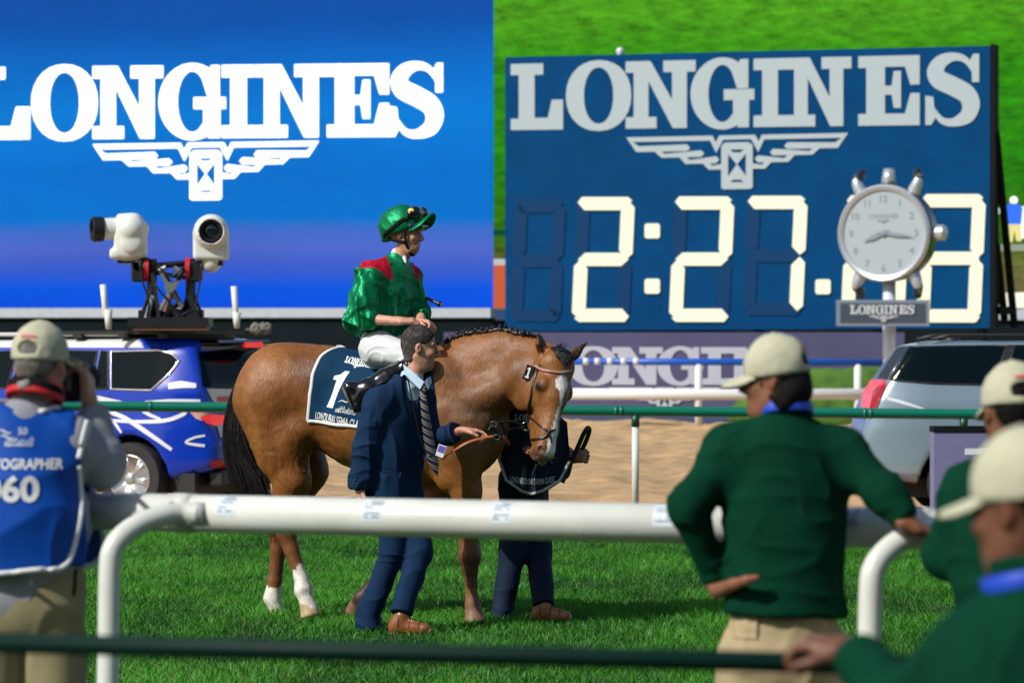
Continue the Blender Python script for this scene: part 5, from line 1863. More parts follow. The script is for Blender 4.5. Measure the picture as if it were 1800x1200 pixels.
    for k_ in range(3):
        q, n = cast(jb, 622 + k_ * 2.5, 850 - 6 * k_, .002)
        Acc().lathe(q, n, [(0, .007), (.003, .006)], 10).build('cuff_button', m_suit_d, jo, True)
    # left shirt cuff
    C = SDF(wl - .12, wl + .14, .005); d_ = nrm(J['wrL'] - J['elL'])
    # trousers: two legs, one garment
    B = SDF(lo - .05, hi + .05, .007)
    B.cap(P(692, 815), P(693, 862), .150, .160, k=.05, lat=fw, q=.74)
    for s, lk in (('R', .0), ('L', .0)):
        B.cap(J['hip' + s] + UP * .04, J['kn' + s], .100, .075, k=.03)
        B.cap(J['kn' + s], J['an' + s] + (UP * -.005 if s == 'R' else UP * .035), .075, .067, k=.04, flat=True)
    B.cap(J['anR'] + UP * .06, J['anR'] - UP * .062 + fw * .02, .068, .080, k=.03, flat=True)
    def td(v, n, i):
        crease = 0
        return .006 * folds(v, (6, 6, 4), 111) + .011 * folds(v, (4, 4, 12), 112) * np.clip((.32 - v[:, 2]) / .2, 0, 1) + .006 * folds(v, (5, 5, 10), 113) * np.exp(-((v[:, 2] - .52) / .12) ** 2)
    finish(B, 'trousers', m_suit, root, disp=td, smooth=2)
    shoe(root, J['anL'] + UP * .02, J['toeL'], m_shoe)
    shoe(root, J['anR'] + np.array([.02, .075, 0]), J['toeR'] + np.array([.02, .05, 0]), m_shoe)
    # lanyard and badge
    L = Acc(); nn = [np.array([.3, -1, 0])] * 40
    pl_ = [P(717, 666, -.17), P(722, 690, -.205), P(730, 728, -.235), P(738, 765, -.24), P(752, 800, -.25), P(771, 797, -.26)]
    L.tube(spline(pl_, 6), .0045, 6, flat=(np.array([.2, -1, .1]), .4)); lo_ = L.build('lanyard', m_black, root, True)
    c = P(775, 792, -.27); Rb = np.stack([nrm([.92, -.2, -.30]), nrm([.30, 0, .95]), nrm([.2, -1, 0])], 1)
    bo = Acc().box(c, (.024, .036, .002), Rb).build('badge', M('badge_card', (.62, .66, .74), .35), root)
    Acc().box(c + Rb @ np.array([.0, .010, .0028]), (.020, .020, .0008), Rb).build('badge_print', M('badge_violet', (.10, .08, .42), .4), bo)
    # the short brown leather lead he holds
    ld = empty('lead_strap', P(820, 775), 'tan leather lead strap running under the hand of the man in navy suit', 'strap')
    g = spline([P(868, 766, -.12), P(845, 770, -.135), P(820, 778, -.14), P(800, 790, -.12), P(786, 799, -.05), P(778, 806, .02)], 6)
    Acc().tube(g, .0125, 8, flat=(np.array([.1, -.6, .8]), .35)).build('leather', M('lead_leather', (.30, .085, .02), .45), ld, True)
    return J
SUIT = suit_man()

# ------------------------------------------------------------------ jockey
def jockey():
    Y0 = 23.86
    P = lambda x, y, d=0.0: W(x, y, Y0 + d)
    root = empty('person', P(668, 640), 'smiling jockey in green silks with red shoulder panels and white breeches on the horse', 'person')
    fw = np.array([.72, -.69, 0])
    hf = np.array([.93, -.36, -.06])
    J = dict(pelvis=P(672, 606), chest=P(684, 512), neck=P(700, 455), headc=P(714, 411, -.03),
             shR=P(652, 486, -.12), elR=P(630, 560, -.17), wrR=P(702, 564, -.30),
             shL=P(722, 490, .10), elL=P(738, 550, .08), wrL=P(741, 566, -.13),
             hipR=P(664, 612, -.14), knR=P(744, 634, -.31), anR=P(647, 682, -.37), toeR=P(631, 715, -.39), heR=P(615, 682, -.38), heL=P(646, 678, .34),
             hipL=P(684, 612, .14), knL=P(762, 628, .30), anL=P(672, 684, .34), toeL=P(660, 718, .36))
    lo, hi = bbox(J.values(), .20)
    S = SDF(lo, hi, .0042)
    body_core(S, J, .92, fw)
    PF, R = add_head(S, J['headc'], hf, nrm([-.10, .04, 1]))
    add_hand(S, J['wrR'], nrm(np.array([.93, -.05, .02])), np.array([.05, .25, -.97]), 1.0, thumb=1, curls=(.75, .85, .9, .9), th_open=.5)
    add_hand(S, J['wrL'], nrm(np.array([.55, -.55, -.1])), np.array([-.4, -.2, -.9]), .98, thumb=-1, curls=(.8, .9, .9, .9), th_open=.4)
    tone_ = (.58, .30, .20)
    finish(S, 'body', skin_mat('pale'), root, color=skin_color(PF, tone_, stubble=.55, spots=[(PF(.080, .030, -.063), .009, (.10, .04, .03), .8), (PF(.087, .018, -.067), .0105, (.72, .66, .60), 1), (PF(.090, .004, -.068), .0105, (.72, .66, .6), 1)]),
           disp=lambda v, n, i: .0010 * vnoise(v * 45, 121))
    # silks
    m_silk = M('green_silk', rough=.45, attr=True, var=.08, vscale=25, bump=.10, bscale=34, spec=.25, bstretch=(1, 1, .6), metal=.5)
    T = SDF(lo - .05, hi + .05, .0058)
    T.cap(P(687, 516), P(677, 560), .174, .168, k=.05, lat=fw, q=.74)
    T.cap(P(677, 560), P(671, 583), .176, .168, k=.05, lat=fw, q=.74)
    T.cap(P(690, 476), J['shR'] + UP * .02, .092, .080, k=.05); T.cap(P(694, 478), J['shL'] + UP * .02, .09, .072, k=.05)
    T.cap(P(696, 470), P(700, 446), .082, .066, k=.025, flat=True)
    T.cap(J['shR'], P(640, 530, -.17), .088, .092, k=.03)
    T.cap(P(640, 530, -.17), J['elR'], .092, .080, k=.03)
    dR = nrm(J['wrR'] - J['elR'])
    T.cap(J['elR'], J['elR'] + dR * .13, .084, .050, k=.03, flat=True)
    T.cap(J['shL'], J['elL'], .072, .062, k=.04)
    T.cap(J['elL'], J['elL'] + nrm(J['wrL'] - J['elL']) * .10, .06, .045, k=.03, flat=True)
    T.cut(P(672, 592), nrm([-.12, 0, -1]))
    green = np.array([.002, .20, .075]); red = np.array([.62, .012, .040])
    def silk_col(V, N, ids):
        px = 900 + V[:, 0] * F / V[:, 1]; py = HOR + (CZ - V[:, 2]) * F / V[:, 1]
        C = np.repeat(green[None], len(V), 0)
        def inside(poly):
            ins = np.zeros(len(V), bool); n = len(poly)
            for i in range(n):
                x0, y0 = poly[i]; x1, y1 = poly[(i + 1) % n]
                c = ((y0 > py) != (y1 > py)) & (px < (x1 - x0) * (py - y0) / (y1 - y0 + 1e-9) + x0)
                ins ^= c
            return ins
        front = V[:, 1] < Y0 + .16
        pr = inside([(632, 472), (640, 446), (665, 436), (680, 452), (690, 474), (689, 494), (680, 488), (670, 477), (655, 469)]) & front
        pl = inside([(722, 448), (732, 460), (738, 476), (736, 496), (731, 488), (724, 468)])
        C[pr | pl] = red
        return C
    def sd(v, n, i):
        arm = np.clip((P(664, 500)[0] - v[:, 0]) / .05, 0, 1)
        lowt = np.clip((P(0, 520)[2] - v[:, 2]) / .1, 0, 1)
        return -.004 + (.009 + .005 * arm) * folds(v, (8, 8, 4.0), 131) + (.003 + .010 * arm) * folds(v, (6, 6, 12), 132) + .006 * lowt * folds(v, (13, 13, 5), 133) + .005 * folds(np.stack([v[:, 0] + v[:, 2], v[:, 1], v[:, 2] - v[:, 0]], 1), (11, 9, 6), 134) + .002 * vnoise(v * 40, 134)
    so, sV, sQ = finish(T, 'silks', m_silk, root, disp=sd, color=silk_col, smooth=1)
    sb = bvh_of(sV, sQ)
    ribbon_on(sb, [P(707, 462, -.2), P(712, 500, -.2), P(710, 540, -.2), P(706, 586, -.2)], (.024, .026, .026, .026), nrm([.6, -.8, 0]), 'front_placket', M('silk_placket', (.004, .13, .05), .35), so, .002, .004)
    # white neck cloth
    N_ = SDF(J['neck'] - .15, J['neck'] + .15, .005)
    N_.cap(P(702, 452), P(706, 441), .060, .055, k=.01, flat=True); N_.cap(P(711, 453, -.07), P(713, 461, -.09), .014, .008, k=.01)
    finish(N_, 'neckcloth', M('white_cloth', (.66, .70, .70), .75), root)
    # breeches
    m_br = M('white_breeches', (.66, .70, .70), .62, bump=.08, bscale=60)
    B = SDF(lo - .05, hi + .05, .0065)
    B.cap(P(673, 585), P(672, 612), .138, .140, k=.04, lat=fw, q=.86)
    B.ell(P(662, 612, -.02), (.10, .13, .10), k=.04)
    for s in 'RL':
        B.cap(J['hip' + s], J['kn' + s], .112 if s == 'R' else .105, .066, k=.04)
        d2 = nrm(J['an' + s] - J['kn' + s]); B.cap(J['kn' + s], J['kn' + s] + d2 * .12, .064, .058, k=.02)
    finish(B, 'breeches', m_br, root, disp=lambda v, n, i: .006 * folds(v, (5, 6, 11), 141) + .003 * folds(v, (12, 12, 20), 142))
    # boots
    m_bt = M('patent_black', (.005, .005, .006), .16, coat=.6, bump=.12, bscale=16)
    for s in 'RL':
        k0 = J['kn' + s]; a0 = J['an' + s]; t0 = J['toe' + s]
        d2 = nrm(a0 - k0)
        Bt = SDF(*bbox([k0, a0, t0], .16), .0055)
        Bt.cap(k0 + d2 * .10, k0 + d2 * .28, .066, .064, k=.03); Bt.cap(k0 + d2 * .28, a0, .064, .054, k=.03)
        heel = J['he' + s]
        Bt.cap(a0, heel, .052, .036, k=.03)
        Bt.cap(heel, t0, .036, .038, k=.03)
        Bt.cap(a0, t0 - (t0 - heel) * .30 - d2 * .02, .058, .046, k=.03)
        bo, bV, bQ = finish(Bt, 'boot', m_bt, root, disp=lambda v, n, i: .006 * folds(v, (9, 9, 13), 151))
        Sl = Acc(); nn = d2
        sn = nrm(np.array([-.92, -.1, -.36])); Sl.tube([heel + sn * .038 - (t0 - heel) * .18, heel + (t0 - heel) * .5 + sn * .040, t0 + sn * .036 + (t0 - heel) * .22], [.028, .034, .026], 8, flat=(sn, .25))
        Sl.build('boot_sole', M('sole_grey', (.11, .10, .085), .5), bo, True)
        Acc().tube([k0 + d2 * .095 + np.array([0, -.06, .03]), k0 + d2 * .10 + np.array([0, -.07, -.03])], .006, 6).build('boot_top_seam', m_trim, bo, True)
    # helmet with silk cover
    hc = J['headc']; f, r, u = frame(hf, nrm([-.10, .04, 1])); f0, u0 = f, u; PF0 = lambda a, b, d: J['headc'] + f0 * a + r * b + u0 * d; u = nrm(u - f * .36); f = nrm(np.cross(u, r)); hc = hc + u * .004 - f * .004
    Rh = np.stack([f, r, u], 1); PH = lambda a, b, d: hc + f * a + r * b + u * d
    Hh = SDF(hc - .32, hc + .34, .0055)
    Hh.ell(PH(-.014, 0, .058), (.138, .112, .128), Rh, k=.02)
    Hh.cap(PH(-.06, 0, .03), PH(-.085, 0, -.01), .10, .075, k=.05)
    Hh.cut(PH(.0, 0, .008), nrm(-u * 1.0 + f * .12))
    Hh.ell(PH(.02, 0, -.05), (.115, .092, .085), Rh, k=.02, neg=True)
    m_hs = M('green_silk_cover', (.002, .20, .075), .42, bump=.12, bscale=50, spec=.25, var=.08, vscale=20, metal=.5)
    ho, hV, hQ = finish(Hh, 'helmet', m_hs, root, disp=lambda v, n, i: .0035 * folds(v, (14, 14, 9), 161) + .003 * folds(v, (7, 7, 7), 162), smooth=1)
    hb = bvh_of(hV, hQ)
    Bp = SDF(hc - .32, hc + .36, .005); nb = nrm(u * 1 - f * .22)
    Rb = np.stack([nrm(f + u * .22), r, nb], 1); cb = PH(.108, 0, .040)
    Bp.ell(cb, (.115, .098, .05), Rb, k=.004); Bp.cut(cb + nb * .007, nb); Bp.cut(cb - nb * .008, -nb)
    Bp.ell(PH(-.02, 0, .03), (.118, .094, .12), Rh, k=.004, neg=True)
    Vb, Qb, _ = Bp.mesh(2); dd = (Vb - cb) @ r; Vb = Vb - nb[None] * (dd ** 2 * 4.5)[:, None]
    mesh_obj('peak', Vb, Qb, m_hs, ho)
    # goggles pushed up on the peak, band round the cover
    def band(name, fn, rr, mat, ratio=.3):
        pts = []; nn = []
        for t in np.linspace(-2.5, 2.5, 40):
            q, no, _i, _d = hb.find_nearest(Vector(fn(t))); pts.append(np.array(q + no * .004)); nn.append(np.array(no))
        Acc().tube(pts, rr, 8, flat=(nn, ratio)).build(name, mat, ho, True)
    band('goggle_band', lambda t: PH(.15 * math.cos(t), .13 * math.sin(t), .050 + .052 * math.cos(t)), .012, m_black)
    G = SDF(hc - .3, hc + .36, .005)
    G.cap(PH(.125, -.058, .098), PH(.125, .058, .098), .033, .033, k=.02, lat=f, q=.75)
    G.cap(PH(.10, -.086, .092), PH(.125, -.058, .098), .026, .033, k=.02); G.cap(PH(.10, .086, .092), PH(.125, .058, .098), .026, .033, k=.02)
    finish(G, 'goggles', M('goggle_black', (.006, .006, .008), .18, coat=.5), ho)
    q = PH(.112, .094, .104); Acc().lathe(q, nrm(r * 1.0 + f * .25), [(-.02, .022), (.004, .022), (.009, .016), (.010, .003)], 16).build('goggle_badge', M('badge_yellow', (.75, .55, .10), .4), ho, True)
    Gl = SDF(hc - .3, hc + .3, .005)
    Gl.cap(PF0(.098, -.045, .052), PF0(.098, .045, .052), .026, .026, k=.01); Gl.cap(PF0(.06, .078, .048), PF0(.098, .045, .052), .018, .026, k=.01); Gl.cap(PF0(.06, -.078, .048), PF0(.098, -.045, .052), .018, .026, k=.01)
    finish(Gl, 'second_goggles', M('goggle_tinted', (.010, .022, .045), .10, coat=.8), ho)
    # chin straps
    for s in (-1, 1):
        a = Acc(); a.tube(spline([PF0(.030, s * .092, .035), PF0(.030, s * .080, -.03), PF0(.036, s * .066, -.075), PF0(.052, s * .035, -.122), PF0(.060, 0, -.130)], 6), .0095, 8, flat=(r * s, .4)); a.build('chin_strap', m_black, ho, True)
        a = Acc(); a.tube(spline([PF0(-.09, s * .066, -.030), PF0(-.05, s * .082, -.045), PF0(.030, s * .076, -.052)], 6), .0085, 8, flat=(r * s, .4)); a.build('chin_strap', m_black, ho, True)
    # whip held under the far hand
    wp = empty('riding_whip', P(757, 527, -.12), 'black riding whip with a knob end sticking out by the jockey', 'whip')
    a = Acc(); A0 = P(722, 511, .12); B0 = P(774, 535, .04); d = nrm(B0 - A0)
    a.tube([A0 - d * .10, A0 + d * .1, B0 - d * .03, B0 - d * .01, B0, B0 + d * .008], [.006, .0095, .011, .017, .018, .008], 12); wo = a.build('shaft', m_leather, wp, True)
    Acc().lathe(B0 + d * .004, d, [(0, .011), (.006, .010), (.007, .003)], 12).build('end_cap', M('whip_cap', (.30, .32, .28), .4), wp, True)
    # racing saddle and irons
    sd_ = empty('saddle', P(690, 640), 'small black racing saddle with stirrups under the jockey', 'saddle')
    Sa = SDF(P(690, 630) - .6, P(690, 630) + .6, .009)
    Sa.cap(HP(655, 630, 0), HP(740, 628, 0), .10, .085, k=.05, lat=UP, q=.5)
    for s in (-1, 1):
        Sa.cap(HP(700, 640, s * .15), HP(735, 690, s * .33), .07, .09, k=.05, lat=HN, q=.3)
    finish(Sa, 'seat', m_leather, sd_)
    for s, dd in (('R', -.06), ('L', .06)):
        t0 = J['toe' + s]; a0 = J['an' + s]
        c = (t0 * .55 + a0 * .45) + np.array([.02, 0, 0])
        ring = [c + np.array([.062 * math.cos(t), .0, .058 * math.sin(t) - (.0)]) * 1 + np.array([0, .05 * math.cos(t) * 0, 0]) for t in np.linspace(.3, math.pi * 2 + .3, 22)]
        Acc().tube(ring, .006, 6, caps=False).build('stirrup_iron', m_steel, sd_, True)
        Acc().tube([c + [0, 0, .058], c + [.16, dd * .3, .12], P(716, 640, dd * 5)], .010, 6, flat=(np.array([0, 1., 0]), .3)).build('stirrup_leather', m_leather, sd_, True)
    return J
JOCK = jockey()

# ------------------------------------------------------------------ second handler beyond the horse's head
def second_handler():
    Y0 = 24.15
    P = lambda x, y, d=0.0: W(x, y, Y0 + d)
    root = empty('person', P(915, 1085) * [1, 1, 0], 'man in dark navy standing behind the head of the horse holding a black strap', 'person')
    fw = nrm([.9, -.43, 0])
    J = dict(pelvis=P(922, 846), chest=P(926, 720, .02), neck=P(924, 660, .04), headc=P(920, 622, .08),
             shR=P(895, 705, -.12), elR=P(905, 780, -.22), wrR=P(930, 792, -.42),
             shL=P(955, 700, .12), elL=P(962, 775, .05), wrL=P(1000, 803, -.18),
             hipR=P(905, 850, -.06), knR=P(902, 965, -.06), anR=P(878, 1078, -.12), toeR=P(880, 1076, .20),
             hipL=P(936, 850, .06), knL=P(945, 965, .03), anL=P(957, 1072, -.25), toeL=P(999, 1085, -.30))
    lo, hi = bbox(J.values(), .22)
    S = SDF(lo, hi, .006)
    body_core(S, J, .95, fw)
    PF, R = add_head(S, J['headc'], nrm([.9, -.3, -.1]))
    add_hand(S, J['wrL'] + np.array([.01, 0, 0]), nrm(np.array([.80, -.30, .05])), np.array([.25, .9, -.25]), 1.0, thumb=1, curls=(1.05, 1.1, 1.15, 1.15), th_open=.4)
    add_hand(S, J['wrR'], nrm(np.array([.8, -.4, -.3])), np.array([0, .1, -1]), 1.0, thumb=1, curl=.8)
    finish(S, 'body', skin_mat('pale'), root, color=skin_color(PF, (.43, .20, .125)))
    H, PH = hair_field(J['headc'], nrm([.9, -.3, -.1]), UP, 1.0)
    finish(H, 'hair', M('hair_dark', (.012, .009, .008), .5, bump=.4, bscale=100), root)
    m_j = M('dark_navy_cloth', (.006, .016, .040), .75, var=.1, vscale=12, bump=.08, bscale=200, spec=.2)
    A = SDF(lo - .05, hi + .05, .007)
    A.cap(P(926, 712), P(922, 862), .180, .185, k=.05, lat=fw, q=.72)
    for s in 'RL':
        A.cap(P(926, 690), J['sh' + s], .085, .075, k=.05); A.cap(J['sh' + s], J['el' + s], .078, .068, k=.04)
        d = nrm(J['wr' + s] - J['el' + s]); A.cap(J['el' + s], J['wr' + s] - d * .02, .066, .054, k=.03, flat=True)
    finish(A, 'jacket', m_j, root, disp=lambda v, n, i: .006 * folds(v, (7, 7, 4), 171))
    C = SDF(J['wrL'] - .12, J['wrL'] + .12, .005); d = nrm(J['wrL'] - J['elL'])
    C.cap(J['wrL'] - d * .05, J['wrL'] - d * .004, .050, .048, k=.005, flat=True)
    C.cap(J['wrL'] - d * .03, J['wrL'] + d * .06, .042, .042, k=.003, neg=True)
    finish(C, 'shirt_cuff', M('white_cloth', (.66, .70, .70), .75), root)
    B = SDF(lo - .05, hi + .05, .007)
    B.cap(P(922, 830), P(921, 862), .150, .155, k=.05, lat=fw, q=.75)
    for s in 'RL':
        B.cap(J['hip' + s] + UP * .03, J['kn' + s], .104, .082, k=.04)
        B.cap(J['kn' + s], J['an' + s] + UP * (.025 if s == 'L' else -.065), .080, .066, k=.05, flat=True)
    finish(B, 'trousers', m_j, root, disp=lambda v, n, i: .006 * folds(v, (6, 6, 4), 172) + .005 * folds(v, (5, 5, 11), 173) * np.clip((.30 - v[:, 2]) / .2, 0, 1), smooth=2)
    m_s2 = M('tan_brown_leather', (.30, .125, .035), .4, var=.2, vscale=16)
    shoe(root, J['anL'] + UP * .02, J['toeL'], m_s2); shoe(root, J['anR'] + np.array([.03, .10, .0]), J['toeR'] + np.array([.03, .08, 0]), m_s2)
    # dark rug folded over his arm, hanging in front
    rug = empty('folded_rug', P(935, 860, -.4), 'folded dark navy rug with white edging and lettering hanging below the horse head', 'rug')
    nx, nz = 40, 30; V = []
    Yr = Y0 - .40
    def outl(u):   # lower edge row by column
        return np.interp(u, [0, .12, .33, .46, .62, .86, 1], [800, 848, 868, 874, 868, 848, 812])
    def topr(u): return np.interp(u, [0, .25, .6, 1], [712, 700, 705, 742])
    for i in range(nx + 1):
        u = i / nx; x = 873 + (1002 - 873) * u
        for j in range(nz + 1):
            v = j / nz; y = topr(u) + (outl(u) - topr(u)) * v
            xx = x + (4 * math.sin(v * 3) if u < .5 else -10 * (1 - v) * (u - .5))
            dd = -.03 * math.sin(u * math.pi) + .022 * math.sin(u * 13 + v * 2.5) * (.3 + v) + .012 * math.sin(u * 27 + 1) * v + .10 * (1 - v) ** 2
            V.append(W(xx, y, Yr + dd))
    V = np.array(V); I = np.arange((nx + 1) * (nz + 1)).reshape(nx + 1, nz + 1)
    Q = np.stack([I[:-1, :-1].ravel(), I[:-1, 1:].ravel(), I[1:, 1:].ravel(), I[1:, :-1].ravel()], 1)
    n = len(V); V2 = np.concatenate([V, V + [0, .012, 0]])
    rim = list(I[0, :]) + list(I[1:, -1]) + list(I[-1, -2::-1]) + list(I[-2:0:-1, 0])
    rq = np.array([[rim[i], rim[i] + n, rim[(i + 1) % len(rim)] + n, rim[(i + 1) % len(rim)]] for i in range(len(rim))])
    mesh_obj('cloth', V2, np.concatenate([Q, Q[:, ::-1] + n, rq]), M('rug_cloth', (.007, .017, .030), .85, bump=.1, bscale=120, spec=.15), rug, True)
    a = Acc(); e = [V[k] + np.array([0, -.006, 0]) for k in list(I[1:2, 12:].ravel()) + list(I[1:, -2])]
    a.tube(e, .009, 8, flat=(np.array([0, -1., 0]), .4)); a.build('edging', M('rug_edging', (.42, .46, .44), .7), rug, True)
    bv = bvh_of(V, Q); ml = M('rug_print', (.62, .66, .66), .7)
    V2d, Fc = text_mesh('LONGINES DUBAI SHEEMA CLASSIC', 1.0, .0, .15)
    wd = V2d[:, 0].max(); V2d = np.array(V2d)
    def pl(x, y):
        t = x / wd; return W(897 + 79 * t, 847 - y * 15 + 5 * math.sin(math.pi * t) , Yr - .1)
    print_on(bv, 'lettering', V2d, Fc, pl, (0, 1, 0), ml, rug, .003, .4)
    Vw = []; Fw = []; x = 0
    for ch in 'LONGINES':
        wd_, parts = GLYPH[ch]
        for (o, hs) in parts:
            fl, tri = tess([o] + hs); Fw += [tuple(i + len(Vw) for i in t) for t in tri]; Vw += [(p[0] + x, p[1]) for p in fl]
        x += wd_
    print_on(bv, 'lettering', Vw, Fw, lambda x, y: W(904 + x * 10.5, 739 - y * 10.5, Yr - .1), (0, 1, 0), ml, rug, .003, .4)
    # black lead strap looped in his hand
    st = empty('lead_strap', P(1010, 800, -.3), 'black flat lead strap looped through the hand by the rug', 'strap')
    Ys = -.24
    g = [P(988, 848, Ys), P(998, 826, Ys), P(1008, 803, Ys), P(1018, 780, Ys), P(1026, 762, Ys), P(1033, 752, Ys + .01), P(1036, 757, Ys + .03), P(1030, 775, Ys + .05), P(1020, 796, Ys + .06)]
    Acc().tube(spline(g, 6), .0150, 8, flat=(nrm([.35, -1, .1]), .25)).build('leather', m_leather, st, True)
    g = [P(1004, 815, Ys + .01), P(998, 836, Ys), P(986, 842, Ys - .02), P(966, 852, Ys - .06), P(945, 866, Ys - .10), P(922, 868, Ys - .12), P(906, 856, Ys - .1)]
    Acc().tube(spline(g, 6), .0105, 8, flat=(np.array([.2, -1, .3]), .3)).build('leather', m_leather, st, True)
second_handler()

# ------------------------------------------------------------------ the crowd-side men
KHAKI = (.37, .295, .165)
m_cap = M('cap_beige', (.46, .455, .325), .85, bump=.1, bscale=200, var=.05, vscale=12)
m_cap2 = M('cap_beige_shade', (.50, .47, .36), .85, bump=.1, bscale=200, var=.05, vscale=12)
m_green = M('dark_green_jersey', (.0018, .037, .018), .9, var=.12, vscale=10, bump=.12, bscale=220, spec=.06)
m_khaki = M('khaki_cotton', KHAKI, .85, var=.08, vscale=8, bump=.12, bscale=140)
m_lan = M('lanyard_blue', (.008, .055, .50), .5)
RED = (.62, .09, .10)

def neck_band(root, c, r_, n, mat, wd=.016, name='lanyard', a0=0, a1=2 * math.pi, lift=0.0):
    n = nrm(n); a = nrm(np.cross(n, [0, 1, 0.1])); b = np.cross(n, a)
    pts = []; nn = []
    for t in np.linspace(a0, a1, 30):
        d = a * math.cos(t) + b * math.sin(t); pts.append(c + d * r_); nn.append(d)
    return Acc().tube(pts, wd, 8, flat=(nn, .18), caps=False).build(name, mat, root, True)

def photographer():
    Y0 = 12.0
    P = lambda x, y, d=0.0: W(x, y, Y0 + d)
    root = empty('person', P(40, 1600) * [1, 1, 0], 'grey haired photographer in a blue numbered bib and beige cap aiming a camera', 'person')
    fw = nrm([.22, .97, 0])
    hf = nrm([.30, .95, -.02])
    J = dict(pelvis=P(50, 1035, .02), chest=P(30, 800), neck=P(58, 712), headc=P(72, 643, .02),
             shR=P(128, 776, .0), elR=P(178, 815, .06), wrR=P(158, 712, .10),
             shL=P(-75, 775, .02), elL=P(-95, 880, .20), wrL=P(60, 740, .38),
             hipR=P(96, 1040), knR=P(98, 1300), anR=P(98, 1545), toeR=P(118, 1590, .15),
             hipL=P(-12, 1040), knL=P(-12, 1300), anL=P(-14, 1545), toeL=P(0, 1590, .15))
    lo, hi = bbox(J.values(), .24)
    S = SDF(lo, hi, .0075)
    body_core(S, J, 1.0, fw)
    PF, R = add_head(S, J['headc'], hf, UP, .955)
    add_hand(S, J['wrR'], nrm(np.array([-.12, .10, 1])), np.array([-.95, .2, .0]), 1.05, thumb=-1, curls=(.62, .7, .75, .75), th_open=.75)
    add_hand(S, J['wrL'], nrm(np.array([.6, .2, .4])), np.array([0, .1, 1]), 1.0, thumb=1, curl=.5)
    finish(S, 'body', skin_mat('pale'), root, color=skin_color(PF, (.42, .205, .13)))
    H, PH = hair_field(J['headc'], hf, UP, .98, h=.006, lift=.001, nape=-.062, front=.03)
    finish(H, 'hair', M('hair_grey', rough=.7, attr=True, bump=.5, bscale=90, bstretch=(1, 1, .4)), root, disp=lambda v, n, i: .002 * vnoise(v * 45, 181) - .001,
           color=lambda V, N, i: np.clip(np.array([.11, .10, .085])[None] + .11 * vnoise(V * [55, 55, 22], 182)[:, None], .015, 1))
    cap_hat('cap', J['headc'], hf, nrm([0, -.04, 1]), .98, root, m_cap, RED, h=.006)
    # shirt: grey, finely striped, hanging below the bib
    ms = stripes_mat('striped_shirt', [(0, (.20, .22, .26)), (.7, (.13, .145, .18))], 90, (1, 0, 0)) if False else M('grey_shirt', (.235, .25, .29), .8, var=.12, vscale=40, bump=.1, bscale=80)
    T = SDF(lo - .05, hi + .05, .009)
    T.cap(P(30, 850), P(38, 930), .195, .205, k=.04, lat=fw, q=.72)
    T.cap(P(38, 930), P(30, 1030), .205, .170, k=.05, lat=fw, q=.78)
    for s in 'RL':
        T.cap(P(34, 755), J['sh' + s], .080, .078, k=.05); T.cap(J['sh' + s], J['el' + s], .076, .066, k=.04)
        d = nrm(J['wr' + s] - J['el' + s]); T.cap(J['el' + s], J['wr' + s] - d * .015, .070, .044, k=.03, flat=True)
    T.cap(P(50, 738), P(58, 700, .02), .080, .070, k=.02, flat=True)
    finish(T, 'shirt', ms, root, disp=lambda v, n, i: .007 * folds(v, (6, 6, 6), 191) + .006 * folds(v, (5, 5, 13), 192) * np.clip((.98 - v[:, 2]) / .1, 0, 1) + .005 * folds(v, (9, 9, 16), 193) * (v[:, 0] > P(150, 0)[0]), smooth=2)
    # bib: back panel and front panel, white binding
    m_bib = M('bib_blue', (.002, .060, .350), .6, var=.10, vscale=5, bump=.06, bscale=150, spec=.15)
    A = SDF(lo - .05, hi + .05, .008)
    A.cap(P(28, 858), P(32, 910), .216, .220, k=.03, lat=fw, q=.80)
    A.cap(P(32, 910), P(34, 985), .220, .213, k=.03, lat=fw, q=.82)
    A.cap(P(22, 757), P(122, 756), .092, .074, k=.06); A.cap(P(25, 800), P(95, 800), .11, .10, k=.06); A.cap(P(25, 800), P(-55, 800), .11, .10, k=.06); A.cap(P(22, 758), P(-75, 775), .090, .075, k=.05)
    A.cut(P(30, 1002), nrm([.10, 0, -1]))
    A.cut(P(146, 850), nrm([1, .12, .10])); A.cut(P(-92, 850), nrm([-1, .2, 0]))
    A.cap(P(48, 690), P(60, 660), .085, .10, k=.01, neg=True)
    A.ell(P(45, 690, -.05), (.115, .2, .042), k=.01, neg=True)
    for x, s in ((163, 1), (-110, -1)):
        A.cap(P(x, 735, -.2), P(x + s * 2, 812, -.2), .045, .045, k=.01, neg=True, lat=(0, 1, 0), q=9)
    bo, bV, bQ = finish(A, 'bib', m_bib, root, disp=lambda v, n, i: .007 * folds(v, (4, 4, 3.2), 201) + .004 * folds(v, (8, 8, 5), 202), smooth=2)
    bb = bvh_of(bV, bQ)
    # front panel edge seen at his right side
    ml = M('bib_white', (.66, .70, .70), .6)
    fpn = [P(148, 800, .10), P(166, 870, .16), P(180, 930, .17), P(181, 970, .17), P(165, 990, .16), P(146, 996, .14)]
    inn = [P(128, 800, .12), P(134, 870, .20), P(136, 930, .24), P(134, 970, .24), P(130, 990, .22), P(126, 998, .2)]
    so, si = spline(fpn, 6), spline(inn, 6); n = len(so)
    vs = so + si; fs = [(i, i + 1, n + i + 1, n + i) for i in range(n - 1)]
    vs2 = [v + np.array([.002, .012, 0]) for v in vs]; fs2 = [tuple(q + 2 * n for q in f[::-1]) for f in fs]
    mesh_obj('bib_front_panel', np.array(vs + vs2), fs + fs2, m_bib, bo, True)
    Acc().tube(so, .0095, 8).build('binding', ml, bo, True)
    Acc().tube([P(137, 893, -.06), P(160, 884, .12)], .012, 8, flat=(np.array([.5, -1., 0]), .25)).build('side_tie', ml, bo, True)
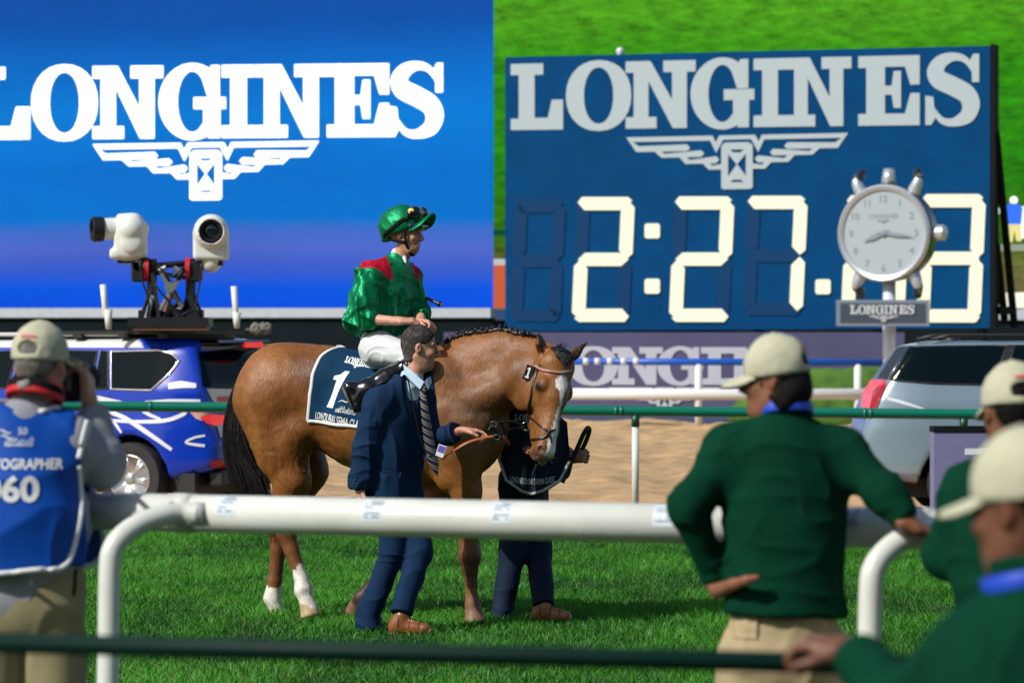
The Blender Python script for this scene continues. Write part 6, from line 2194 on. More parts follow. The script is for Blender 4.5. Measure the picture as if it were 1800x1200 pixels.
    def bind(pix):
        pts = []; 
        for p in spline([np.array([x, y, 0.]) for x, y in pix], 8):
            q, _n = cast(bb, p[0], p[1], .004, Y0 - .2); pts.append(q)
        Acc().tube(pts, .0085, 8).build('binding', ml, bo, True)
    bind([(154, 738), (150, 752), (143, 780), (137, 806)])
    bind([(137, 818), (139, 850), (141, 890), (136, 930), (124, 975), (108, 995), (60, 1001), (0, 1006), (-70, 1006)])
    top = []
    for x in np.linspace(-40, 106, 14):        # follow the neckline: the first row where the bib is met
        d0 = Vector(W(x, 0, 1.0)) - EYE
        for y in np.arange(676, 770, 2.0):
            d_ = (Vector(W(x, y, 1.0)) - EYE).normalized(); hit, n_, _i, _d = bb.ray_cast(EYE, d_)
            if hit is not None:
                top.append(np.array(hit + n_ * (.002 if n_.dot(d_) < 0 else -.002)) + [0, -.004, .001]); break
    Acc().tube(spline(top, 4), .0085, 8).build('binding', ml, bo, True)
    def pr(txt, x0, x1, base, h, bold, name='lettering'):
        V2, Fc = text_mesh(txt, 1.0, bold, .3)
        w0, w1 = V2[:, 0].min(), V2[:, 0].max(); hh = V2[:, 1].max()
        print_on(bb, name, V2, Fc, lambda x, y: P(x0 + (x1 - x0) * (x - w0) / (w1 - w0), base - h * y / hh, -.175), (0, 1, 0), ml, bo, .004, .4)
    pr('PHOTOGRAPHER', -55, 108, 824, 18, .022)
    pr('060', -31, 69, 880, 45, .035, 'number')
    pr('DUBAI WORLD CUP', 5, 55, 784, 5, .03)
    pr('\uFEF2\uFEE4\uFEDF\uFE8E\uFECC\uFEDF\uFE8D \uFEF2\uFE91\uFEA9 \uFEB1\uFE84\uFEDB', 6, 56, 776, 9, .02)
    pr('50', 28, 44, 764, 12, .0)
    V2 = stroke(spline([(0, 0), (.4, .25), (1, .1), (1.5, .3)], 6), [.05 + .14 * math.sin(math.pi * i / 18) for i in range(19)])
    for k_ in range(2):
        fl, tri = tess([V2]); print_on(bb, 'race_emblem', fl, tri, lambda x, y: P(-6 + x * 15 + k_ * 3, 758 + k_ * 9 - y * 14 + x * 5, -.175), (0, 1, 0), ml, bo, .004, .5)
    pts = [P(42 + 10 * math.cos(t) * 1.4, 757 + 6 * math.sin(t), -.35) for t in np.linspace(0, 6, 20)]
    # trousers with zip pocket
    B = SDF(lo - .05, hi + .05, .009)
    B.cap(P(45, 1000), P(45, 1050), .165, .165, k=.05, lat=fw, q=.78)
    for s in 'RL':
        B.cap(J['hip' + s] + UP * .02, J['kn' + s], .100, .090, k=.03); B.cap(J['kn' + s], J['an' + s], .090, .08, k=.04, flat=True)
    to, tV, tQ = finish(B, 'trousers', M('khaki_olive', (.245, .215, .115), .85, var=.08, vscale=8, bump=.1, bscale=140), root, disp=lambda v, n, i: .008 * folds(v, (6, 6, 2.6), 211), smooth=2)
    tb = bvh_of(tV, tQ)
    z = [cast(tb, x, y, .003, Y0 - .2)[0] for x, y in ((132, 1000), (131, 1020), (129, 1046))]
    Acc().tube(z, .005, 6).build('pocket_zip', m_black, to, True)
    for s in 'RL': shoe(root, J['an' + s] + UP * .02, J['toe' + s], M('dark_shoe', (.02, .02, .02), .5))
    # red collar strap of his camera with a black band
    neck_band(root, P(62, 692, .0), .088, nrm([.15, .35, 1]), M('strap_red', (.52, .012, .022), .6), .024, 'camera_strap')
    st = neck_band(root, P(62, 688, .0), .0905, nrm([.20, .42, 1]), m_black, .013, 'strap_band')
    Acc().tube([P(32, 678, -.085), P(52, 672, -.09)], .012, 8, flat=(np.array([0, -1., 0]), .2)).build('strap_label', M('strap_grey', (.30, .31, .27), .7), root, True)
    # the camera he holds
    cm = empty('photo_camera', P(128, 672, .25), 'black photo camera held up to the face of the photographer', 'camera')
    K = SDF(P(128, 670, .25) - .2, P(128, 670, .25) + .2, .006)
    K.box(P(122, 668, .22), (.060, .05, .055), r=.014, k=.01); K.box(P(138, 664, .19), (.028, .035, .050), r=.014, k=.01)
    K.ell(P(120, 640, .22), (.040, .05, .025), k=.02); K.box(P(118, 690, .22), (.05, .045, .03), r=.012, k=.01)
    finish(K, 'body', M('camera_black', (.010, .010, .011), .5, bump=.1, bscale=150), cm)
    Acc().lathe(P(122, 664, .27), (.25, .97, 0), [(0, .040), (.05, .042), (.12, .045), (.16, .046), (.165, .02)], 20).build('lens', m_black, cm, True)
    Acc().tube([P(122, 641, .13), P(134, 638, .13), P(143, 640, .15)], .006, 8).build('strap_yellow', M('strap_yellow', (.55, .42, .02), .5), cm, True)
photographer()

def green_man(cfg):
    """man in a dark green jersey and beige cap"""
    Y0 = cfg['Y']; P = lambda x, y, d=0.0: W(x, y, Y0 + d)
    J = {k: P(*v) for k, v in cfg['J'].items()}
    root = empty('person', P(*cfg['base']) * [1, 1, 0], cfg['label'], 'person', 'crowd men in green jerseys')
    h = cfg.get('h', .0075); fw = nrm(cfg['fw']); hf = nrm(cfg['hf']); hu = nrm(cfg.get('hu', (0, 0, 1)))
    lo, hi = bbox(J.values(), .24)
    S = SDF(lo, hi, h)
    body_core(S, J, cfg.get('slim', 1.0), fw)
    hs = cfg.get('hsc', .97)
    PF, R = add_head(S, J['headc'], hf, hu, hs)
    for kw in cfg['hands']:
        kw = dict(kw); s = kw.pop('s'); add_hand(S, J['wr' + s], nrm(np.array(kw.pop('d'))), np.array(kw.pop('n')), **kw)
    for (a_, b_, ra_, rb_) in cfg.get('extra', ()): S.cap(P(*a_), P(*b_), ra_, rb_, k=.01)
    finish(S, 'body', skin_mat('pale'), root, color=skin_color(PF, cfg['tone'], brow=(.008, .006, .005)))
    H, PH = hair_field(J['headc'], hf, hu, hs, h=.006, lift=cfg.get('lift', .002), nape=cfg.get('nape', -.10), front=.03)
    if cfg.get('long'):
        H.ell(PH(-.068, 0, -.035), (.050, .066, .056), np.stack(frame(hf, hu), 1), k=.03)
        for s in (-1, 1): H.cap(PH(.012, s * .068, -.01), PH(-.04, s * .062, -.075), .020, .026, k=.03); H.ell(PH(.004, s * .095, -.012), (.026, .03, .034), np.stack(frame(hf, hu), 1), k=.006, neg=True)
    finish(H, 'hair', M('hair_black', (.005, .0045, .0045), .7, bump=.3, bscale=120, bstretch=(1, 1, .4), spec=.15), root, disp=lambda v, n, i: .002 * vnoise(v * 40, 221) - .002, smooth=1)
    cf = nrm(cfg.get('cf', cfg['hf']))
    cap_hat('cap', J['headc'], cf, nrm(cfg.get('cu', cfg.get('hu', (0, 0, 1)))), hs * 1.02, root, m_cap, RED, h=.0065)
    T = SDF(lo - .08, hi + .08, h * 1.2)
    for a, b, ra, rb, q in cfg['trunk']:
        T.cap(P(*a), P(*b), ra, rb, k=.06, lat=fw, q=q)
    sm = cfg.get('arm', 1.0); sl = cfg.get('slim', 1.0)
    T.cap(J['chest'], J['pelvis'], .150 * sl, .140 * sl, k=.05, lat=fw, q=.74)
    for s in 'RL':
        T.cap(P(*cfg['yoke']), J['sh' + s], .080, .078 * sm, k=.06); T.cap(J['sh' + s], J['el' + s], .078 * sm, .062 * sm, k=.045)
        d = nrm(J['wr' + s] - J['el' + s]); T.cap(J['el' + s], J['wr' + s] - d * .015, .062 * sm, .044 * sm, k=.03, flat=True)
    T.cap(P(*cfg['yoke']), J['neck'] + (J['headc'] - J['neck']) * .15, .075, .064, k=.04, flat=True)
    if 'hem' in cfg: T.cut(P(*cfg['hem'][0]), nrm(cfg['hem'][1]))
    g0 = cfg.get('seed', 230)
    def gd(v, n, i):
        zz = v[:, 2]
        diag = np.stack([v[:, 0] * .8 + v[:, 2] * .45, v[:, 1], v[:, 2] * .5 - v[:, 0] * .5], 1)
        return .006 * folds(diag, (6, 5, 2.6), g0) + .004 * folds(v, (9, 9, 14), g0 + 1)
    o, V, Q = finish(T, 'jersey', m_green, root, disp=gd, smooth=2)
    nk_ = J['neck'] + (J['headc'] - J['neck']) * .17
    neck_band(root, nk_, .070, nrm(J['headc'] - J['neck']), m_green, .016, 'collar_rib')
    for s_ in 'RL':
        d_ = nrm(J['wr' + s_] - J['el' + s_]); neck_band(root, J['wr' + s_] - d_ * .035, .043 * sm, d_, m_green, .020, 'cuff_rib')
    for b in cfg.get('bands', ()):
        neck_band(root, P(*b[0]), b[1], nrm(b[2]), m_lan, b[3], 'lanyard')
    if cfg.get('legs', True):
        B = SDF(lo - .06, hi + .06, h * 1.25)
        a, b, ra, rb = cfg['seat']
        B.cap(P(*a), P(*b), ra, rb, k=.05, lat=fw, q=.78)
        for s in 'RL':
            B.cap(J['hip' + s], J['kn' + s], cfg.get('thigh', .115), .10, k=.03); B.cap(J['kn' + s], J['an' + s], .10, .085, k=.04, flat=True)
        bo, bV, bQ = finish(B, 'trousers', m_khaki, root, disp=lambda v, n, i: .009 * folds(v, (6, 6, 3), g0 + 5) + .004 * folds(v, (12, 12, 9), g0 + 6), smooth=2)
        if 'pocket' in cfg:
            bb = bvh_of(bV, bQ)
            for (x0, x1, y0, y1) in cfg['pocket']:
                pts = [P(x0, (y0 + y1) / 2, -.2), P((x0 + x1) / 2, (y0 + y1) / 2, -.2), P(x1, (y0 + y1) / 2, -.2)]
                ribbon_on(bb, pts, ((y1 - y0) * Y0 / F,) * 3, (-.2, -1, 0), 'pocket_flap', m_khaki, bo, .006, .010)
        for s in 'RL': shoe(root, J['an' + s] + UP * .02, J['toe' + s], M('dark_shoe', (.02, .02, .02), .5))
    return root

# standing with a hand on his hip, the other on the rail
green_man(dict(Y=10.95, label='man in dark green jersey with one hand on his hip and long black hair', base=(1375, 1660),
    fw=(-.10, 1, 0), hf=(-.95, .30, -.03), cf=(-.95, .30, -.10), cu=(-.06, -.06, 1), h=.007, long=True, hsc=.90, nape=-.100, capsc=.98,
    tone=(.215, .090, .048), arm=.88, slim=.85,
    J=dict(pelvis=(1378, 1080), chest=(1378, 830), neck=(1382, 735), headc=(1362, 668, .0),
           shL=(1280, 795, .0), elL=(1208, 893, -.06), wrL=(1262, 1028, .02),
           shR=(1476, 792, .02), elR=(1556, 868, -.08), wrR=(1598, 922, -.12),
           hipL=(1328, 1165), knL=(1325, 1390), anL=(1322, 1615), toeL=(1310, 1655, .12),
           hipR=(1430, 1165), knR=(1432, 1390), anR=(1436, 1615), toeR=(1440, 1655, .12)),
    hands=[dict(s='L', d=(.72, .50, -.18), n=(.35, .5, -.6), thumb=-1, curl=.35, th_open=.75), dict(s='R', d=(.70, .30, -.25), n=(-.1, .3, -1), thumb=1, curl=.75)],
    extra=[((1262, 1038, -.02), (1290, 1026, -.12), .024, .018), ((1290, 1026, -.12), (1312, 1019, -.165), .017, .014), ((1312, 1019, -.165), (1332, 1014, -.172), .013, .010)],
    trunk=[((1380, 868), (1380, 950), .180, .160, .66), ((1380, 950), (1380, 1100), .160, .178, .78)],
    yoke=(1378, 782), hem=((1378, 1079), (-.03, 0, -1)), bands=[((1380, 722, .0), .079, (-.05, .25, 1), .017)],
    seat=((1378, 1110), (1378, 1150), .150, .170), thigh=.108, pocket=[(1276, 1322, 1088, 1126)], seed=230))

# right edge of the picture, leaning on the rail
green_man(dict(Y=10.35, label='man in dark green jersey at the picture edge, back of his cap showing its strap', base=(1790, 1680),
    fw=(-.35, .94, 0), hf=(-.18, .98, -.10), h=.0075, nape=-.10, tone=(.16, .066, .036), capsc=.98,
    J=dict(pelvis=(1800, 1100, -.1), chest=(1772, 910, .0), neck=(1778, 805, .02), headc=(1780, 727, .05),
           shL=(1706, 872, .0), elL=(1662, 975, .05), wrL=(1712, 985, .26),
           shR=(1880, 880, .0), elR=(1905, 985, .1), wrR=(1850, 985, .3),
           hipL=(1750, 1110), knL=(1750, 1390), anL=(1750, 1640), toeL=(1740, 1675, .12),
           hipR=(1850, 1110), knR=(1850, 1390), anR=(1850, 1640), toeR=(1850, 1675, .12)),
    hands=[dict(s='L', d=(.6, .6, -.1), n=(0, 0, -1), thumb=-1, curl=.6), dict(s='R', d=(-.6, .6, -.1), n=(0, 0, -1), thumb=1, curl=.6)],
    trunk=[((1775, 955), (1785, 1010), .180, .165, .68), ((1785, 1010), (1800, 1110), .165, .175, .7)],
    yoke=(1780, 850), seat=((1800, 1090), (1800, 1130), .17, .175), seed=240))

# very near, bending over the crowd barrier
green_man(dict(Y=6.35, label='blurred man nearest the viewer in dark green jersey and beige cap, hand on the barrier', base=(1850, 2360),
    fw=(-.55, .83, 0), hf=(-.74, .66, -.10), cf=(-.76, .64, -.08), hu=(-.08, .0, 1), h=.0075, nape=-.10, tone=(.155, .064, .036), hsc=.92,
    J=dict(pelvis=(1900, 1560, -.1), chest=(1810, 1190), neck=(1818, 1015), headc=(1800, 893, .02),
           shL=(1706, 1160, .05), elL=(1592, 1250, .16), wrL=(1496, 1142, .32),
           shR=(1955, 1150, -.05), elR=(1990, 1290), wrR=(1900, 1330, .25),
           hipL=(1850, 1580), knL=(1830, 2000), anL=(1830, 2300), toeL=(1800, 2350, .12),
           hipR=(1980, 1580), knR=(1980, 2000), anR=(1980, 2300), toeR=(1960, 2350, .12)),
    hands=[dict(s='L', d=(-.80, .30, .10), n=(-.3, .2, -1), thumb=1, curl=1.0, sc=.95), dict(s='R', d=(-.6, .4, -.3), n=(0, 0, -1), thumb=1, curl=.5)],
    trunk=[((1818, 1290), (1850, 1360), .190, .175, .72), ((1850, 1340), (1900, 1560), .175, .180, .74)],
    yoke=(1826, 1120), bands=[((1812, 1022, .0), .080, (-.15, .15, 1), .016)], seat=((1900, 1540), (1905, 1600), .175, .18), seed=250))
# ================================================================== CARS ON THE TRACK
m_glass = M('car_glass', (.002, .007, .010), .05, spec=.09)
m_tyre = M('tyre_rubber', (.018, .018, .019), .75, bump=.2, bscale=60)
m_alloy = M('alloy', (.55, .56, .57), .28, metal=.7)
m_chrome = M('chrome', (.75, .76, .76), .1, metal=1.0)
m_plastic = M('car_black_plastic', (.012, .013, .014), .5)
m_dustgrey = M('dusty_sill', (.14, .145, .15), .7, var=.3, vscale=6)

def smax(a, b, k):
    h = np.maximum(k - np.abs(a - b), 0) / k
    return np.maximum(a, b) + h * h * k * .25

class Car:
    """x runs from the rear bumper forward, y to the car's left, z up from the ground"""
    def __init__(s, name, label, loc, yaw, L, H, HW, prof, mat, color, arch_x, wheel_r, group):
        s.root = empty(name, loc, label, 'car', group, yaw)
        s.prof = prof; s.HW = HW
        h = .032
        S = SDF((-.1, -HW - .12, .15), (L + .1, HW + .12, H + .1), h)
        X, Y, Z = np.meshgrid(*[S.lo[i] + h * np.arange(S.n[i]) for i in range(3)], indexing='ij', sparse=True)
        f = np.maximum(Z - np.interp(X, *prof['top']), np.interp(X, *prof['bot']) - Z)
        f = smax(f, np.interp(Z, *prof['rear']) - X, .10)
        f = smax(f, X - np.interp(Z, *prof['front']), .12)
        wd = np.interp(Z, *prof['side'])
        end = .20 * np.clip((.75 - X) / .75, 0, 1) ** 2 + .26 * np.clip((X - (L - .9)) / .9, 0, 1) ** 2
        fl = 0
        for ax in arch_x:
            fl = fl + .030 * np.exp(-(((X - ax) / .5) ** 2 + ((Z - .62) / .30) ** 2))
        f = smax(f, np.abs(Y) - (wd - end + fl), .09)
        S.f = np.broadcast_to(f, S.n).astype(np.float32).copy()
        for ax in arch_x:
            S.cap((ax, -HW - .5, wheel_r), (ax, -HW + .30, wheel_r), wheel_r + .075, k=.02, neg=True)
            S.cap((ax, HW + .5, wheel_r), (ax, HW - .30, wheel_r), wheel_r + .075, k=.02, neg=True)
        V, Q, ids = S.mesh(2)
        s.body = mesh_obj('body', V, Q, mat, s.root, True, color(V), local=True)
        s.bvh = bvh_of(V, Q)
        for ax in arch_x:
            for sg in (-1, 1):
                s.wheel(ax, sg * (HW - .135), sg, wheel_r)
        a = Acc().box((L * .5, 0, .33), (L * .46, HW - .22, .10)); a.build('underbody', m_plastic, s.root, local=True)
    def wheel(s, x, y, sg, r):
        c = np.array([x, y, r]); ax = np.array([0, sg, 0.])
        w = empty('wheel', (0, 0, 0)); w.parent = s.root
        a = Acc().lathe(c, ax, [(-.13, r * .62), (-.13, r * .95), (-.10, r), (.09, r), (.125, r * .955), (.13, r * .80), (.115, r * .66), (.06, r * .63)], 40)
        autosmooth(a.build('tyre', m_tyre, w, local=True))
        a = Acc().lathe(c, ax, [(.02, r * .62), (.118, r * .655), (.122, r * .625), (.05, r * .58), (.03, r * .3), (.035, .001)], 40)
        a.build('rim', m_plastic, w, True, local=True)
        a = Acc().lathe(c, ax, [(.105, r * .665), (.125, r * .655), (.125, r * .615), (.09, r * .60)], 40); a.build('rim_lip', m_alloy, w, True, local=True)
        for k in range(6):
            for d in (-.13, .13):
                an = 2 * math.pi * k / 6 + .2; d0 = np.array([math.cos(an), 0, math.sin(an)]); d1 = np.array([math.cos(an + d), 0, math.sin(an + d)])
                Acc().tube([c + ax * .10 + d0 * r * .10, c + ax * .095 + (d0 + d1) * .5 * r * .36, c + ax * .105 + d1 * r * .63], [.030, .026, .034], 8, flat=(ax, .5)).build('spoke', m_alloy, w, True, local=True)
        Acc().lathe(c, ax, [(.06, .07), (.115, .065), (.125, .045), (.13, .01)], 20).build('hub_cap', m_alloy, w, True, local=True)
    def side(s, pts, sg, off=.006):
        """carry (x, z) points on to the flank"""
        out = []
        for x, z in pts:
            hit, n, _i, _d = s.bvh.ray_cast(Vector((x, sg * 2.2, z)), Vector((0, -sg, 0)))
            out.append(np.array(hit) + np.array([0, sg * off, 0]) if hit is not None else np.array([x, sg * s.HW * .9, z]))
        return out
    def rear(s, pts, off=.006):
        out = []
        for y, z in pts:
            hit, n, _i, _d = s.bvh.ray_cast(Vector((-1.5, y, z)), Vector((1, 0, 0)))
            out.append(np.array(hit) + np.array([-off, 0, 0]) if hit is not None else np.array([.2, y, z]))
        return out
    def patch(s, name, poly, mat, sg=None, off=.006, dens=.10, trim=None, parent=None):
        """a panel following the flank (sg = +1/-1) or the tail (sg None) inside a closed 2D outline"""
        fl, tri = tess([poly])
        bm = bmesh.new(); vv = [bm.verts.new((x, y, 0)) for x, y in fl]
        for t in tri: bm.faces.new([vv[i] for i in t])
        for _ in range(5):
            es = [e for e in bm.edges if e.calc_length() > dens]
            if not es: break
            bmesh.ops.subdivide_edges(bm, edges=es, cuts=1); bmesh.ops.triangulate(bm, faces=bm.faces[:])
        bm.verts.index_update(); P2 = [tuple(v.co[:2]) for v in bm.verts]; T = [tuple(v.index for v in f.verts) for f in bm.faces]; bm.free()
        V = s.side(P2, sg, off) if sg else s.rear(P2, off)
        nrmv = np.array([0, sg, 0]) if sg else np.array([-1, 0, 0])
        T = [t if np.dot(np.cross(V[t[1]] - V[t[0]], V[t[2]] - V[t[0]]), nrmv) > 0 else t[::-1] for t in T]
        o = mesh_obj(name, np.array(V), T, mat, parent or s.root, True, local=True)
        if trim:
            pp = []
            n = len(poly)
            for i in range(n):
                a, b = np.array(poly[i]), np.array(poly[(i + 1) % n])
                for t in np.linspace(0, 1, 6)[:-1]: pp.append(tuple(a + (b - a) * t))
            pp.append(pp[0])
            L = s.side(pp, sg, off) if sg else s.rear(pp, off)
            Acc().tube(L, trim[0], 6, caps=False).build(trim[2] if len(trim) > 2 else 'window_trim', trim[1], o, True, local=True)
        return o
    def px(s, pts, off=.006):
        '''points of the body under photograph pixels, used once to lay the panels out'''
        Mi = (Matrix.Translation(s.root.location) @ Matrix.Rotation(s.root.rotation_euler.z, 4, 'Z')).inverted()
        e = Mi @ EYE; out = []; nn = []
        for x, y in pts:
            d = (Mi.to_3x3() @ (Vector(W(x, y, 1.0)) - EYE)).normalized()
            hit, n, _i, _d = s.bvh.ray_cast(e, d)
            if hit is None:
                q = e + d * ((s.root.location - EYE).length); hit, n, _i, _d = s.bvh.find_nearest(q)
            if n.dot(d) > 0: n = -n
            out.append(np.array(hit + n * off)); nn.append(np.array(n))
        return out, nn
    def panel(s, name, poly, mat, off=.006, trim=None, dens=7.0):
        fl, tri = tess([poly])
        bm = bmesh.new(); vv = [bm.verts.new((x, y, 0)) for x, y in fl]
        for t in tri: bm.faces.new([vv[i] for i in t])
        for _ in range(6):
            es = [e for e in bm.edges if e.calc_length() > dens]
            if not es: break
            bmesh.ops.subdivide_edges(bm, edges=es, cuts=1); bmesh.ops.triangulate(bm, faces=bm.faces[:])
        bm.verts.index_update(); P2 = [tuple(v.co[:2]) for v in bm.verts]; T = [tuple(v.index for v in f.verts) for f in bm.faces]; bm.free()
        V, nn = s.px(P2, off)
        T = [t if np.dot(np.cross(V[t[1]] - V[t[0]], V[t[2]] - V[t[0]]), nn[t[0]]) > 0 else t[::-1] for t in T]
        o = mesh_obj(name, np.array(V), T, mat, s.root, True, local=True)
        if trim:
            pp = []; n = len(poly)
            for i in range(n):
                a, b = np.array(poly[i]), np.array(poly[(i + 1) % n])
                for t in np.linspace(0, 1, 7)[:-1]: pp.append(tuple(a + (b - a) * t))
            L, _ = s.px(pp + pp[:1], off)
            Acc().tube(L, trim[0], 6, caps=False).build('window_trim', trim[1], o, True, local=True)
        return o
    def line(s, name, pts, wd, mat, off=.008):
        P = spline([np.array([x, y, 0.]) for x, y in pts], 6)
        st = stroke([(p[0], p[1]) for p in P], np.interp(np.linspace(0, 1, len(P)), np.linspace(0, 1, len(wd)), wd))
        return s.panel(name, st, mat, off, dens=12.0)
    def strip(s, name, pts, wd, mat, sg, off=.008):
        P = spline([np.array([x, z, 0.]) for x, z in pts], 6)
        st = stroke([(p[0], p[1]) for p in P], np.interp(np.linspace(0, 1, len(P)), np.linspace(0, 1, len(wd)), wd))
        return s.patch(name, st, mat, sg, off, .25)

m_lampred = M('lamp_red', (.55, .012, .012), .2, coat=.5)
m_lampred_on = M('lamp_red_lit', (1.0, .035, .04), .25, emit=.62)
m_lampred_on.node_tree.nodes['Principled BSDF'].inputs['Base Color'].default_value = (.30, .01, .012, 1)
m_dred = M('reflector_red', (.32, .008, .012), .3)

def blue_car():
    yaw = math.pi - math.radians(26)
    fwd = np.array([math.cos(yaw), math.sin(yaw), 0]); lft = np.array([-math.sin(yaw), math.cos(yaw), 0])
    # rear left corner of the body stands at pixel column 352
    corner = W(356, 700, 41.6); loc = corner - fwd * .12 - lft * .86; loc[2] = -.17
    prof = dict(top=([-.2, .0, .10, .30, .55, 3.0, 3.35, 4.05, 4.35, 5.0, 5.2], [1.15, 1.2, 1.84, 1.90, 1.925, 1.90, 1.80, 1.32, 1.26, 1.12, 1.0]),
                bot=([-.2, 0, .35, .6, 4.6, 5.2], [.55, .50, .42, .36, .34, .42]),
                rear=([.2, .40, .55, .80, .95, 1.2, 1.45, 1.80, 1.92], [.20, .05, .0, .0, .09, .10, .13, .30, .22]),
                front=([.2, .5, .9, 1.2, 2.0], [5.0, 5.16, 5.14, 5.0, 4.4]),
                side=([.2, .40, .60, .95, 1.10, 1.34, 1.40, 1.80, 1.92, 2.0], [.90, .955, .985, .985, .965, .955, .935, .79, .70, .60]))
    blue = np.array([.002, .034, .42]); white = np.array([.68, .69, .66])
    def col(V):
        C = np.repeat(blue[None], len(V), 0)
        w = (V[:, 2] > 1.815) & (V[:, 0] > 1.02 - (1.9 - V[:, 2]) * 1.5)
        C[w] = white
        return C
    mat = M('car_paint_blue', rough=.25, attr=True, coat=.4, spec=.3)
    c = Car('camera_car', 'blue four wheel drive with white roof and stripes carrying a camera rig', loc, yaw, 5.16, 1.93, .985, prof, mat, col, (.86 + .12, 3.95), .395, 'cars on the sand track')
    sg = 1
    # side glass: quarter and rear door panes, front door pane
    c.panel('window', [(196, 618), (280, 616), (303, 622), (315, 634), (300, 655), (266, 686), (196, 684)], m_glass, .006, (.013, m_chrome))
    c.panel('window', [(178, 617), (190, 618), (190, 684), (165, 684)], m_glass, .006, (.008, m_plastic))
    c.panel('window', [(40, 616), (172, 617), (158, 684), (20, 682)], m_glass, .006, (.008, m_plastic))
    c.panel('window', [(-80, 622), (32, 616), (12, 682), (-140, 684)], m_glass, .006, (.008, m_plastic))
    c.line('door_gap', [(193, 690), (190, 740), (178, 800)], [1.6, 1.6], m_plastic, .003)
    c.line('door_gap', [(346, 612), (350, 690), (345, 740)], [1.4, 1.4], m_plastic, .003)
    c.line('door_handle', [(150, 706), (178, 707)], [6, 6], m_chrome, .03)
    ws = M('car_stripe_white', (.68, .70, .76), .3, coat=.4)
    for pts, wd in (([(140, 694), (172, 700), (215, 707)], [9, 10, 5]),
                    ([(179, 720), (215, 732), (255, 757), (302, 790)], [7, 8, 8, 6]),
                    ([(176, 728), (200, 742), (214, 760)], [7, 6, 4]),
                    ([(184, 738), (240, 741), (290, 739), (322, 728), (325, 722)], [5, 6, 7, 7, 6]),
                    ([(252, 722), (266, 730), (282, 736)], [6, 6, 4]),
                    ([(296, 679), (318, 676), (345, 678)], [10, 13, 8]),
                    ([(255, 706), (300, 705), (352, 705)], [3, 8, 7]),
                    ([(360, 765), (344, 768), (330, 774), (328, 778), (342, 781), (360, 783)], [4, 4, 4, 4, 5, 5])):
        c.line('livery_stripe', pts, wd, ws, .009)
    # tail: glass, lamps, plate panel
    c.panel('rear_window', [(349, 621), (420, 610), (474, 607), (480, 630), (470, 684), (400, 683), (355, 680)], m_glass, .010)
    c.panel('plate_panel', [(362, 683), (440, 684), (470, 686), (470, 712), (380, 710), (372, 704)], M('tail_white', (.62, .63, .62), .4), .012)
    c.panel('tail_print', [(380, 697), (420, 697), (420, 706), (380, 706)], M('tail_red', (.55, .05, .06), .4), .020)
    c.panel('tail_lamp', [(352, 732), (372, 728), (396, 730), (397, 744), (376, 748), (362, 744)], m_lampred_on, .016)
    c.panel('lamp_lens', [(334, 724), (352, 722), (372, 727), (352, 732), (356, 740), (345, 736)], M('lamp_clear', (.62, .35, .32), .15, coat=.5), .013)
    c.panel('tail_lower_white', [(380, 748), (396, 746), (398, 775), (386, 768)], M('tail_white', (.62, .63, .62), .4), .010)
    c.panel('bumper_reflector', [(369, 809), (401, 806), (400, 816), (390, 821), (370, 821)], m_dred, .018)
    Acc().box((.075, -.16, 1.850), (.02, .20, .03), bev=.012).build('high_brake_lamp', m_lampred_on, c.root, local=True)
    Acc().box((.24, 0, 1.868), (.17, .60, .035), bev=.03).build('roof_spoiler', mat, c.root, True, local=True)
    Acc().box((.05, 0, .40), (.10, .70, .09), bev=.03).build('lower_bumper', m_plastic, c.root, local=True)
    Acc().box((.30, .84, .36), (.10, .05, .10)).build('mud_flap', m_plastic, c.root, local=True)
    # roof rack
    for y in (.66, -.66):
        Acc().tube([(1.15, y, 1.965), (3.2, y, 1.965)], .022, 8).build('roof_rail', M('rail_pale', (.55, .56, .54), .4), c.root, True, local=True)
    rk = Acc()
    rk.build if False else None
    for x in (.70, 1.2, 1.8, 2.4):
        Acc().box((x, 0, 1.950), (.06, .74, .024)).build('rack_bar', m_plastic, c.root, local=True)
    Acc().box((1.30, 0, 1.985), (.98, .70, .018)).build('rack_deck', m_plastic, c.root, local=True)
    return c, loc, fwd, lft
BLUE = blue_car()

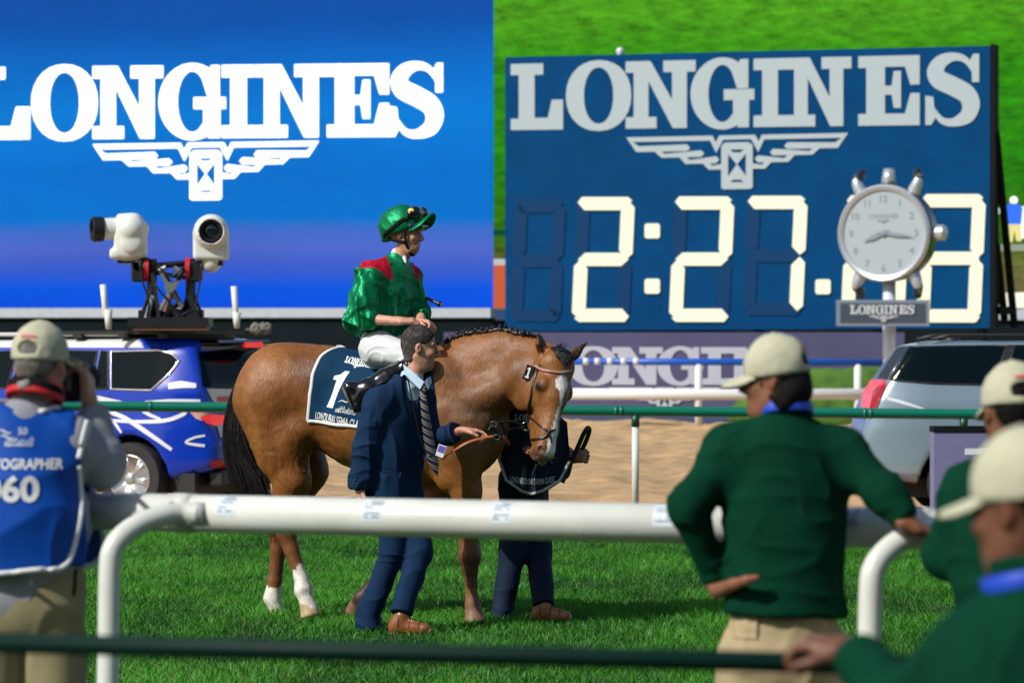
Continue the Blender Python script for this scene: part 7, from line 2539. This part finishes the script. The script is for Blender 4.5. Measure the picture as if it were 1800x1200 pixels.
def camera_rig():
    c, loc, fwd, lft = BLUE
    Y0 = 42.0
    P = lambda x, y, d=0.0: W(x, y, Y0 + d)
    root = empty('camera_mount', P(300, 582), 'black scissor mount with red rings on the roof of the blue car', 'camera mount')
    bl = M('rig_black', (.008, .010, .012), .45); rd = M('rig_red', (.50, .012, .03), .4)
    st = M('rig_steel', (.40, .42, .42), .3, metal=.7); br = M('rig_brown', (.16, .07, .04), .5)
    def beam(name, a, b, r, mat=bl): Acc().tube([a, b], r, 4 if mat is bl else 8).build(name, mat, root)
    Acc().box(P(300, 566), (.44, .30, .05)).build('tray', bl, root)
    Acc().box(P(302, 577), (.40, .28, .022)).build('plank', br, root)
    Acc().box(P(256, 556), (.07, .12, .07)).build('box', bl, root); Acc().box(P(343, 557), (.09, .12, .08)).build('box', bl, root)
    for x in (267, 335):
        beam('post', P(x, 578), P(x, 455), .055)
        beam('brace', P(x, 500), P(x + (22 if x > 300 else -20), 560), .018)
        beam('brace', P(x, 505), P(x + (-20 if x > 300 else 20), 565), .022)
    beam('cross_bar', P(262, 468), P(340, 462), .035); beam('cross_bar', P(265, 478), P(340, 490), .025); beam('cross_bar', P(250, 548), P(350, 552), .05)
    for a, b, m_ in (((284, 480), (320, 540), st), ((312, 492), (282, 545), st), ((300, 500), (318, 538), br), ((305, 505), (290, 548), br), ((296, 497), (302, 512), st), ((276, 466), (300, 500), bl), ((328, 468), (300, 510), bl), ((270, 520), (256, 562), st), ((332, 520), (350, 560), bl), ((288, 530), (330, 570), bl), ((316, 530), (276, 572), bl), ((280, 476), (292, 470), st), ((306, 470), (318, 480), st), ((268, 480), (280, 560), bl), ((264, 560), (344, 578), bl), ((344, 545), (262, 580), bl)):
        beam('scissor_arm', P(*a, -.10), P(*b, -.10), .03, m_)
    Acc().lathe(P(299, 505, -.15), (0, 1, 0), [(-.05, .06), (.05, .06)], 12).build('pivot', st, root)
    for x, s in ((258, -1), (330, 1)):
        Acc().lathe(P(x, 474), (1, 0, 0), [(-.02, .135), (.03, .135)], 20).build('red_ring', rd, root)
        Acc().box(P(x + s * 12 + (2 if s > 0 else -2), 477), (.075, .10, .115), bev=.02).build('motor', bl, root)
    Acc().box(P(235, 458), (.17, .08, .03)).build('head_plate', bl, root); Acc().box(P(368, 463), (.15, .08, .025)).build('head_plate', bl, root)
    Acc().lathe(P(244, 467, -.06), (0, 1, 0), [(-.04, .06), (.04, .06)], 14).build('joint', st, root)
    for pts in ([(246, 462), (252, 500), (262, 530), (258, 556)], [(355, 462), (350, 505), (344, 535), (346, 560)], [(280, 470), (300, 486), (322, 470)], [(272, 500), (288, 520), (312, 548), (330, 565)]):
        Acc().tube(spline([P(x, y, -.16) for x, y in pts], 6), .012, 6).build('cable', bl, root, True)
    # two weatherproof cameras
    mw = M('camera_white', (.70, .72, .68), .35)
    ml = M('lens_glass', (.006, .012, .018), .05, coat=1.0)
    def cam1():
        r = empty('broadcast_camera', P(228, 455), 'white remote broadcast camera pointing left with a black lens hood', 'camera', 'remote cameras on the roof mount')
        S = SDF(P(228, 415) - .45, P(228, 415) + .45, .013)
        S.box(P(230, 432), (.175, .16, .13), r=.05, k=.05); S.cap(P(220, 448), P(238, 448), .10, .10, k=.05)
        S.box(P(215, 446), (.13, .15, .06), r=.04, k=.04)
        S.cap(P(231, 402, -.10), P(231, 402, .12), .155, .155, k=.05); S.box(P(226, 396), (.13, .15, .125), r=.05, k=.05)
        S.cap(P(250, 402, -.05), P(250, 402, .10), .075, .075, k=.05)
        S.cap(P(231, 425, -.17), P(231, 400, -.17), .125, .12, k=.02, lat=(0, 1, 0), q=.35)
        finish(S, 'housing', mw, r)
        ax = nrm([-1, -.30, -.03]); c0 = P(207, 402, -.02)
        autosmooth(Acc().lathe(c0, ax, [(-.05, .13), (-.02, .135), (.02, .135)], 28).build('ring', bl, r))
        autosmooth(Acc().lathe(c0, ax, [(.02, .122), (.17, .118)], 28).build('lens_barrel', mw, r))
        autosmooth(Acc().lathe(c0, ax, [(.165, .135), (.28, .138), (.29, .12), (.24, .11), (.20, .02)], 28).build('lens_hood', bl, r))
        Acc().lathe(c0, ax, [(.22, .112), (.235, .10), (.242, .03)], 28).build('lens', M('lens_brown', (.05, .022, .018), .1, coat=.8), r, True)
    def cam2():
        r = empty('broadcast_camera', P(370, 460), 'white remote broadcast camera facing the viewer with a round dark lens', 'camera', 'remote cameras on the roof mount')
        S = SDF(P(371, 420) - .45, P(371, 420) + .45, .013)
        S.box(P(371, 430), (.19, .15, .17), r=.04, k=.02); S.cap(P(371, 407, -.12), P(371, 407, .12), .19, .19, k=.02)
        S.cap(P(371, 455), P(371, 461), .115, .115, k=.02)
        S.cap(P(371, 407, -.5), P(371, 407, -.10), .132, .132, k=.01, neg=True)
        for s in (-1, 1): S.cap(P(371 + s * 20, 430, -.3), P(371, 441, -.3), .016, .016, k=.01, neg=True); S.cap(P(371 + s * 20, 430, -.08), P(371, 441, -.08), .016, .016, k=.01, neg=True)
        finish(S, 'housing', mw, r)
        c0 = P(372, 406, -.10)
        autosmooth(Acc().lathe(c0, (0, -1, 0), [(0, .132), (.05, .130), (.10, .118), (.10, .09), (.06, .085)], 30).build('lens_ring', bl, r))
        Acc().lathe(c0, (0, -1, 0), [(.04, .10), (.075, .085), (.09, .05), (.095, .01)], 30).build('lens', ml, r, True)
    cam1(); cam2()
    for pts, lab in (([(181, 500), (184, 533), (185, 552), (190, 560), (191, 579)], 'leaning white antenna stub standing left of the camera mount on the blue car'), ([(411, 503), (414, 545), (416, 565), (416, 577)], 'straight white antenna stub near the rear edge of the blue car roof')):
        a = empty('antenna', P(*pts[-1]), lab, 'antenna', 'antennas on the blue car')
        p = [P(*q) for q in pts]
        Acc().tube(p, list(np.linspace(.036, .026, len(p))), 10).build('rod', mw, a, True)
        Acc().tube([P(pts[-2][0], pts[-2][1] - 16), P(*pts[-1])], [.05, .03], 10).build('holder', mw, a, True)
camera_rig()

def silver_car():
    yaw = math.radians(.5)
    fwd = np.array([math.cos(yaw), math.sin(yaw), 0]); lft = np.array([-math.sin(yaw), math.cos(yaw), 0])
    corner = W(1537, 700, 40.6); loc = corner - fwd * .12 + lft * .90; loc[2] = -.16
    prof = dict(top=([-.2, .0, .2, .52, .85, 3.0, 3.3, 4.0, 4.3, 4.9, 5.1], [1.0, 1.14, 1.45, 1.83, 1.885, 1.88, 1.78, 1.32, 1.24, 1.10, 1.0]),
                bot=([-.2, 0, .30, .6, 4.6, 5.2], [.62, .50, .42, .36, .34, .42]),
                rear=([.2, .42, .60, .85, 1.10, 1.25, 1.80, 1.90], [.25, .12, .0, .0, .06, .12, .46, .5]),
                front=([.2, .5, .9, 1.2, 2.0], [4.9, 5.04, 5.02, 4.9, 4.3]),
                side=([.2, .40, .60, .95, 1.12, 1.26, 1.32, 1.78, 1.88, 2.0], [.92, .965, .985, .99, .975, .955, .935, .80, .70, .60]))
    body = np.array([.215, .30, .365])
    dk = np.array([.012, .014, .016])
    def col(V):
        C = np.repeat(body[None], len(V), 0)
        C[V[:, 2] < .47] = [.045, .048, .05]
        return C
    mat = M('car_paint_silver', rough=.28, attr=True, coat=.8, metal=.25)
    c = Car('estate_car', 'silver grey four wheel drive with dark glass and red tail lamp', loc, yaw, 5.05, 1.88, .99, prof, mat, col, (1.06, 3.95), .385, 'cars on the sand track')
    sg = -1
    c.panel('rear_pillar', [(1543, 664), (1577, 611), (1600, 608), (1566, 668)], m_plastic, .005)
    c.panel('window', [(1566, 668), (1600, 610), (1772, 608), (1745, 676), (1640, 674)], m_glass, .007, (.009, m_plastic))
    c.panel('door_pillar', [(1740, 676), (1768, 607), (1782, 607), (1760, 677)], m_plastic, .009)
    c.panel('window', [(1762, 677), (1784, 608), (1900, 608), (1900, 678)], m_glass, .007, (.009, m_plastic))
    cs, _n = c.px([(1563, 667), (1578, 642), (1597, 611)], .013)
    Acc().tube(cs, .011, 6).build('chrome_strip', m_chrome, c.root, True, local=True)
    c.line('door_gap', [(1748, 680), (1735, 730), (1722, 790)], [1.5, 1.5], m_plastic, .003)
    c.line('door_handle', [(1775, 706), (1806, 706)], [6, 6], mat, .03)
    # tail lamp, wrapping the corner
    c.panel('tail_lamp', [(1516, 712), (1519, 682), (1534, 668), (1556, 669), (1559, 677), (1545, 681), (1537, 690), (1531, 719), (1517, 720)], m_lampred_on, .018, dens=5)
    c.panel('tail_lamp_inner', [(1538, 690), (1546, 682), (1558, 678), (1551, 695), (1541, 719), (1532, 719)], m_dred, .014, dens=5)
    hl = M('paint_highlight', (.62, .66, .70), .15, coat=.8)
    c.line('crease_highlight', [(1560, 700), (1590, 708), (1625, 719)], [5, 6, 3], hl, .004)  # highlight along the body crease, painted on as a pale strip
    c.line('bumper_moulding', [(1542, 826), (1575, 838), (1612, 838)], [12, 14, 12], m_dustgrey, .01)
    for y in (.70, -.70):
        Acc().tube([(.75, y, 1.90), (.95, y, 1.945), (3.0, y, 1.94), (3.15, y, 1.88)], .022, 8).build('roof_rail', m_plastic, c.root, True, local=True)
    Acc().lathe(np.array((1.05, 0, 1.87)), (0, 0, 1), [(0, .11), (.05, .09), (.07, .03)], 14).build('roof_antenna', m_plastic, c.root, True, local=True)
    Acc().box((.05, 0, .43), (.10, .78, .07), bev=.03).build('lower_bumper', m_plastic, c.root, local=True)
silver_car()

def furry_microphone():
    Y0 = 42.0
    c = W(459, 578, Y0)
    root = empty('microphone', c, 'grey furry microphone cover on the rear roof edge of the blue car', 'microphone')
    S = SDF(c - .3, c + .3, .012)
    S.cap(W(450, 578, Y0), W(468, 577, Y0), .068, .062, k=.02)
    finish(S, 'fur_cover', M('mic_fur', (.16, .16, .14), .95, var=.4, vscale=40, bump=.6, bscale=60), root, disp=lambda v, n, i: .016 * vnoise(v * 40, 301) + .008 * vnoise(v * 90, 302))
    Acc().tube([W(430, 581, Y0), W(450, 579, Y0)], .03, 10).build('mount_arm', m_plastic, root, True)
furry_microphone()
